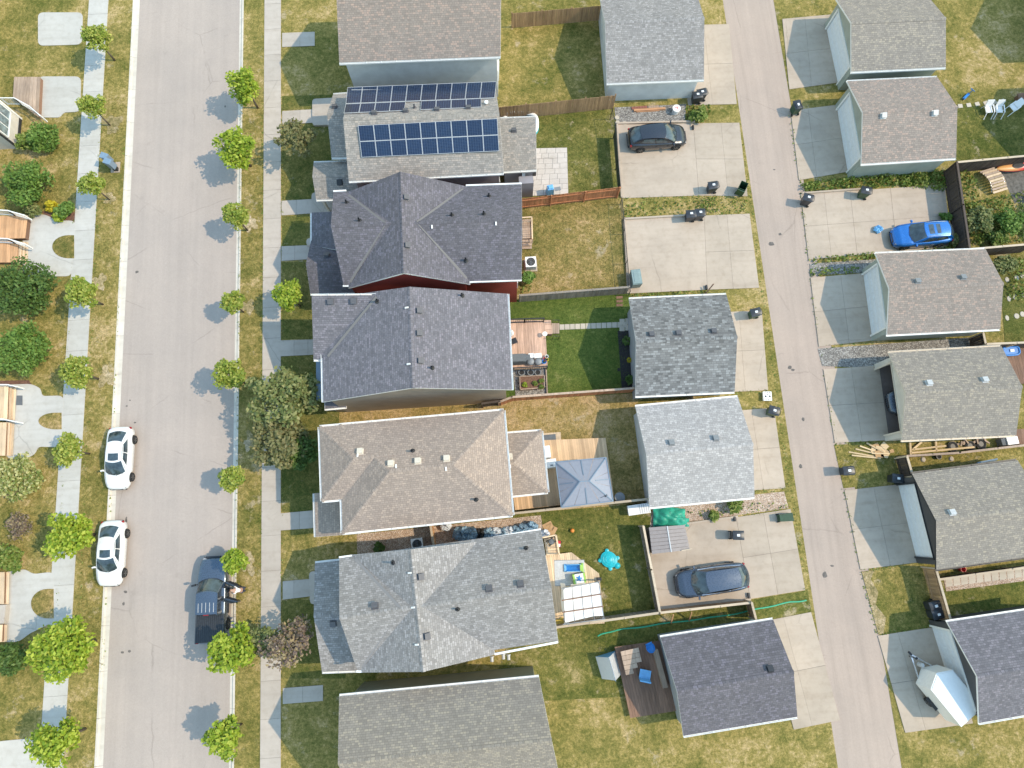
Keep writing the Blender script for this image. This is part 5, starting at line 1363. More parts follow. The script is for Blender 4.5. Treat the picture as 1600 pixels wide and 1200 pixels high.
# ---- person bending in at the open doors
def skin(name, verts, edges, mat, parent, lv=1):
    me = bpy.data.meshes.new(name); me.from_pydata([v[0] for v in verts], edges, []); o = bpy.data.objects.new(name, me); link(o)
    md = o.modifiers.new('skin', 'SKIN'); md.use_smooth_shade = True
    for i, v in enumerate(verts): r_ = v[1]; me.skin_vertices[0].data[i].radius = (r_, r_) if not isinstance(r_, tuple) else r_; me.skin_vertices[0].data[i].use_root = i == 0
    s2 = o.modifiers.new('sub', 'SUBSURF'); s2.levels = lv; s2.render_levels = lv
    dg = bpy.context.evaluated_depsgraph_get(); m2 = bpy.data.meshes.new_from_object(o.evaluated_get(dg)); o.modifiers.clear(); o.data = m2; m2.materials.clear(); m2.materials.append(mat); m2.name = name
    o.parent = parent; return o
M['skin'] = plain('skin', (.42, .25, .18), .6); M['shirt'] = plain('white shirt', (.78, .77, .78), .8, var=.05); M['jeans'] = plain('dark trousers', (.04, .05, .08), .85); M['hair'] = plain('brown hair', (.10, .05, .025), .7)
q = at(384, 920); pr = thing('person', 'person in a white shirt bending into the open pickup from the kerb', 'person', (q.x, q.y, .02), math.radians(172))
V = [((-.05, 0, .93), .145), ((.12, 0, 1.12), .135), ((.30, 0, 1.28), .15), ((.40, 0, 1.34), .06), ((.50, 0, 1.36), .09), ((.58, 0, 1.37), .085)]
E_ = [(0, 1), (1, 2), (2, 3), (3, 4), (4, 5)]
for sg in (-1, 1):
    k = len(V); V += [((-.04, sg * .10, .84), .10), ((.02, sg * .11, .48), .07), ((-.04, sg * .11, .10), .045), ((.10, sg * .12, .05), .04)]; E_ += [(0, k), (k, k + 1), (k + 1, k + 2), (k + 2, k + 3)]
    k = len(V); V += [((.29, sg * .19, 1.26), .062), ((.42, sg * .24, 1.02), .045), ((.62, sg * .20, .98), .032), ((.69, sg * .19, .97), .036)]; E_ += [(2, k), (k, k + 1), (k + 1, k + 2), (k + 2, k + 3)]
    for j in range(5):
        k2 = len(V); a = -.5 + .25 * j; ln = (.05, .075, .085, .08, .06)[j]; V += [((.71 + ln * .5, sg * .19 + a * .06, .965), .010), ((.71 + ln, sg * .19 + a * .09, .945), .008)]; E_ += [(k + 3, k2), (k2, k2 + 1)]
skin('body', V, E_, M['skin'], pr)
skin('shirt', [((-.02, 0, .97), .165), ((.12, 0, 1.12), .158), ((.29, 0, 1.27), .17), ((.29, .20, 1.25), .085), ((.36, .23, 1.13), .075), ((.29, -.20, 1.25), .085), ((.36, -.23, 1.13), .075)], [(0, 1), (1, 2), (2, 3), (3, 4), (2, 5), (5, 6)], M['shirt'], pr)
skin('trousers', [((-.06, 0, .93), .16), ((-.05, .10, .82), .115), ((.02, .11, .48), .085), ((-.04, .11, .12), .07), ((-.05, -.10, .82), .115), ((.02, -.11, .48), .085), ((-.04, -.11, .12), .07)], [(0, 1), (1, 2), (2, 3), (0, 4), (4, 5), (5, 6)], M['jeans'], pr)
skin('hair', [((.49, 0, 1.40), .105), ((.57, 0, 1.415), .09)], [(0, 1)], M['hair'], pr)
# ---- white enclosed trailer at the bottom of the alley side
p = at(1432, 1040); tr = thing('utility_trailer', 'white enclosed trailer with a tongue hitch on the shaded driveway', 'trailer', (p.x, p.y, .05), math.radians(150 - 180 + 90))
tr.rotation_euler.z = math.radians(123)
bd = MB(); bd.prism([(-3.4, -1.0), (-.55, -1.0), (-.05, -.0), (-.55, 1.0), (-3.4, 1.0)], .45, 2.15); part('body', bd, M['white'], tr)
part('nose_panel', MB().bar((-.50, .52, 1.3), (-.12, .03, 1.3), .03, 1.4), M['darktrim'], tr)
part('roof_panel', MB().prism([(-3.3, -.92), (-.58, -.92), (-.15, 0), (-.58, .92), (-3.3, .92)], 2.15, 2.19), M['cloth'], tr)
tg = MB(); tg.bar((-.5, .7, .5), (1.05, 0, .5), .09, .1); tg.bar((-.5, -.7, .5), (1.05, 0, .5), .09, .1); part('tongue', tg, M['chrome'], tr)
part('hitch', MB().box(1.12, 0, .53, .26, .12, .14), M['black'], tr); part('jack', MB().tube([(.8, 0, .05), (.8, 0, 1.0)], .035, 8).box(.8, 0, .9, .1, .16, .1), M['black'], tr); part('spare_bottle', MB().lathe([(0, 0), (.15, 0), (.15, .4), (.08, .5), (0, .52)], 12, (.25, 0, .55)), M['lgrey'], tr)
for sg in (-1, 1): wheel(tr, -2.0, sg * 1.08, .33, .2, sg); part('fender', MB().box(-2.0, sg * 1.1, .72, .95, .24, .05), M['black'], tr)

# ------------------------------------------------------------------ wheelie bins
def bin_proto(bodymat, lidmat):
    r = thing('wheelie_bin', 'x', 'bin')
    b = MB(); n = [(-.24, -.27), (.24, -.27), (.24, .27), (-.24, .27)]; t_ = [(-.29, -.33), (.29, -.33), (.29, .36), (-.29, .36)]
    v0 = [(x, y, .06) for x, y in n]; v1 = [(x, y, .98) for x, y in t_]; b.face(list(reversed(v0)))
    for i in range(4): j = (i + 1) % 4; b.face([v0[i], v0[j], v1[j], v1[i]])
    b.face([(x * 1.06, y * 1.06, .93) for x, y in t_]); b.face([(x * 1.06, y * 1.06, .98) for x, y in t_])
    for i in range(4):
        j = (i + 1) % 4; p, q_ = t_[i], t_[j]; b.face([(p[0] * 1.06, p[1] * 1.06, .93), (q_[0] * 1.06, q_[1] * 1.06, .93), (q_[0] * 1.06, q_[1] * 1.06, .98), (p[0] * 1.06, p[1] * 1.06, .98)])
    part('body', b, M[bodymat], r)
    l = MB(); l.grid(lambda u, v: (lerp(-.32, .32, u), lerp(-.37, .42, v), .99 + .09 * math.sin(math.pi * min(1, u * 1.0)) ** .5 * math.sin(math.pi * (.12 + .82 * v)) ** .6 if 0 < u < 1 else .985), 8, 8); ld = part('lid', l, M[lidmat], r, smooth=40)
    l = MB(); l.bar((-.2, .1, 1.095), (-.2, -.25, 1.07), .03, .02); l.bar((.2, .1, 1.095), (.2, -.25, 1.07), .03, .02); part('lid_rib', l, M[lidmat], ld)
    part('label', MB().box(0, .0, 1.088, .16, .2, .012), M['sticker'], ld)
    part('handle', MB().tube([(-.24, -.36, .95), (-.24, -.44, .98), (.24, -.44, .98), (.24, -.36, .95)], .02, 6), M['black'], r)
    for sg in (-1, 1): part('wheel', MB().lathe([(.03, -.03), (.12, -.03), (.12, .03), (.03, .03)], 12, (sg * .27, -.30, .12), 'x'), M['rubber'], r)
    part('axle', MB().tube([(-.26, -.3, .12), (.26, -.3, .12)], .015, 5), M['chrome'], r)
    return r
BB, BG = bin_proto('binblack', 'binblack'), bin_proto('bingreen', 'binblack')
used = set()
for kind, px, py, rz, lb in (('g', 1239, 176, 10, 'green wheelie bin with a black lid at the alley corner of the northern shaded driveway'),
    ('b', 1255, 318, 70, 'black wheelie bin at the alley corner of the blue car pad'), ('g', 1344, 307, 75, 'green wheelie bin with a dark lid on the upper edge of the blue car pad'),
    ('b', 1109, 299, 95, 'black wheelie bin on the pad of the black car'), ('b', 1075, 343, 90, 'black wheelie bin on the empty pad, left one of the touching pair'), ('b', 1089, 341, 90, 'black wheelie bin on the empty pad, right one of the touching pair'),
    ('g', 1174, 494, 100, 'green wheelie bin with a grey lid at the alley end of the mottled garage apron'), ('g', 1202, 645, 70, 'green wheelie bin with a silver lid below the white utility lid'),
    ('b', 1146, 836, 265, 'black wheelie bin alone on the grey van pad'), ('b', 1316, 737, 90, 'dark blue black bin on the alley side verge by the lumber'),
    ('b', 1391, 749, 80, 'black bin against the short dark fence'), ('b', 1448, 944, 100, 'large black bin against the wide board fence'), ('b', 1452, 957, 100, 'smaller black bin below the large one by the wide board fence'),
    ('b', 1085, 160, 95, 'black bin at the corner of the pale grey garage, left of two'), ('b', 1092, 156, 100, 'black bin at the corner of the pale grey garage, right of two')):
    p = at(px, py); src = BB if kind == 'b' else BG; z = .05
    if kind not in used: used.add(kind); src.location = (p.x, p.y, z); src.rotation_euler = (0, 0, math.radians(rz)); src['label'] = lb; src['group'] = 'wheelie bins'
    else: dup(src, (p.x, p.y, z), math.radians(rz), lb, 'wheelie bins')
# open and toppled green bins
def open_bin(px, py, rz, lb, tip=0):
    p = at(px, py); r = thing('wheelie_bin', lb, 'bin', (p.x, p.y, .05 + (.34 if tip else 0)), math.radians(rz), 'wheelie bins'); b = MB()
    n = [(-.24, -.27), (.24, -.27), (.24, .27), (-.24, .27)]; t_ = [(-.29, -.33), (.29, -.33), (.29, .36), (-.29, .36)]
    for k, s in ((1, 0), (.93, .02)):
        v0 = [(x * k, y * k, .06 + s) for x, y in n]; v1 = [(x * k, y * k, .98) for x, y in t_]; b.face(v0)
        for i in range(4): j = (i + 1) % 4; b.face([v0[i], v0[j], v1[j], v1[i]])
    for i in range(4): j = (i + 1) % 4; b.face([(t_[i][0], t_[i][1], .98), (t_[j][0], t_[j][1], .98), (t_[j][0] * .93, t_[j][1] * .93, .98), (t_[i][0] * .93, t_[i][1] * .93, .98)])
    part('body', b, M['bingreen'], r, fix=False); part('lid', MB().box(0, -.46, .62, .6, .06, .74), M['bingreen' if not tip else 'sticker'], r)
    for sg in (-1, 1): part('wheel', MB().lathe([(.03, -.03), (.12, -.03), (.12, .03), (.03, .03)], 12, (sg * .27, -.30, .12), 'x'), M['rubber'], r)
    if tip: r.rotation_euler = (math.radians(90), 0, math.radians(rz))
open_bin(1155, 300, -30, 'open green bin without its lid closed on the black car pad')
open_bin(1212, 810, 92, 'dark green bin lying on its side at the alley edge of the van pad', 1)
# flattened grey green cart body
p = at(991, 440); r = thing('storage_cart', 'tall grey green cart standing at the corner of the empty pad', 'cart', (p.x, p.y, .05), .05)
part('body', MB().box(0, 0, .5, .66, 1.1, .9, top=1.08), M['cartgreen'] if 'cartgreen' in M else plain('grey green plastic', (.20, .27, .27), .5), r); part('lid', MB().box(0, .02, .98, .76, 1.2, .08, top=.9).box(0, .02, 1.03, .5, .9, .03, top=.8), plain('grey green plastic', (.20, .27, .27), .5), r)

# ------------------------------------------------------------------ yard things
def T(name, label, cat, px, py, z=0.0, rz=0.0, group=None): p = at(px, py, z); return thing(name, label, cat, (p.x, p.y, z), math.radians(rz), group)
# gazebo
h = thing('gazebo', 'gazebo with a grey polycarbonate hip roof on the tan deck', 'gazebo', tuple(at(912, 755)))
gf = hip_faces((868, 722), (947, 715), (958, 783), (877, 793), 2.6, 3.45)
A_, B_, C_, D_ = at(868, 722, 2.6), at(947, 715, 2.6), at(958, 783, 2.6), at(877, 793, 2.6); R0, R1 = at(906, 752.5, 3.5), at(921, 751.5, 3.5)
gf = [[A_, B_, R1, R0], [C_, D_, R0, R1], [D_, A_, R0], [B_, C_, R1]]
for f_ in gf:
    n_ = normal(f_); a, b = f_[0], f_[1]; 
    if len(f_) == 4: k = 4; top_ = [f_[3], f_[2]]
    else: k = 3; top_ = [f_[2], f_[2]]
    for i in range(k):
        u0, u1 = i / k + .004, (i + 1) / k - .004
        pts = [a + (b - a) * u0, a + (b - a) * u1, top_[0] + (top_[1] - top_[0]) * u1, top_[0] + (top_[1] - top_[0]) * u0]
        m_ = MB(); q_ = [p - n_ * .012 for p in pts]; m_.face(pts); m_.face(list(reversed(q_)))
        part('roof_panel', m_, M['poly'], h, True, fix=False)
    m_ = MB(); mid = (a + b) / 2; tm = (top_[0] + top_[1]) / 2; m_.bar(mid + n_ * .02, mid + (tm - mid) * .72 + n_ * .02, .05, .04); part('roof_bar', m_, M['bluewall'], h, True)
fr = MB()
for a, b in ((A_, R0), (B_, R1), (C_, R1), (D_, R0), (A_, B_), (B_, C_), (C_, D_), (D_, A_), (R0, R1)): fr.bar(a + Vector((0, 0, .03)), b + Vector((0, 0, .03)), .06, .05)
part('roof_frame', fr, M['bluewall'], h, True)
cg = (A_ + B_ + C_ + D_) / 4
for p in (A_, B_, C_, D_): q_ = p + (cg - p) * .1; part('post', MB().box(q_.x, q_.y, 1.55, .12, .12, 2.05), M['bluewall'], h, True)
q_ = at(947, 774, 2.9); single('roof_ornament', MB().box(q_.x, q_.y, 2.86, .2, .16, .12, .5, top=.6).tube([(q_.x, q_.y, 2.88), (q_.x - .4, q_.y - .15, 2.80)], .012, 5), M['black'], 'small black lamp with a wire at the gazebo roof corner', 'lamp', tuple(q_))
h = T('round_table', 'round grey table top beside the gazebo corner', 'table', 966, 778); part('table_top', MB().lathe([(0, .70), (.36, .70), (.38, .73), (.36, .75), (0, .75)], 24), M['grey'], h); part('leg', MB().lathe([(.04, .05), (.04, .7)], 8).lathe([(0, 0), (.24, 0), (.24, .04), (0, .06)], 16), M['black'], h)
h = T('garden_cupboard', 'white covered cupboard against the rear wing on the tan deck', 'cupboard', 857, 716, .55, 3); b = MB(); b.box(-.15, .35, .75, .55, .9, 1.5, top=.9); b.box(.05, -.45, .5, .85, .62, 1.0, top=.95); part('cover', b, M['cloth'], h); part('vent_slot', MB().box(.1, -.6, 1.005, .2, .1, .01), M['grey'], h)
h = T('storage_box', 'pale ribbed storage box below the fence by the silver garage', 'storage box', 996, 796, 0, 4); part('body', MB().box(0, 0, .3, 1.5, .62, .6), M['lgrey'], h); part('lid', MB().box(0, 0, .63, 1.58, .70, .07), M['cloth'], h)
for k in range(5): part('lid_rib', MB().box(.05 + .16 * k, 0, .672, .05, .62, .018), M['lgrey'], h)
# barbecue corner on the red deck
h = T('barbecue', 'long barbecue under a dark grey cover on the red deck', 'barbecue', 812, 564, .55, 0); b = MB(); b.box(-.1, 0, .5, 1.2, .62, 1.0, top=.94); b.prism([(-.66, -.28), (.25, -.28), (.50, 0), (.25, .28), (-.66, .28)], 1.0, 1.12); part('cover', b, M['greycloth'], h); part('side_shelf', MB().box(.62, .05, .8, .3, .4, .05), M['greycloth'], h)
for px, lb in ((829, 'round grey pouffe by the barbecue, left of the two'), (841, 'round grey pouffe by the barbecue, right of the two')):
    h = T('pouffe', lb, 'stool', px, 566.5, .55, 0, 'pouffes on the red deck'); part('seat', MB().lathe([(0, .42), (.20, .42), (.26, .36), (.27, .2), (.24, .02), (0, 0)], 18), M['grey'], h, smooth=50); part('piping', MB().lathe([(.262, .35), (.275, .36), (.262, .37)], 18), M['greycloth'], h)
for px, sx, lb in ((829.5, .42, 'small white cushion behind the left pouffe'), (840, .6, 'larger white cushion behind the right pouffe')):
    p = at(px, 556, .62); single('cushion', MB().box(p.x, p.y, .66, sx, .40, .16, .03, top=.86), M['cloth'], lb, 'cushion', tuple(p), smooth=False)
h = T('round_stool', 'small round white table near the deck gap', 'table', 851, 524, .55); part('table_top', MB().lathe([(0, .40), (.17, .40), (.18, .43), (0, .44)], 16), M['white'], h); part('leg', MB().lathe([(.03, 0), (.03, .4)], 6), M['white'], h)
h = T('folding_chair', 'dark folding chair near the house wall on the red deck', 'chair', 803, 535, .55, 20); part('seat', MB().box(0, 0, .42, .45, .42, .04), M['black'], h); part('backrest', MB().box(-.24, 0, .7, .05, .42, .5, ry=-.2), M['black'], h)
for x in (-.2, .2):
    for y in (-.18, .18): part('leg', MB().tube([(x, y, .42), (x * 1.2, y, 0)], .015, 5), M['black'], h)
h = T('parasol', 'closed white parasol standing by the house wall on the red deck', 'parasol', 799, 527, .55); part('canopy', MB().lathe([(0, 1.9), (.1, 1.7), (.2, 1.1), (.16, 1.0), (0, 1.0)], 10), M['cloth'], h); part('pole', MB().lathe([(.03, 0), (.03, 1.95)], 6), M['chrome'], h)
cc = (('red', 852, 562, .16), ('yellow', 855, 563, .12), ('blue', 850, 566, .18), ('white', 854, 558, .14))
for mt, px, py, r_ in cc:
    h = T('flower_pot', f'{mt} flower pot in the small cluster at the deck corner', 'flower pot', px, py, .55, 0, 'pots at the red deck corner'); part('pot', MB().lathe([(0, 0), (r_ * .7, 0), (r_, .25), (r_ * .85, .25), (r_ * .8, .2), (0, .2)], 12), M[mt], h)
    part('plant', MB().box(0, 0, .27, r_, r_, .12, .6, top=.5), M['bingreen'], h)
# raised bed in a grey gravel surround
h = T('raised_bed', 'raised vegetable bed with brown soil beside the red deck', 'raised bed', 829, 597); c = Vector(h.location)
lawn('gravel_strip', [(801, 578), (853, 574), (854, 617), (806, 620)], 'gravel_grey', .014)
q = ats([(812, 590), (850, 588), (850, 607), (813, 610)]); w_ = MB()
for a, b in zip(q, q[1:] + q[:1]): m_ = MB(); m_.bar(a - c + Vector((0, 0, .2)), b - c + Vector((0, 0, .2)), .06, .4); part('bed_board', m_, M['d_grey'], h)
cq = sum(q, Vector()) / 4; part('soil', MB().prism([tuple((p + (cq - p) * .02 - c).xy) for p in q], .1, .33), M['dirt2'] if 'dirt2' in M else plain('brown soil', (.16, .085, .055), .95, var=.4, scale=9), h)
for px in (815, 829, 840):
    g_ = T('planter_pot', f'grey stone pot in the gravel above the raised bed, at {"left" if px == 815 else "centre" if px == 829 else "right"} of three', 'flower pot', px, 583, 0, 0, 'grey pots above the raised bed'); part('pot', MB().lathe([(0, 0), (.2, 0), (.25, .3), (.2, .3), (.18, .25), (0, .25)], 12), M['grey'], g_); part('soil', MB().lathe([(0, .26), (.18, .255)], 10), M['soil'], g_)
for a, b in (((803, 577), (853, 574)), ((853, 574), (855, 617))):
    p, q_ = at(*a), at(*b); m_ = MB(); m_.bar((p.x, p.y, .1), (q_.x, q_.y, .1), .08, .22); single('garden_edging', m_, M['d_grey'], f'pale wood edging on the {"north" if a[1] > 576 else "east"} side of the raised bed gravel', 'edging', tuple(p))
# air conditioners
def aircon(label, px, py, rz):
    h = T('air_conditioner', label, 'air conditioner', px, py, 0, rz); part('body', MB().box(0, 0, .4, .78, .78, .72), M['lgrey'], h); part('top_plate', MB().box(0, 0, .78, .82, .82, .05), M['white'], h)
    f_ = MB()
    for k in range(4): f_.lathe([(.09 * k + .04, .81), (.09 * k + .055, .82), (.09 * k + .07, .81)], 20)
    gr = part('fan_grille', f_, M['grey'], h); part('fan_well', MB().lathe([(0, .806), (.34, .806)], 20), M['bluewall'], h); part('fan_blade', MB().bar((-.3, 0, .808), (.3, 0, .808), .12, .004).bar((0, -.3, .809), (0, .3, .809), .12, .004), M['black'], h); part('slab', MB().box(0, 0, .02, 1.0, 1.0, .06), M['conc'], h)
aircon('white air conditioner with a round fan in the gravel passage', 654, 850, 5)
aircon('grey white air conditioner behind the charcoal house', 829, 415, 0)
# rubbish bags along the gravel
for i, (px, py, r_, mt, lb) in enumerate(((722, 834, .62, 'bagblue', 'big blue grey rubbish bag at the left end of the row'), (734, 834, .60, 'bagblue', 'blue grey rubbish bag, second from the left of the row'), (752, 834, .45, 'black', 'black rubbish bag in the middle of the row'),
      (764, 834, .5, 'bagblue', 'blue grey bag right of the black bag'), (776, 832, .42, 'bagwhite', 'pale bag in the row of rubbish'), (786, 832, .40, 'bagblue', 'blue bag between two pale ones'), (796, 830, .40, 'bagwhite', 'crumpled pale bag near the right of the row'), (806, 829, .42, 'bagblue', 'blue bag near the right end of the row'),
      (818, 826, .45, 'bagblue', 'blue bag under the roof corner at the end of the row'), (830, 824, .5, 'bagblue', 'large blue bag at the right end of the row'), (697, 822, .4, 'bagwhite', 'pale crumpled bag under the tan house gutter'), (851, 834, .35, 'bagwhite', 'pale blue bag on the cardboard by the landing'), (1370, 360, .34, 'ltblue', 'blue plastic bag on the pad in front of the blue car'))):
    p = at(px, py); m_ = MB(); rr = random.Random(i); ph = [rr.uniform(0, 6) for _ in range(6)]
    def fb(u, v, r_=r_, ph=ph):
        a, b = 2 * math.pi * u, math.pi * v; k = r_ * (1 + .16 * math.sin(3 * a + ph[0]) * math.sin(2 * b) + .12 * math.sin(5 * a + ph[1] + 3 * b) + .08 * math.sin(9 * a + 7 * b + ph[2]))
        return (k * math.cos(a) * math.sin(b) + p.x, k * math.sin(a) * math.sin(b) * .85 + p.y, max(.012, .42 * r_ * 1.5 + k * .75 * math.cos(b)))
    m_.grid(fb, 18, 10); m_.tube([(p.x, p.y, r_ * 1.25), (p.x + .05, p.y, r_ * 1.5), (p.x + .1, p.y + .05, r_ * 1.55)], [.05, .04, .1], 6)
    single('plastic_bag', m_, M[mt], lb, 'bag', (p.x, p.y, 0), 'rubbish bags' if i < 12 else None, smooth=False)
for i, (px, py, sx, sy, rz) in enumerate(((856, 822, .7, .5, .4), (863, 828, .6, .55, 1.0), (857, 832, .5, .4, .1))):
    p = at(px, py); single('cardboard_sheet', MB().box(p.x, p.y, .05 + .03 * i, sx, sy, .02, rz).box(p.x + .1, p.y + .1, .09 + .03 * i, sx * .5, .02, .1, rz), M['cardboard'], ('flattened cardboard sheet at the back of the pile by the landing', 'flattened cardboard sheet at the right of the pile', 'small cardboard sheet nearest the house in the pile')[i], 'cardboard', (p.x, p.y, 0), 'cardboard pile')
# turtle sandbox
h = T('turtle_sandbox', 'turquoise turtle shaped sandbox lid on the lawn', 'sandbox', 951, 874, 0, -40)
b = MB(); b.grid(lambda u, v: (.58 * math.cos(2 * math.pi * u) * v, .50 * math.sin(2 * math.pi * u) * v, .18 + .16 * math.cos(v * math.pi / 2)), 32, 8); b.lathe([(.58, .18), (.62, .16), (.60, .02), (0, .02)], 32, sy=.88); part('shell', b, M['teal'], h, smooth=40)
b = MB()
for k in (.45, .75): b.tube([(.58 * k * math.cos(2 * math.pi * i / 24), .5 * k * math.sin(2 * math.pi * i / 24), .185 + .16 * math.cos(k * math.pi / 2)) for i in range(25)], .018, 5)
for x in (-.3, 0, .3): b.tube([(x, y, .19 + .16 * math.cos(min(1, math.hypot(x / .58, y / .5)) * math.pi / 2)) for y in (-.4, -.2, 0, .2, .4)], .016, 5)
b.tube([(x, 0, .19 + .16 * math.cos(abs(x) / .58 * math.pi / 2)) for x in (-.55, -.3, 0, .3, .55)], .016, 5); part('shell_rib', b, M['tealdark'] if 'tealdark' in M else plain('lighter turquoise', (.03, .50, .55), .4), h)
part('head', MB().lathe([(0, .05), (.2, .06), (.22, .14), (.14, .22), (0, .25)], 14, (.72, 0, 0)), M['teal'], h, smooth=50)
for x, y in ((.45, .45), (.45, -.45), (-.45, .42), (-.45, -.42)): part('flipper', MB().lathe([(0, .03), (.15, .04), (.14, .12), (0, .16)], 10, (x, y, 0)), M['teal'], h, smooth=50)
h = T('ball', 'orange ball on the lawn near the fence', 'ball', 894, 829); part('ball_skin', MB().lathe([(.001, 0)] + [(.15 * math.sin(math.pi * k / 10), .15 - .15 * math.cos(math.pi * k / 10)) for k in range(1, 10)] + [(.001, .3)], 16), M['orange'], h, smooth=True)
h = T('toddler_slide', 'blue toddler slide with pale ends lying on the deck', 'slide', 896, 887, .42, -2); b = MB(); b.grid(lambda u, v: (lerp(-.55, .45, u), lerp(-.2, .2, v), .12 + .22 * u * u + .09 * abs(2 * v - 1) ** 6), 8, 8); part('chute', b, M['blue'], h); part('base', MB().box(-.58, 0, .08, .18, .58, .14, top=.8), M['ltblue'], h); part('platform', MB().box(.52, 0, .25, .22, .52, .46, top=.85).box(.62, 0, .12, .12, .6, .2), M['lime'], h); part('side_rail', MB().bar((-.5, .22, .25), (.5, .22, .42), .05, .08).bar((-.5, -.22, .25), (.5, -.22, .42), .05, .08), M['ltblue'], h)
h = T('play_table', 'lime green and white play table with a blue figure on the deck', 'play table', 904, 903, .42, 5); part('table_top', MB().box(0, 0, .45, .75, .62, .06), M['white'], h); part('side_panel', MB().box(-.36, 0, .36, .14, .72, .5, top=.9).box(.38, 0, .3, .12, .66, .4), M['lime'], h)
for x in (-.3, .3):
    for y in (-.25, .25): part('leg', MB().box(x, y, .21, .06, .06, .42), M['lime'], h)
b = MB()
for k in range(5): a = 2 * math.pi * k / 5; b.bar((0, 0, .52), (.2 * math.cos(a), .2 * math.sin(a), .5), .08, .05)
part('spinner', b, M['blue'], h)
h = T('floor_mat', 'pale grey play mat spread on the deck boards', 'mat', 890, 895, .425, -3); part('mat_sheet', MB().box(0, 0, .012, 2.1, 1.7, .012), M['lgrey'], h); part('mat_edge', MB().box(0, .86, .014, 2.1, .04, .014).box(0, -.86, .014, 2.1, .04, .014), M['grey'], h)
h = T('patio_broom', 'long handled broom lying across the deck from the play table', 'broom', 925, 905, .5, -2); part('handle', MB().tube([(-.75, 0, .03), (.35, .0, .03)], .014, 6), M['grey'], h); part('brush_head', MB().box(.5, 0, .07, .34, .22, .14, top=.8), M['black'], h)
h = T('stroller', 'black folding stroller standing on the raised landing', 'stroller', 861, 846, .95, 30); part('seat', MB().box(0, 0, .35, .4, .36, .1, ry=.2), M['black'], h); part('hood', MB().lathe([(0, .75), (.18, .70), (.22, .5), (.2, .45)], 12), M['greycloth'], h)
for x in (-.2, .22):
    for y in (-.18, .18): part('wheel', MB().lathe([(.02, -.02), (.1, -.02), (.1, .02), (.02, .02)], 10, (x, y, .1), 'y'), M['rubber'], h)
part('frame', MB().tube([(.22, .18, .1), (-.35, .18, .95), (-.35, -.18, .95), (.22, -.18, .1)], .015, 5), M['chrome'], h)
h = T('toy_car', 'small red toy car beside the raised landing', 'toy car', 873, 850, 0, 80); part('body', MB().box(0, 0, .16, .5, .26, .16, top=.85), M['red'], h); part('seat', MB().box(-.08, 0, .28, .2, .2, .1), M['white'], h)
for x in (-.16, .16):
    for y in (-.14, .14): part('wheel', MB().lathe([(.0, -.025), (.08, -.025), (.08, .025), (0, .025)], 10, (x, y, .08), 'y'), M['rubber'], h)
h = T('wheelbarrow', 'yellow wheelbarrow below the house corner by the cream rail', 'wheelbarrow', 873, 972, 0, 20); part('tray', MB().box(0, 0, .45, .6, .45, .25, top=1.25), M['yellow2'] if 'yellow2' in M else plain('dull yellow steel', (.45, .33, .06), .5), h); part('wheel', MB().lathe([(.03, -.04), (.18, -.04), (.18, .04), (.03, .04)], 12, (.5, 0, .18), 'y'), M['rubber'], h); part('handle', MB().tube([(.4, .2, .35), (-.8, .28, .55)], .02, 5).tube([(.4, -.2, .35), (-.8, -.28, .55)], .02, 5), M['d_brown'], h)
# pergola with a white canopy
h = thing('pergola', 'pergola with white canopy panels and dark beams at the deck edge', 'pergola', tuple(at(908, 940)))
q = [at(880, 919, 2.5), at(936, 909, 2.5), at(944, 967, 2.5), at(883, 975, 2.5)]
f = lambda u, v, dz=0.0: (q[0] * (1 - u) + q[1] * u) * (1 - v) + (q[3] * (1 - u) + q[2] * u) * v + Vector((0, 0, dz))
for i in range(4):
    for j in range(3):
        cm = MB(); u0, u1, v0, v1 = i / 4 + .008, (i + 1) / 4 - .008, j / 3 + .012, (j + 1) / 3 - .012
        cm.grid(lambda u, v: f(lerp(u0, u1, u), lerp(v0, v1, v) * (1 - (.0 if j < 2 else .10 * (1 - abs(lerp(u0, u1, u) - .75))  * v)), -.07 * math.sin(math.pi * u) * math.sin(math.pi * v)), 5, 6); part('canopy_panel', cm, M['cloth'], h, True, smooth=True)
for v in (0, 1 / 3, 2 / 3, 1): m_ = MB(); m_.bar(f(-.06, v, .05), f(1.03, v, .05), .07 if 0 < v < 1 else .05, .09); part('beam', m_, M['d_brown' if 0 < v < 1 else 'grey'], h, True)
for u in (0, .25, .5, .75, 1): m_ = MB(); m_.bar(f(u, -.02, .015), f(u, 1.02, .015), .025, .03); part('rafter', m_, M['grey'], h, True)
for u, v in ((.02, .02), (.98, .02), (.98, .98), (.02, .98)): p = f(u, v); part('post', MB().box(p.x, p.y, 1.45, .1, .1, 2.1), M['grey'], h, True)
cm = MB(); a, b = at(876, 912, 2.35), at(882, 977, 2.35); cm.grid(lambda u, v: (lerp(a.x, b.x, v) + .28 * u - .0 + .05 * math.sin(9 * v), lerp(a.y, b.y, v), 1.7 + .75 * u), 4, 14); part('side_curtain', cm, M['cloth'], h, True, smooth=True)
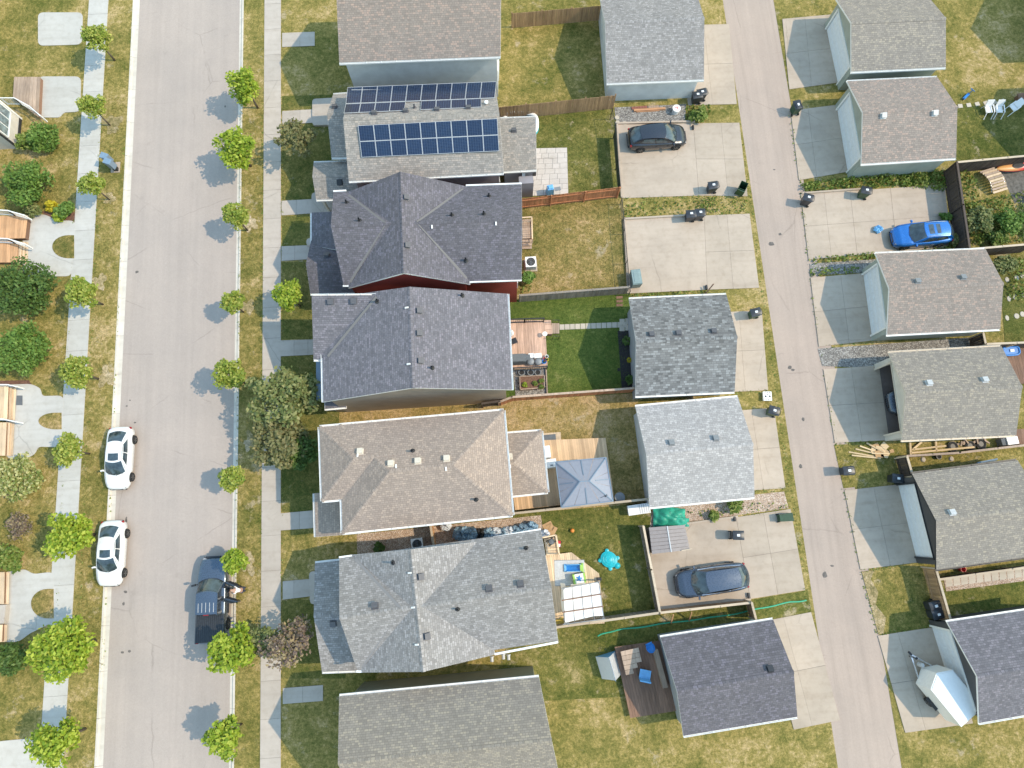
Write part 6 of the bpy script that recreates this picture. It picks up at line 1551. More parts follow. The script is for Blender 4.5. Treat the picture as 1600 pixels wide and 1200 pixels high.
# steel shed, tarp
h = thing('garden_shed', 'brown grey steel shed roof with raised seams on the van pad', 'shed', tuple(at(1045, 845)))
q = ats([(1014, 824), (1070, 820), (1078, 859), (1019, 866)], 1.9); md = [(q[0] + q[1]) / 2 + Vector((0, 0, .07)), (q[3] + q[2]) / 2 + Vector((0, 0, .07))]
for L0, L1, U0, U1 in ((q[0], q[3], md[0], md[1]), (q[1], q[2], md[0], md[1])):
    for i in range(7):
        a, b = i / 7 + .006, (i + 1) / 7 - .006; pts = [L0 + (L1 - L0) * a, L0 + (L1 - L0) * b, U0 + (U1 - U0) * b, U0 + (U1 - U0) * a]; n_ = normal(pts); m_ = MB(); lo = [p - n_ * .03 for p in pts]; m_.face(pts); m_.face(list(reversed(lo)))
        for k in range(4): j = (k + 1) % 4; m_.face([pts[k], pts[j], lo[j], lo[k]])
        part('roof_panel', m_, M['steel'], h, True)
m_ = MB(); m_.bar(md[0] + Vector((0, 0, .02)), md[1] + Vector((0, 0, .02)), .07, .03); part('ridge_strip', m_, M['lgrey'], h, True)
c = sum(q, Vector()) / 4; part('wall', MB().prism([tuple((p + (c - p) * .06).xy) for p in q], .02, 1.86), M['steel'], h, True)
p = at(1062, 856); single('loose_board', MB().box(p.x, p.y - .05, 2.02, .75, .05, .03, .1), M['f_cap'], 'pale board lying on the lower edge of the steel shed roof', 'board', (p.x, p.y, 2.0))
p0 = at(1044, 806); tm = MB()
def ft(u, v):
    pp = at(lerp(1020, 1072, u) + (4 if v > .5 else -2) * u, lerp(791, 823, v) + 7 * abs(u - .4) * (1 - v))
    return (pp.x, pp.y, .03 + .45 * (math.sin(math.pi * u) * math.sin(math.pi * v)) ** .7 + .10 * abs(math.sin(5 * u + 8 * v * u + 2)) + .10 * abs(math.sin(11 * u - 6 * v)) * math.sin(math.pi * v))
tm.grid(ft, 34, 24); single('tarpaulin', tm, M['tarp'], 'crumpled green tarpaulin heap between the steel shed and the silver garage', 'tarpaulin', (p0.x, p0.y, 0), smooth=25)
# community mailbox
h = T('community_mailbox', 'blue grey double mailbox cabinet on the verge by the west kerb', 'mailbox', 181, 262, 0, 0)
for k, (dx, dy) in enumerate(((-.16, .26), (.12, -.22))):
    part('cabinet', MB().box(dx, dy, .95, .46, .42, .85, -.35), M['bluewall'], h); part('cabinet_roof', MB().box(dx, dy, 1.41, .56, .5, .08, -.35, ry=.2, top=.9), M['mailtop'] if 'mailtop' in M else plain('mailbox blue grey roof', (.16, .24, .33), .45), h); part('pedestal', MB().box(dx, dy, .24, .3, .3, .5), M['black'], h)
    for i in range(3): part('mail_door', MB().box(dx + .235, dy, .65 + .24 * i, .012, .3, .2, -.35), M['grey'], h)
part('base', MB().box(0, 0, .03, .7, .9, .08), M['conc'], h)
# utility lid: white perforated
h = T('utility_vault', 'white utility vault with dark openings beside the alley', 'utility vault', 1197, 620, 0, -4); part('lid', MB().box(0, 0, .2, .62, .68, .22), M['white'], h)
for x, y, a, b_ in ((-.14, -.02, .13, .13), (.16, -.02, .13, .13), (-.17, .26, .09, .05), (0, .26, .09, .05), (.16, .27, .09, .05), (0, .13, .07, .07), (-.1, -.26, .08, .04), (.05, -.25, .08, .05), (.2, -.26, .07, .03), (0, -.13, .05, .04)): part('opening', MB().lathe([(0, .312), (a * .55, .312)], 8, (x, y, 0), sy=b_ / a), M['grey'], h)
# things by the gravel strip at the top
for i, (px, py) in enumerate(((964, 184), (965, 192), (976, 193))): h = T('stepping_disc', ('round pale stepping disc, northern of three by the wire fence', 'round pale stepping disc in the corner by the wire fence', 'round pale stepping disc nearest the black car')[i], 'stone', px, py, 0, 0, 'pale discs'); part('disc', MB().lathe([(0, .07), (.17, .07), (.19, .05), (.19, 0), (0, 0)], 16), M['stone'], h); part('rim', MB().lathe([(.15, .068), (.165, .078), (.18, .068)], 16), M['stone'], h)
p, q = at(990, 174), at(1039, 171); single('timber_beam', MB().bar((p.x, p.y, .1), (q.x, q.y, .1), .18, .18).bar((p.x + .2, p.y - .12, .05), (q.x - .5, q.y - .12, .05), .05, .1), M['orangewood'] if 'orangewood' in M else wood('orange timber', (.50, .27, .15), .2, 0), 'long orange brown timber beam on the grey gravel', 'timber', tuple(p))
h = T('brick_stack', 'low stack of red bricks behind the timber beam', 'bricks', 999, 169, 0, 2); bm_ = MB().box(0, 0, .045, .2, .095, .085).mesh('brick', plain('red brick', (.30, .12, .09), .85, var=.3))
for i in range(6):
    for k in range(2): inst('brick', bm_, h, (-.55 + .215 * i, .06 - .11 * k, .02 + .0 * i), .03 * math.sin(i * 3 + k))
h = T('brick_stack', 'brown plank bundle right of the red bricks', 'planks', 1021, 168, 0, 2)
for i in range(3): part('plank', MB().box(0, -.1 + .1 * i, .05, .85, .09, .07), M['d_grey'], h)
h = T('bucket', 'white bucket with red marks on its lid standing on the gravel', 'bucket', 1055, 175, 0, 10); part('tub', MB().lathe([(0, 0), (.27, 0), (.31, .5), (0, .5)], 18), M['white'], h); part('lid', MB().lathe([(0, .54), (.33, .53), (.34, .48)], 18), M['white'], h); part('mark', MB().bar((-.12, .05, .545), (.1, .1, .545), .05, .006).bar((.02, -.12, .545), (.08, .1, .545), .05, .006), M['red'], h)
# pool and grill in the solar house yard
h = T('inflatable_pool', 'white and turquoise inflatable pool behind the rear wing', 'pool', 813, 197, 0, -5)
def ring(rx, ry, z, r_): return [((rx * abs(math.cos(a)) ** .6 * math.copysign(1, math.cos(a))), (ry * abs(math.sin(a)) ** .6 * math.copysign(1, math.sin(a))), z) for a in [2 * math.pi * i / 32 for i in range(33)]]
part('wall_ring', MB().tube(ring(1.35, .95, .14, 0), .16, 10), M['teal'], h, smooth=60); part('wall_ring', MB().tube(ring(1.33, .93, .38, 0), .16, 10), M['cloth'], h, smooth=60); part('water', MB().lathe([(0, .3), (1.3, .3)], 24, sy=.7), M['water'], h)
h = T('barbecue', 'barbecue under a blue cover on the paver patio', 'barbecue', 859, 302, 0, 8); part('cover', MB().box(0, 0, .5, .55, .5, .95, top=.85).box(0, 0, 1.0, .42, .36, .1, top=.7), M['ltblue'], h); part('side_shelf', MB().box(.55, -.12, .75, .5, .3, .04), M['grey'], h); part('wheel', MB().lathe([(0, -.03), (.08, -.03), (.08, .03), (0, .03)], 10, (.2, -.27, .08), 'y'), M['rubber'], h)
h = T('bin_box', 'small dark meter box on the house corner at the paver patio', 'meter box', 834, 276, 0, 0); part('box', MB().box(0, 0, .9, .28, .5, .7), M['black'], h); part('door', MB().box(.145, 0, .95, .012, .4, .5), M['darktrim'], h)
# hoses
def hose(pts, mat, label):
    P = ats(pts, .03); m_ = MB(); out = []
    for a, b in zip(P, P[1:]):
        for k in range(6): out.append(a + (b - a) * k / 6)
    out.append(P[-1]); out = [p + Vector((0, .03 * math.sin(i * .7), 0)) for i, p in enumerate(out)]; m_.tube(out, .05, 6); single('garden_hose', m_, M[mat], label, 'hose', tuple(P[0]))
M['hosegreen'] = plain('green hose', (.03, .36, .20), .4)
hose([(934, 994), (948, 988), (975, 983), (1020, 977), (1070, 970), (1120, 964), (1164, 956), (1200, 948), (1235, 941), (1260, 938)], 'hosegreen', 'long green hose stretched along the side lawn to the alley')
# deck props by the charcoal garage
h = T('chair', 'bright blue moulded chair on the brown deck', 'chair', 1014, 1010, .4, 20); part('seat', MB().lathe([(0, .42), (.24, .44), (.30, .55), (.27, .55), (.22, .47), (0, .45)], 14, sy=1.2), M['blue'], h, smooth=50); part('backrest', MB().box(0, .32, .62, .5, .08, .36, rx=-.2, top=.8), M['blue'], h)
for x in (-.18, .18):
    for y in (-.2, .2): part('leg', MB().tube([(x, y, .43), (x * 1.3, y * 1.2, 0)], .02, 5), M['black'], h)
h = T('patio_table', 'pale slatted patio table with a cut corner on the brown deck', 'table', 985, 1030, .4, 8)
for k in range(5): w_ = 1.25 - (.0 if k > 1 else .35 * (2 - k)); part('table_slat', MB().box(-(1.25 - w_) / 2, -.62 + .31 * k, .72, w_, .29, .04), M['d_grey'], h)
for x, y in ((-.5, -.6), (.45, -.1), (-.5, .6), (.5, .6)): part('leg', MB().box(x, y, .35, .07, .07, .7), M['d_brown'], h)
h = T('chair', 'pale blue chair below the patio table', 'chair', 1006, 1052, .4, -15); part('seat', MB().box(0, 0, .42, .75, .62, .08), M['ltblue'], h); part('backrest', MB().box(0, -.32, .7, .75, .08, .5, rx=.2), M['ltblue'], h)
for x in (-.3, .3):
    for y in (-.25, .25): part('leg', MB().box(x, y, .2, .05, .05, .4), M['grey'], h)
h = T('play_tent', 'white and blue ridge tent on the lawn beside the brown deck', 'tent', 951, 1036, 0, 12)
b = MB(); b.face([(-.75, -.85, 0), (-.75, .65, 0), (0, .65, 1.5), (0, -.85, 1.5)]); part('left_sheet', b, M['cloth'], h); b = MB(); b.face([(.75, -.85, 0), (.75, .65, 0), (0, .65, 1.5), (0, -.85, 1.5)]); part('right_sheet', b, M['lgrey'], h); b = MB(); b.face([(-.75, .65, 0), (.75, .65, 0), (0, .65, 1.5)]); part('end_sheet', b, M['ltblue'], h); part('ridge_pole', MB().tube([(0, -.9, 1.5), (0, .7, 1.5)], .02, 6), M['chrome'], h)
h = T('planter_bench', 'grey bundle of folded outdoor furniture along the charcoal garage wall', 'furniture', 1047, 1040, .4, 100); part('frame', MB().box(0, 0, .4, 1.8, .3, .6, top=.8), M['bluewall'], h); part('cushion', MB().box(.2, 0, .75, 1.2, .26, .12), M['grey'], h)
# east yards
def lawnchair(label, px, py, rz, mat='cloth', rec=.5):
    h = T('lawn_chair', label, 'lawn chair', px, py, 0, rz, 'white lawn chairs'); part('seat', MB().box(0, 0, .38, .55, .5, .05), M[mat], h); part('backrest', MB().box(0, .42, .62, .55, .06, .62, rx=-rec), M[mat], h)
    for sg in (-1, 1): part('armrest', MB().bar((sg * .3, -.3, .55), (sg * .3, .32, .6), .07, .035), M[mat], h); part('leg', MB().bar((sg * .3, -.3, .55), (sg * .3, -.62, 0), .05, .04).bar((sg * .3, .3, .55), (sg * .3, .42, 0), .05, .04), M[mat], h)
lawnchair('white lawn chair at the left of the row on the east lawn', 1540, 176, 0)
lawnchair('white lawn chair in the middle of the row on the east lawn', 1556, 176, -3)
lawnchair('white reclining lawn chair at the right of the row, turned sideways', 1579, 172, -60, 'cloth', .9)
for i in range(6):
    px, py = 1500 + 13.3 * i, 166 - 1.5 * i; p = at(px, py); single('stepping_stone', MB().box(p.x, p.y, .03, .36, .34, .05, .1 * i), M['stone'], ('first', 'second', 'third', 'fourth', 'fifth', 'sixth')[i] + ' square stepping stone counted from the brown grey garage', 'stone', (p.x, p.y, 0), 'square stepping stones')
h = T('garden_bench', 'dark red wooden bench at the right edge of the top lawn', 'bench', 1594, 157, 0, 5)
for k in range(4): part('seat_slat', MB().box(0, -.3 + .2 * k, .45, 1.0, .16, .05), M['d_brown'], h)
part('leg', MB().box(-.4, 0, .21, .08, .6, .42).box(.4, 0, .21, .08, .6, .42), M['d_brown'], h)
h = T('toy_scooter', 'blue plastic toy near the corner of the brown grey garage', 'toy', 1508, 152, 0, 40); part('deck', MB().box(0, 0, .12, .7, .2, .08), M['blue'], h); part('steering', MB().tube([(.3, 0, .1), (.25, 0, .7), (.25, .2, .72), (.25, -.2, .72)], .03, 6), M['blue'], h)
for x in (-.3, .35): part('wheel', MB().lathe([(0, -.03), (.1, -.03), (.1, .03), (0, .03)], 10, (x, 0, .1), 'y'), M['rubber'], h)
h = T('kayak', 'orange to red kayak leaning along the fence', 'kayak', 1585, 263, .15, 3)
L_ = 3.4; hull = MB(); hull.grid(lambda u, v: (lerp(-L_ / 2, L_ / 2, u), .36 * math.sin(math.pi * u) ** .6 * math.cos(2 * math.pi * v), .25 + .19 * math.sin(math.pi * u) ** .5 * math.sin(2 * math.pi * v)), 26, 14)
mk, tk, bk_ = NM('kayak fade'); sp = N(tk, 'ShaderNodeSeparateXYZ'); tk.links.new(coords(tk), sp.inputs[0]); tk.links.new(ramp(tk, math_(tk, 'ADD', math_(tk, 'MULTIPLY', sp.outputs[0], .3), .5), [(.1, (.72, .38, .12)), (.45, (.70, .30, .12)), (.62, (.62, .05, .06))]), bk_.inputs['Base Color']); bk_.inputs['Roughness'].default_value = .35
part('hull', hull, mk, h, smooth=60); part('cockpit', MB().lathe([(0, .445), (.3, .44), (.32, .46), (.28, .47)], 16, sx=1.5, sy=.75), M['black'], h); part('seam', MB().tube([(lerp(-L_ / 2, L_ / 2, k / 20), .37 * math.sin(math.pi * k / 20) ** .6, .26) for k in range(1, 20)], .012, 5).tube([(lerp(-L_ / 2, L_ / 2, k / 20), -.37 * math.sin(math.pi * k / 20) ** .6, .26) for k in range(1, 20)], .012, 5), M['red'], h)
h = T('sun_lounger', 'curved slatted lounger standing below the kayak', 'lounger', 1549, 286, 0, 14)
for k in range(10):
    y0 = 1.0 - .21 * k; z0 = .35 + .35 * math.sin(math.pi * k / 9); part('slat', MB().box(-.1 + .035 * (k - 3) ** 2 * .14 * (1 if k > 3 else -.3), y0, z0, 1.25, .17, .035, rx=.0), M['d_pale'] if k % 2 else M['d_grey'], h)
part('side_frame', MB().tube([(-.62, 1.05 - .21 * k, .30 + .35 * math.sin(math.pi * k / 9)) for k in range(10)], .03, 6).tube([(.52, 1.05 - .21 * k, .30 + .35 * math.sin(math.pi * k / 9)) for k in range(10)], .03, 6), M['chrome'], h); part('leg', MB().box(-.5, .8, .15, .05, .05, .3).box(.4, .8, .15, .05, .05, .3).box(-.5, -.8, .15, .05, .05, .3).box(.4, -.8, .15, .05, .05, .3), M['chrome'], h)
for i in range(9):
    px, py = 1573 + (i % 3) * 12 + 3 * (i % 2), 497 - (i // 3) * 30 - 3 * (i % 3); p = at(px, py); b = MB(); b.lathe([(0, .06), (.2, .06), (.22, .04), (.22, 0)], 10, (p.x, p.y, 0), sx=rnd.uniform(.7, 1.1)); single('stepping_stone', b, M['stone'], f'{("round", "oval", "pale")[i % 3]} stepping stone in the {("lower", "middle", "upper")[i // 3]} group at the right edge', 'stone', (p.x, p.y, 0), 'round stepping stones')
h = T('wading_pool', 'blue plastic wading pool on the brown deck at the right edge', 'pool', 1577, 549, .3, 0); part('rim', MB().tube(ring(.62, .34, .2, 0), .07, 8), M['blue'], h, smooth=60); part('basin', MB().lathe([(0, .04), (.55, .05), (.62, .2)], 24, sy=.55), M['blue'], h); part('toy', MB().box(.05, 0, .22, .3, .2, .1), M['cloth'], h)
h = deckthing('dark brown deck at the right edge behind the open garage', [(1566, 545), (1640, 542), (1650, 598), (1580, 600)], .3, 'd_brown', 14); planks(h, [(1560, 672), (1640, 668), (1645, 694), (1562, 698)], .3, 'd_brown', 14)
h = T('dog_crate', 'white and grey crate at the end of the junk row by the open garage', 'crate', 1572, 690, 0, 4); part('body', MB().box(0, 0, .35, .8, .55, .7), M['white'], h); part('door', MB().box(-.5, 0, .3, .5, .5, .6), M['greycloth'], h)
# lumber
lb = [(1333, 707, 2.0, -14), (1340, 703, 1.7, -18), (1345, 700, 1.6, -24), (1338, 711, 2.1, -10), (1352, 697, 1.4, -34), (1360, 706, 1.3, -5)]
for i, (px, py, L_, rz) in enumerate(lb): p = at(px + 14, py + 3); single('lumber_board', MB().box(p.x, p.y, .05 + .03 * i, L_, .10, .045, math.radians(rz)), M['lumber'], ('lowest long board of the loose lumber fan', 'second board of the lumber fan', 'third board of the lumber fan', 'outermost board on the alley side of the lumber fan', 'steepest board of the lumber fan', 'flat short board inside the lumber fan')[i], 'board', (p.x, p.y, 0), 'loose lumber')
for i, (px, py, a, b_, rz) in enumerate(((1367, 698, .6, .4, 20), (1375, 703, .7, .5, -15), (1381, 697, .4, .5, 40), (1372, 710, .6, .55, 5), (1385, 709, .5, .35, 60), (1365, 704, .35, .45, 70), (1392, 705, .3, .25, 10), (1380, 713, .5, .2, -20))): p = at(px, py); single('wood_offcut', MB().box(p.x, p.y, .05 + .035 * (i % 4), a, b_, .03, math.radians(rz)), M['lumber'] if i % 3 else M['cardboard'], ('broad sheet offcut at the top left of the heap', 'broad sheet offcut at the heap centre', 'tilted offcut at the heap top', 'square offcut at the heap bottom', 'narrow offcut at the heap right', 'narrow offcut at the heap left', 'small loose offcut right of the heap', 'thin strip offcut below the heap')[i], 'offcut', (p.x, p.y, 0), 'offcut heap')
h = thing('lumber_pen', 'open pen of pale lumber along the south wall of the open garage', 'pen', tuple(at(1470, 705)))
for a, b in (((1421, 708), (1520, 699)), ((1423, 703), (1476, 697)), ((1420, 690), (1421, 711)), ((1460, 688), (1461, 706)), ((1425, 702), (1438, 691))):
    p, q = at(*a), at(*b); m_ = MB(); m_.bar((p.x, p.y, .15), (q.x, q.y, .15), .13, .1); part('beam', m_, M['lumber'], h, True)
for i, (px, py) in enumerate(((1487, 698), (1514, 697), (1531, 694))): h = T('tyre', ('old tyre at the left of the junk row by the lumber frame', 'old tyre in the middle of the junk row by the lumber frame', 'old tyre at the right of the junk row by the lumber frame')[i], 'tyre', px, py, 0, 0, 'old tyres'); part('carcass', MB().lathe([(.2, .02), (.34, 0), (.38, .1), (.34, .2), (.2, .18), (.24, .1)], 18), M['rubber'], h, smooth=50); part('tread', MB().lathe([(.382, .04), (.39, .1), (.382, .16)], 18), M['black'], h)
for i, (px, py, rz) in enumerate(((1497, 694, 10), (1505, 690, 60), (1522, 690, 30), (1537, 691, 80))): p = at(px, py); single('wood_offcut', MB().box(p.x, p.y, .12, .55, .14, .1, math.radians(rz)).box(p.x + .1, p.y, .22, .4, .1, .06, math.radians(rz + 60)), M['d_grey'], ('crossed scrap wood beside the left tyre', 'crossed scrap wood above the left tyre', 'crossed scrap wood above the middle tyre', 'crossed scrap wood beside the right tyre')[i], 'scrap wood', (p.x, p.y, 0), 'scrap wood')
h = T('metal_panel', 'dark sheet leaning at the olive garage gutter', 'panel', 1530, 725, 0, 7); part('sheet', MB().box(0, 0, .5, 1.5, .1, 1.0, rx=-.3), M['bluewall'], h); part('frame', MB().bar((-.7, .12, .95), (.7, .12, .95), .04, .04), M['lgrey'], h)
h = T('flower_pot', 'small black pot on the lawn below the lumber frame', 'flower pot', 1464, 714, 0); part('pot', MB().lathe([(0, 0), (.16, 0), (.2, .26), (.15, .26), (.14, .2), (0, .2)], 12), M['black'], h); part('soil', MB().lathe([(0, .21), (.14, .205)], 10), M['soil'], h)
for i, (px, py) in enumerate(((1486, 717), (1442, 718))): p = at(px, py); single('field_stone', MB().lathe([(0, .12), (.14, .10), (.2, .03), (.18, 0)], 9, (p.x, p.y, 0)), M['stone'], ('pale stone on the lawn below the lumber frame, right', 'small pale stone on the lawn below the lumber frame, left')[i], 'stone', (p.x, p.y, 0))
st = link(bpy.data.objects.new('slab_row', None)); st['kind'] = 'structure'; OFF[st.name] = (0, 0, 0)
for i in range(14):
    x = 1482 + i * 12; y = 910 - i * 1.55; q = ats([(x - 5.2, y - 6), (x + 5.2, y - 7.4), (x + 6, y + 5.4), (x - 4.2, y + 7)]); part('stone_slab', MB().prism([(p.x, p.y) for p in q], -.02, .04), M['stone'], st, True)
lawn('gravel_strip', [(1474, 903), (1640, 880), (1642, 902), (1478, 924)], 'gravel_pink', .012)
h = T('bucket', 'small red bucket behind the low dark fence', 'bucket', 1500, 889, 0); part('tub', MB().lathe([(0, 0), (.16, 0), (.2, .4), (.17, .4), (.14, .05), (0, .05)], 12), M['red'], h, fix=False); part('handle', MB().tube([(.19 * math.cos(a), 0, .4 + .15 * math.sin(a)) for a in [math.pi * k / 8 for k in range(9)]], .008, 4), M['chrome'], h)
# braces and small marks
for i, (px, py) in enumerate(((1047, 962), (1075, 958))): p = at(px, py); single('fence_brace', MB().bar((p.x, p.y + .2, 1.1), (p.x, p.y - .5, .05), .07, .07), M['orangewood'] if 'orangewood' in M else M['d_orange'], ('left orange prop bracing the short new fence', 'right orange prop bracing the short new fence')[i], 'brace', (p.x, p.y, 0))
p = at(1108, 452); single('timber_prop', MB().bar((p.x - .45, p.y - .45, .05), (p.x + .1, p.y + .1, .9), .09, .09), M['d_brown'], 'leaning timber prop at the south edge of the empty pad', 'timber', (p.x, p.y, 0))
for i, (px, py) in enumerate(((1082, 201), (1103, 450), (1147, 811), (1169, 930))): p = at(px, py); single('steel_bracket', MB().box(p.x, p.y, .14, .12, .34, .22), M['black'], ('black steel bracket on the pad corner right of the black car', 'black steel bracket at the lower edge of the empty pad', 'black steel bracket at the top of the van pad', 'black steel bracket at the lower right of the van pad')[i], 'bracket', (p.x, p.y, 0))
# ------------------------------------------------------------------ trees, shrubs, weeds, grass
L = {}
L['lime'] = leafmat('lime leaves', (.14, .235, .020), (.31, .41, .036), (.50, .54, .085), .35)
L['spring'] = leafmat('spring leaves', (.15, .23, .030), (.31, .37, .058), (.50, .50, .13), .35)
L['green'] = leafmat('mid green leaves', (.085, .165, .030), (.140, .240, .042), (.23, .33, .075))
L['deep'] = leafmat('deep green leaves', (.055, .110, .026), (.090, .160, .034), (.15, .22, .055))
L['olive'] = leafmat('olive leaves', (.125, .165, .050), (.220, .250, .085), (.36, .35, .15), .35)
L['olive2'] = leafmat('dull olive leaves', (.13, .145, .055), (.21, .21, .085), (.32, .28, .13), .35)
L['brown'] = leafmat('bronze leaves', (0.131, 0.116, 0.052), (0.219, 0.184, 0.079), (0.315, 0.245, 0.114))
L['rust'] = leafmat('rust and purple leaves', (.15, .105, .095), (.25, .19, .14), (.42, .33, .17))
L['blossom'] = leafmat('cream blossom and leaves', (.16, .22, .05), (.33, .35, .11), (.60, .56, .27))
L['yellow'] = leafmat('yellow leaves', (.36, .30, .015), (.52, .42, .02), (.60, .52, .05))
L['weed'] = leafmat('weed leaves', (0.096, 0.166, 0.026), (0.175, 0.245, 0.044), (0.333, 0.350, 0.105))
nr = np.random.default_rng(5)
def leaf_mesh(name, centres, size, mat, up=.68):
    """one small folded leaf per centre, turned every way but mostly facing up"""
    n = len(centres); C_ = np.asarray(centres, dtype=np.float64)
    nz = nr.normal(size=(n, 3)) * (1 - up) + np.array([0, 0, up]); nz /= np.linalg.norm(nz, axis=1)[:, None]
    t = nr.normal(size=(n, 3)); t -= nz * (t * nz).sum(1)[:, None]; t /= np.linalg.norm(t, axis=1)[:, None]; b = np.cross(nz, t)
    s = size * nr.uniform(.6, 1.7, size=(n, 1))
    V = np.empty((n, 4, 3)); V[:, 0] = C_ - t * s * .62; V[:, 1] = C_ + b * s * .38 + nz * s * .10; V[:, 2] = C_ + t * s * .62; V[:, 3] = C_ - b * s * .38 + nz * s * .10
    me = bpy.data.meshes.new(name); me.vertices.add(n * 4); me.vertices.foreach_set('co', V.reshape(-1))
    me.loops.add(n * 4); me.loops.foreach_set('vertex_index', np.arange(n * 4, dtype=np.int32)); me.polygons.add(n); me.polygons.foreach_set('loop_start', np.arange(0, n * 4, 4, dtype=np.int32))
    try: me.polygons.foreach_set('loop_total', np.full(n, 4, dtype=np.int32))
    except Exception: pass
    me.materials.append(mat); me.update(calc_edges=True); me.validate(); return me
def tree(label, px, py, rpx, zc, leaf, n=None, name='street_tree', cat='tree', group=None, size=.16, flat=.8, sparse=0.0, dx=0, trunk=True, lobes=None, loose=0):
    c = at(px, py, zc); k = (at(px + 1, py, zc) - c).length; R = rpx * k
    h = thing(name, label, cat, (c.x, c.y, 0), 0, group); rr = random.Random(int(px * 7 + py)); th = max(.035, R * .045)
    bend = Vector((rr.uniform(-.12, .12), rr.uniform(-.12, .12), 0)); z0 = zc - R * flat * .75
    tm = MB(); fork = max(.5, z0 + R * .15)
    if trunk:
        tm.tube([(0, 0, -.05), (bend.x * .3, bend.y * .3, fork * .5), (bend.x, bend.y, fork), (bend.x * 1.4, bend.y * 1.4, zc + R * .25)], [th * 1.5, th * 1.05, th * .9, th * .3], 8); part('trunk', tm, M['trunk'], h, smooth=True)
    nl = lobes or max(9, int(9 + R * 6)); lob = []
    for i in range(nl):
        a = 2.399 * i + rr.uniform(-.4, .4); u = ((i + .5) / nl); el = rr.uniform(-.5, 1.0); rad = R * (rr.uniform(.42, .80) if not loose else rr.uniform(.35, 1.02)) * math.sqrt(max(.2, 1 - el * el * .75))
        lob.append((Vector((rad * math.cos(a), rad * math.sin(a), zc + R * flat * .72 * el)), R * (rr.uniform(.24, .42) if not loose else rr.uniform(.16, .34))))
    lob.append((Vector((0, 0, zc + R * flat * .45)), R * .42)); lob.append((Vector((bend.x, bend.y, zc)), R * .45))
    lm = MB()
    for p, r_ in lob[:-1]:
        a = Vector((bend.x, bend.y, fork + rr.uniform(-.1, .3) * R)); m_ = (a + p) / 2 + Vector((0, 0, -.08 * R)); lm.tube([a, m_, p], [th * .5, th * .32, th * .12], 5)
        for _ in range(3): q = p + Vector((rr.gauss(0, 1), rr.gauss(0, 1), rr.gauss(0, .7))).normalized() * r_ * .9; lm.tube([m_ * .4 + p * .6, q], [th * .18, th * .05], 4)
    part('limb', lm, M['trunk'], h)
    n = n or int(540 * R * R * (1 - sparse) / (size / .2) ** 2 + 300)
    pts = []; wts = np.array([r_ ** 2 for _, r_ in lob]); wts /= wts.sum(); idx = nr.choice(len(lob), n, p=wts)
    d = nr.normal(size=(n, 3)); d /= np.linalg.norm(d, axis=1)[:, None]; rad = nr.uniform(.30, 1.0, size=n) ** .55 * nr.uniform(.85, 1.28, size=n)
    LC = np.array([tuple(p) for p, _ in lob])[idx]; LR = np.array([r_ for _, r_ in lob])[idx]
    P = LC + d * (LR * rad)[:, None] * np.array([1, 1, flat])
    P[:, 2] = np.maximum(P[:, 2], .08)
    o = link(bpy.data.objects.new('crown', leaf_mesh('crown', P, size, L[leaf]))); o.parent = h
    return h
ST = 'young street trees along the kerbs'
for px, py, r, zc, lf, lb in ((143, 167, 22, 2.5, 'spring', 'small street tree shading the west sidewalk, northernmost, above the mailbox'), (141, 288, 21, 2.5, 'spring', 'small street tree over the west sidewalk below the mailbox'), (128, 458, 25, 2.6, 'spring', 'small street tree over the west sidewalk level with the dark round shrub'),
    (120, 580, 27, 2.6, 'spring', 'small street tree over the west sidewalk level with the bright green bush'), (106, 703, 26, 2.5, 'spring', 'small street tree over the west sidewalk beside the northern white sedan'), (108, 836, 40, 2.9, 'lime', 'large yellow green tree over the west sidewalk beside the southern white sedan'), (101, 1014, 52, 3.3, 'lime', 'largest yellow green tree at the lower left over the west sidewalk'),
    (371, 231, 32, 2.7, 'lime', 'round yellow green tree on the east kerb, northern of those fully in view'), (368, 339, 22, 2.4, 'spring', 'small street tree on the east kerb opposite the charcoal house'), (361, 472, 20, 2.4, 'spring', 'small thin street tree on the east kerb above the taupe walled house'), (360, 586, 27, 2.6, 'spring', 'street tree on the east kerb beside the large olive tree'),
    (361, 747, 23, 2.5, 'spring', 'small street tree on the east kerb opposite the tan house'), (367, 876, 21, 2.3, 'lime', 'small street tree leaning over the nose of the pickup'), (363, 1016, 39, 2.9, 'lime', 'yellow green tree behind the pickup tail'), (383, 136, 30, 2.7, 'lime', 'yellow green tree on the east kerb at the top edge'),
    (150, 60, 24, 2.6, 'spring', 'street tree on the west side beyond the top of the picture'), (352, 1150, 30, 2.7, 'lime', 'street tree on the east kerb beyond the bottom of the picture'), (88, 1160, 40, 3.0, 'lime', 'street tree on the west side beyond the bottom of the picture')):
    tree(lb, px, py, r, zc, lf, group=ST, size=.15 if r < 30 else .18)
tree('bright lime tree on the lawn of the charcoal house', 453, 462, 25, 2.4, 'lime', name='garden_tree')
tree('sparse dull olive tree on the shaded lawn of the solar house', 461, 217, 29, 2.6, 'olive2', name='garden_tree', sparse=.4, loose=1)
tree('large olive green tree overhanging the east sidewalk, upper of two', 441, 622, 55, 3.2, 'olive', name='garden_tree', size=.19, loose=1)
tree('dull olive tree overhanging the east sidewalk, lower of two', 438, 694, 46, 2.9, 'olive2', name='garden_tree', size=.18, loose=1)
tree('deep green tree close behind the two olive ones', 468, 706, 30, 2.2, 'deep', name='garden_tree')
tree('rust and purple tree with thin foliage at the bottom of the east sidewalk', 455, 1008, 44, 2.8, 'rust', name='garden_tree', sparse=.72, size=.15, loose=1)
tree('thin yellowish tree west of the rust coloured one', 414, 1000, 24, 2.2, 'olive', name='garden_tree', sparse=.4)
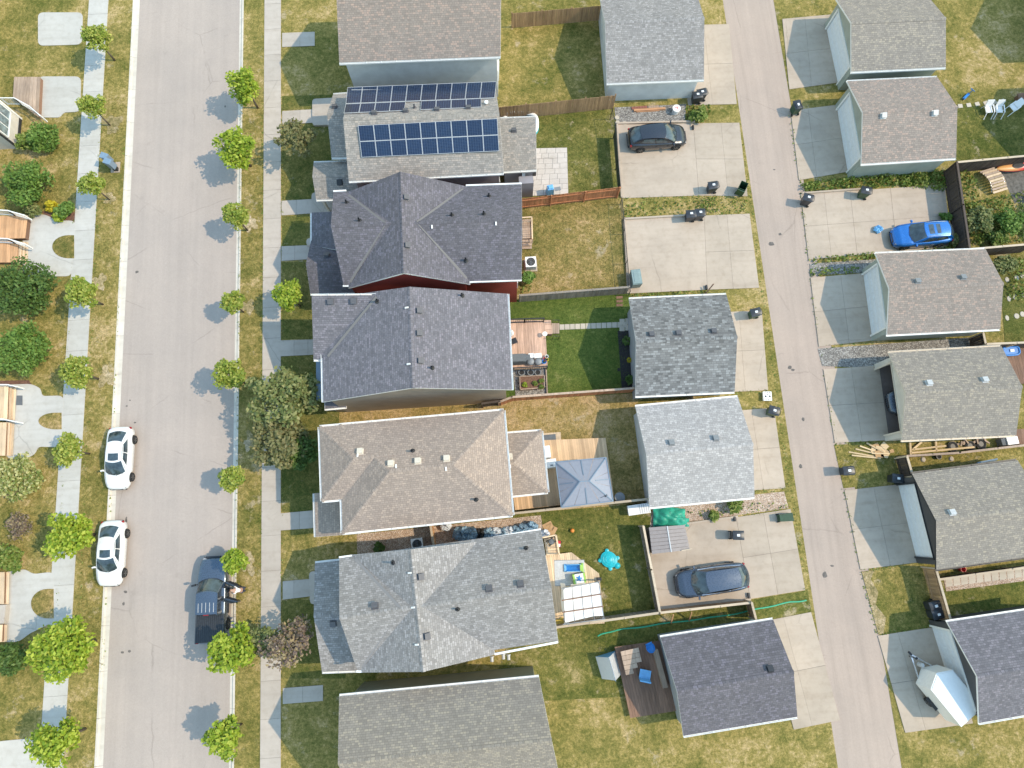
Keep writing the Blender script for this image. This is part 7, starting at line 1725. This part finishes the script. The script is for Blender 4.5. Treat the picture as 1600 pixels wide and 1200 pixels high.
def shrub(label, px, py, rpx, leaf, zc=None, size=.15, sparse=0, flat=.7, group=None, name='shrub'):
    k = .0465; R = rpx * k; zc = zc or max(.25, R * .55)
    return tree(label, px, py, rpx, zc, leaf, None, name, 'shrub', group, size, flat, sparse, trunk=R > .5)
shrub('round green shrub beside the cream house wall', 66, 216, 25, 'green', 1.0)
shrub('yellow green bush touching the corner of the cream house wall', 42, 222, 16, 'weed', .8)
shrub('large green bush on the lawn below the cream house', 45, 284, 38, 'green', 1.3)
shrub('olive ground shrub at the edge of the mulch by the second walk', 52, 328, 13, 'olive', .4)
shrub('bright yellow shrub in the mulch bed', 80, 322, 10, 'yellow', .4, .14)
shrub('low green shrub beside the yellow one', 103, 328, 15, 'green', .5)
shrub('lime shrub at the lower tip of the mulch bed', 91, 340, 9, 'lime', .35, .15)
shrub('large dark green shrub at the left edge below the orange porch', 38, 452, 46, 'deep', 1.5)
shrub('bright green bush at the left edge above the tan stoop', 36, 548, 44, 'green', 1.5)
shrub('cream flowering shrub at the left edge below the curved walk', 28, 744, 37, 'blossom', 1.1)
shrub('bare twiggy shrub on the lawn of the lower west house', 32, 822, 24, 'rust', .6, .11, .82)
shrub('bushy green ground cover shrub above the lower pale stoops', 12, 872, 24, 'weed', .5)
shrub('dark green shrub in the bottom left corner', 18, 1030, 28, 'deep', 1.1)
shrub('green shrub beside the air conditioner of the charcoal house', 823, 434, 12, 'green', .6)
shrub('leafy shrub on the pink gravel above the van pad', 1147, 789, 14, 'weed', .6)
shrub('small weed clump at the top edge of the van pad', 1115, 806, 9, 'weed', .3, .15)
shrub('grey green bush in the overgrown yard, left of two', 1533, 345, 22, 'olive', .8)
shrub('bright green bush in the overgrown yard, right of two', 1576, 347, 24, 'green', .9)
shrub('low bush at the bottom of the overgrown yard', 1560, 372, 16, 'weed', .5)
shrub('pale leafed bush beside the tail of the blue car', 1490, 375, 11, 'olive', .4)
shrub('dark bush at the north corner of the blue car pad', 1478, 340, 9, 'green', .35, .15)
shrub('leafy tangle at the corner of the brown grey roofed garage', 1570, 415, 18, 'olive', .7)
shrub('small plant in the dark bed near the top', 980, 533, 7, 'deep', .3, .13)
shrub('yellow flowers in the dark bed', 984, 563, 4, 'yellow', .3, .10)
shrub('round green plant at the bottom of the dark bed', 984, 593, 8, 'deep', .35, .13)
shrub('bright green clump by the pale garage gravel', 1092, 180, 15, 'weed', .4, .16)
for i, (px, py) in enumerate(((820, 601), (836, 599), (846, 595), (846, 604))): shrub(('lettuce green seedling at the left of the raised bed', 'small seedling at the middle of the raised bed', 'seedling at the upper right of the raised bed', 'seedling at the lower right of the raised bed')[i], px, py, 3.2, 'lime' if i == 0 else 'weed', .45, .10, name='vegetable_plant')
shrub('dark shrub in the shade at the front of the slate house', 488, 600, 16, 'deep', .6)
shrub('low plants in the shaded passage gravel', 592, 856, 9, 'deep', .3, .14)
def stuffleaves(name, label, cat, polys, dens, leaf, size, zmax=.18, up=.35):
    pts = []
    for poly, kk in polys:
        P = ats(poly); xs = [p.x for p in P]; ys = [p.y for p in P]; A = abs(ccw(P)) / 2; n = int(A * dens * kk)
        x = nr.uniform(min(xs), max(xs), n * 3); y = nr.uniform(min(ys), max(ys), n * 3); ins = np.zeros(len(x), bool); j = len(P) - 1
        for i in range(len(P)):
            c_ = ((P[i].y > y) != (P[j].y > y)) & (x < (P[j].x - P[i].x) * (y - P[i].y) / (P[j].y - P[i].y + 1e-12) + P[i].x); ins ^= c_; j = i
        x, y = x[ins][:n], y[ins][:n]
        cl = .5 + .5 * np.sin(x * 2.1 + 1.3 * np.sin(y * 1.7)) * np.sin(y * 2.6 + 1.1 * np.sin(x * 1.3)); keep = nr.random(len(x)) < (.25 + .75 * cl)
        x, y, cl = x[keep], y[keep], cl[keep]; pts.append(np.stack([x, y, .02 + nr.random(len(x)) * zmax * (.3 + .7 * cl)], 1))
    o = link(bpy.data.objects.new(name, leaf_mesh(name, np.concatenate(pts), size, L[leaf], up))); tag(o, label, cat, None, 'stuff'); return o
stuffleaves('weeds', 'tall weeds along the walls and pad edges east of the alley', 'weeds', [([(1280, 283), (1478, 268), (1480, 287), (1255, 300), (1250, 290)], 2.4), ([(1400, 272), (1478, 266), (1480, 300), (1405, 292)], 2.5), ([(1485, 270), (1520, 268), (1530, 330), (1500, 330)], 1.5), ([(1505, 320), (1600, 300), (1600, 378), (1518, 385)], 1.2),
   ([(1264, 404), (1368, 395), (1368, 404), (1266, 414)], 1.3), ([(1266, 420), (1340, 418), (1340, 428), (1266, 432)], 1.2), ([(1440, 385), (1515, 380), (1515, 390), (1440, 394)], 1.0), ([(1560, 405), (1600, 402), (1600, 470), (1575, 470)], 1.0)], 75, 'weed', .16, .5)
stuffleaves('weeds', 'weeds on the narrow grass strips between the parking pads', 'weeds', [([(1072, 166), (1110, 164), (1108, 190), (1070, 192)], 1.6), ([(975, 316), (1166, 311), (1168, 332), (976, 340)], .7), ([(1085, 310), (1120, 308), (1122, 330), (1085, 332)], 1.0), ([(1060, 800), (1230, 780), (1232, 793), (1065, 814)], .5), ([(988, 459), (1105, 454), (1105, 460), (988, 464)], 1.2), ([(812, 424), (830, 424), (830, 456), (812, 458)], 1.5)], 70, 'weed', .13, .22)
def strip(a, b, w0=3): return [(a[0], a[1] - w0), (b[0], b[1] - w0), (b[0], b[1] + w0), (a[0], a[1] + w0)]
def vstrip(a, b, w0=2.5): return [(a[0] - w0, a[1]), (a[0] + w0, a[1]), (b[0] + w0, b[1]), (b[0] - w0, b[1])]
stuffleaves('edge_grass', 'grass creeping over the edges of the pads, walks and the alley', 'grass', [(strip((971, 310), (1166, 307)), 1), (strip((1100, 335), (1171, 332)), .8), (strip((1150, 614), (1200, 611)), 1), (strip((1165, 768), (1226, 764)), 1), (strip((1150, 806), (1235, 793)), .8), (strip((1262, 406), (1400, 398)), 1), (strip((1279, 543), (1370, 534)), .6), (strip((1304, 694), (1415, 688)), 1), (strip((1344, 892), (1446, 879)), 1), (strip((1371, 990), (1470, 976)), 1),
  (vstrip((1233, 172), (1250, 290)), .8), (vstrip((1251, 300), (1266, 432)), 1), (vstrip((1266, 434), (1285, 572)), .7), (vstrip((1287, 577), (1318, 765)), .6), (vstrip((1319, 766), (1344, 890)), .8), (vstrip((1344, 890), (1370, 990)), 1), (vstrip((1156, 192), (1212, 610)), .5), (vstrip((1212, 610), (1262, 950)), .5),
  (vstrip((159, 160), (122, 1040), 2), .9), (vstrip((124, 180), (86, 1040), 2), .8), (vstrip((441, 150), (441, 1040), 2), .7), (vstrip((411, 150), (407, 1040), 2), .8), (vstrip((198, 150), (163, 1040), 1.5), .5), (vstrip((377, 150), (368, 1040), 1.5), .5)], 60, 'weed', .09, .05, .6)
# turf: short blades in tufts over every lawn near enough to matter
def turf(name, label, polys, dens, cols, hmin, hmax):
    V = []
    for poly, kk in polys:
        P = ats(poly); xs = [p.x for p in P]; ys = [p.y for p in P]; A = abs(ccw(P)) / 2; n = int(A * dens * kk)
        x = nr.uniform(min(xs), max(xs), int(n * 2.2)); y = nr.uniform(min(ys), max(ys), int(n * 2.2)); ins = np.zeros(len(x), bool); j = len(P) - 1
        for i in range(len(P)):
            ins ^= ((P[i].y > y) != (P[j].y > y)) & (x < (P[j].x - P[i].x) * (y - P[i].y) / (P[j].y - P[i].y + 1e-12) + P[i].x); j = i
        x, y = x[ins][:n], y[ins][:n]; cl = .5 + .5 * np.sin(x * 3.3 + 2 * np.sin(y * 2.2)) * np.sin(y * 3.7 + 2 * np.sin(x * 1.9)); k_ = nr.random(len(x)) < .35 + .65 * cl; x, y = x[k_], y[k_]
        a = nr.uniform(0, 6.283, len(x)); hgt = nr.uniform(hmin, hmax, len(x)) * .45; w_ = nr.uniform(.03, .08, len(x)); le = nr.uniform(.06, .16, len(x)); a2 = nr.uniform(0, 6.283, len(x))
        q = np.empty((len(x), 3, 3)); q[:, 0, 0] = x + w_ * np.cos(a); q[:, 0, 1] = y + w_ * np.sin(a); q[:, 1, 0] = x - w_ * np.cos(a); q[:, 1, 1] = y - w_ * np.sin(a); q[:, 2, 0] = x + le * np.cos(a2); q[:, 2, 1] = y + le * np.sin(a2); q[:, 0, 2] = .0; q[:, 1, 2] = .0; q[:, 2, 2] = hgt; V.append(q)
    V = np.concatenate(V); n = len(V); me = bpy.data.meshes.new(name); me.vertices.add(n * 3); me.vertices.foreach_set('co', V.reshape(-1)); me.loops.add(n * 3); me.loops.foreach_set('vertex_index', np.arange(n * 3, dtype=np.int32)); me.polygons.add(n); me.polygons.foreach_set('loop_start', np.arange(0, n * 3, 3, dtype=np.int32))
    me.materials.append(cols); me.update(calc_edges=True); o = link(bpy.data.objects.new(name, me)); tag(o, label, 'grass', None, 'stuff'); return o
TP = {'verge_turf': ('g_mix', [([(160, 150), (197, 150), (164, 660), (135, 700), (126, 600)], 1), ([(376, 150), (410, 150), (408, 1050), (368, 1050)], 1), ([(85, 340), (125, 340), (120, 460), (100, 600), (60, 600), (80, 450)], .8), ([(0, 180), (120, 184), (118, 320), (0, 320)], .8), ([(60, 720), (95, 720), (88, 890), (0, 890), (0, 780)], .9), ([(127, 720), (160, 720), (160, 1050), (115, 1050)], 1), ([(1310, 697), (1400, 692), (1412, 750), (1325, 760)], 1), ([(1365, 895), (1440, 885), (1462, 975), (1380, 985)], .8), ([(442, 832), (545, 828), (545, 862), (442, 900)], 1)], 'short patchy grass on the street verges and west lawns'),
 'dry_turf': ('g_dry', [([(814, 322), (970, 312), (982, 452), (812, 462)], 1)], 'dry grass behind the charcoal house'),
 'golden_turf': ('g_gold', [([(790, 632), (985, 618), (990, 690), (880, 676), (800, 672)], 1.1), ([(955, 690), (1000, 680), (1008, 776), (970, 780)], 1), ([(520, 648), (780, 632), (780, 640), (540, 660)], 1)], 'golden grass behind the tan house'),
 'yard_turf': ('g_green', [([(845, 182), (955, 174), (958, 292), (890, 297), (888, 232), (845, 232)], 1), ([(870, 806), (1002, 792), (1024, 955), (945, 962), (935, 895), (880, 860)], 1), ([(878, 988), (1030, 962), (1160, 948), (1170, 970), (1036, 996), (960, 1008), (880, 1045)], 1.2), ([(1500, 170), (1600, 162), (1600, 240), (1498, 250)], 1)], 'green and straw coloured grass of the back yards'),
 'even_turf': ('g_lawn', [([(860, 476), (980, 460), (985, 605), (858, 612)], 1)], 'even green grass behind the slate house'),
 'shaded_turf': ('g_lush', [([(442, 200), (486, 200), (486, 310), (442, 310)], 1), ([(441, 410), (484, 410), (486, 528), (441, 528)], 1), ([(440, 558), (495, 558), (500, 798), (440, 800)], 1)], 'grass of the shaded front lawns')}
for nm_, (mt_, pl_, lb_) in TP.items(): turf(nm_, lb_, pl_, 110, M[mt_], .03, .11)
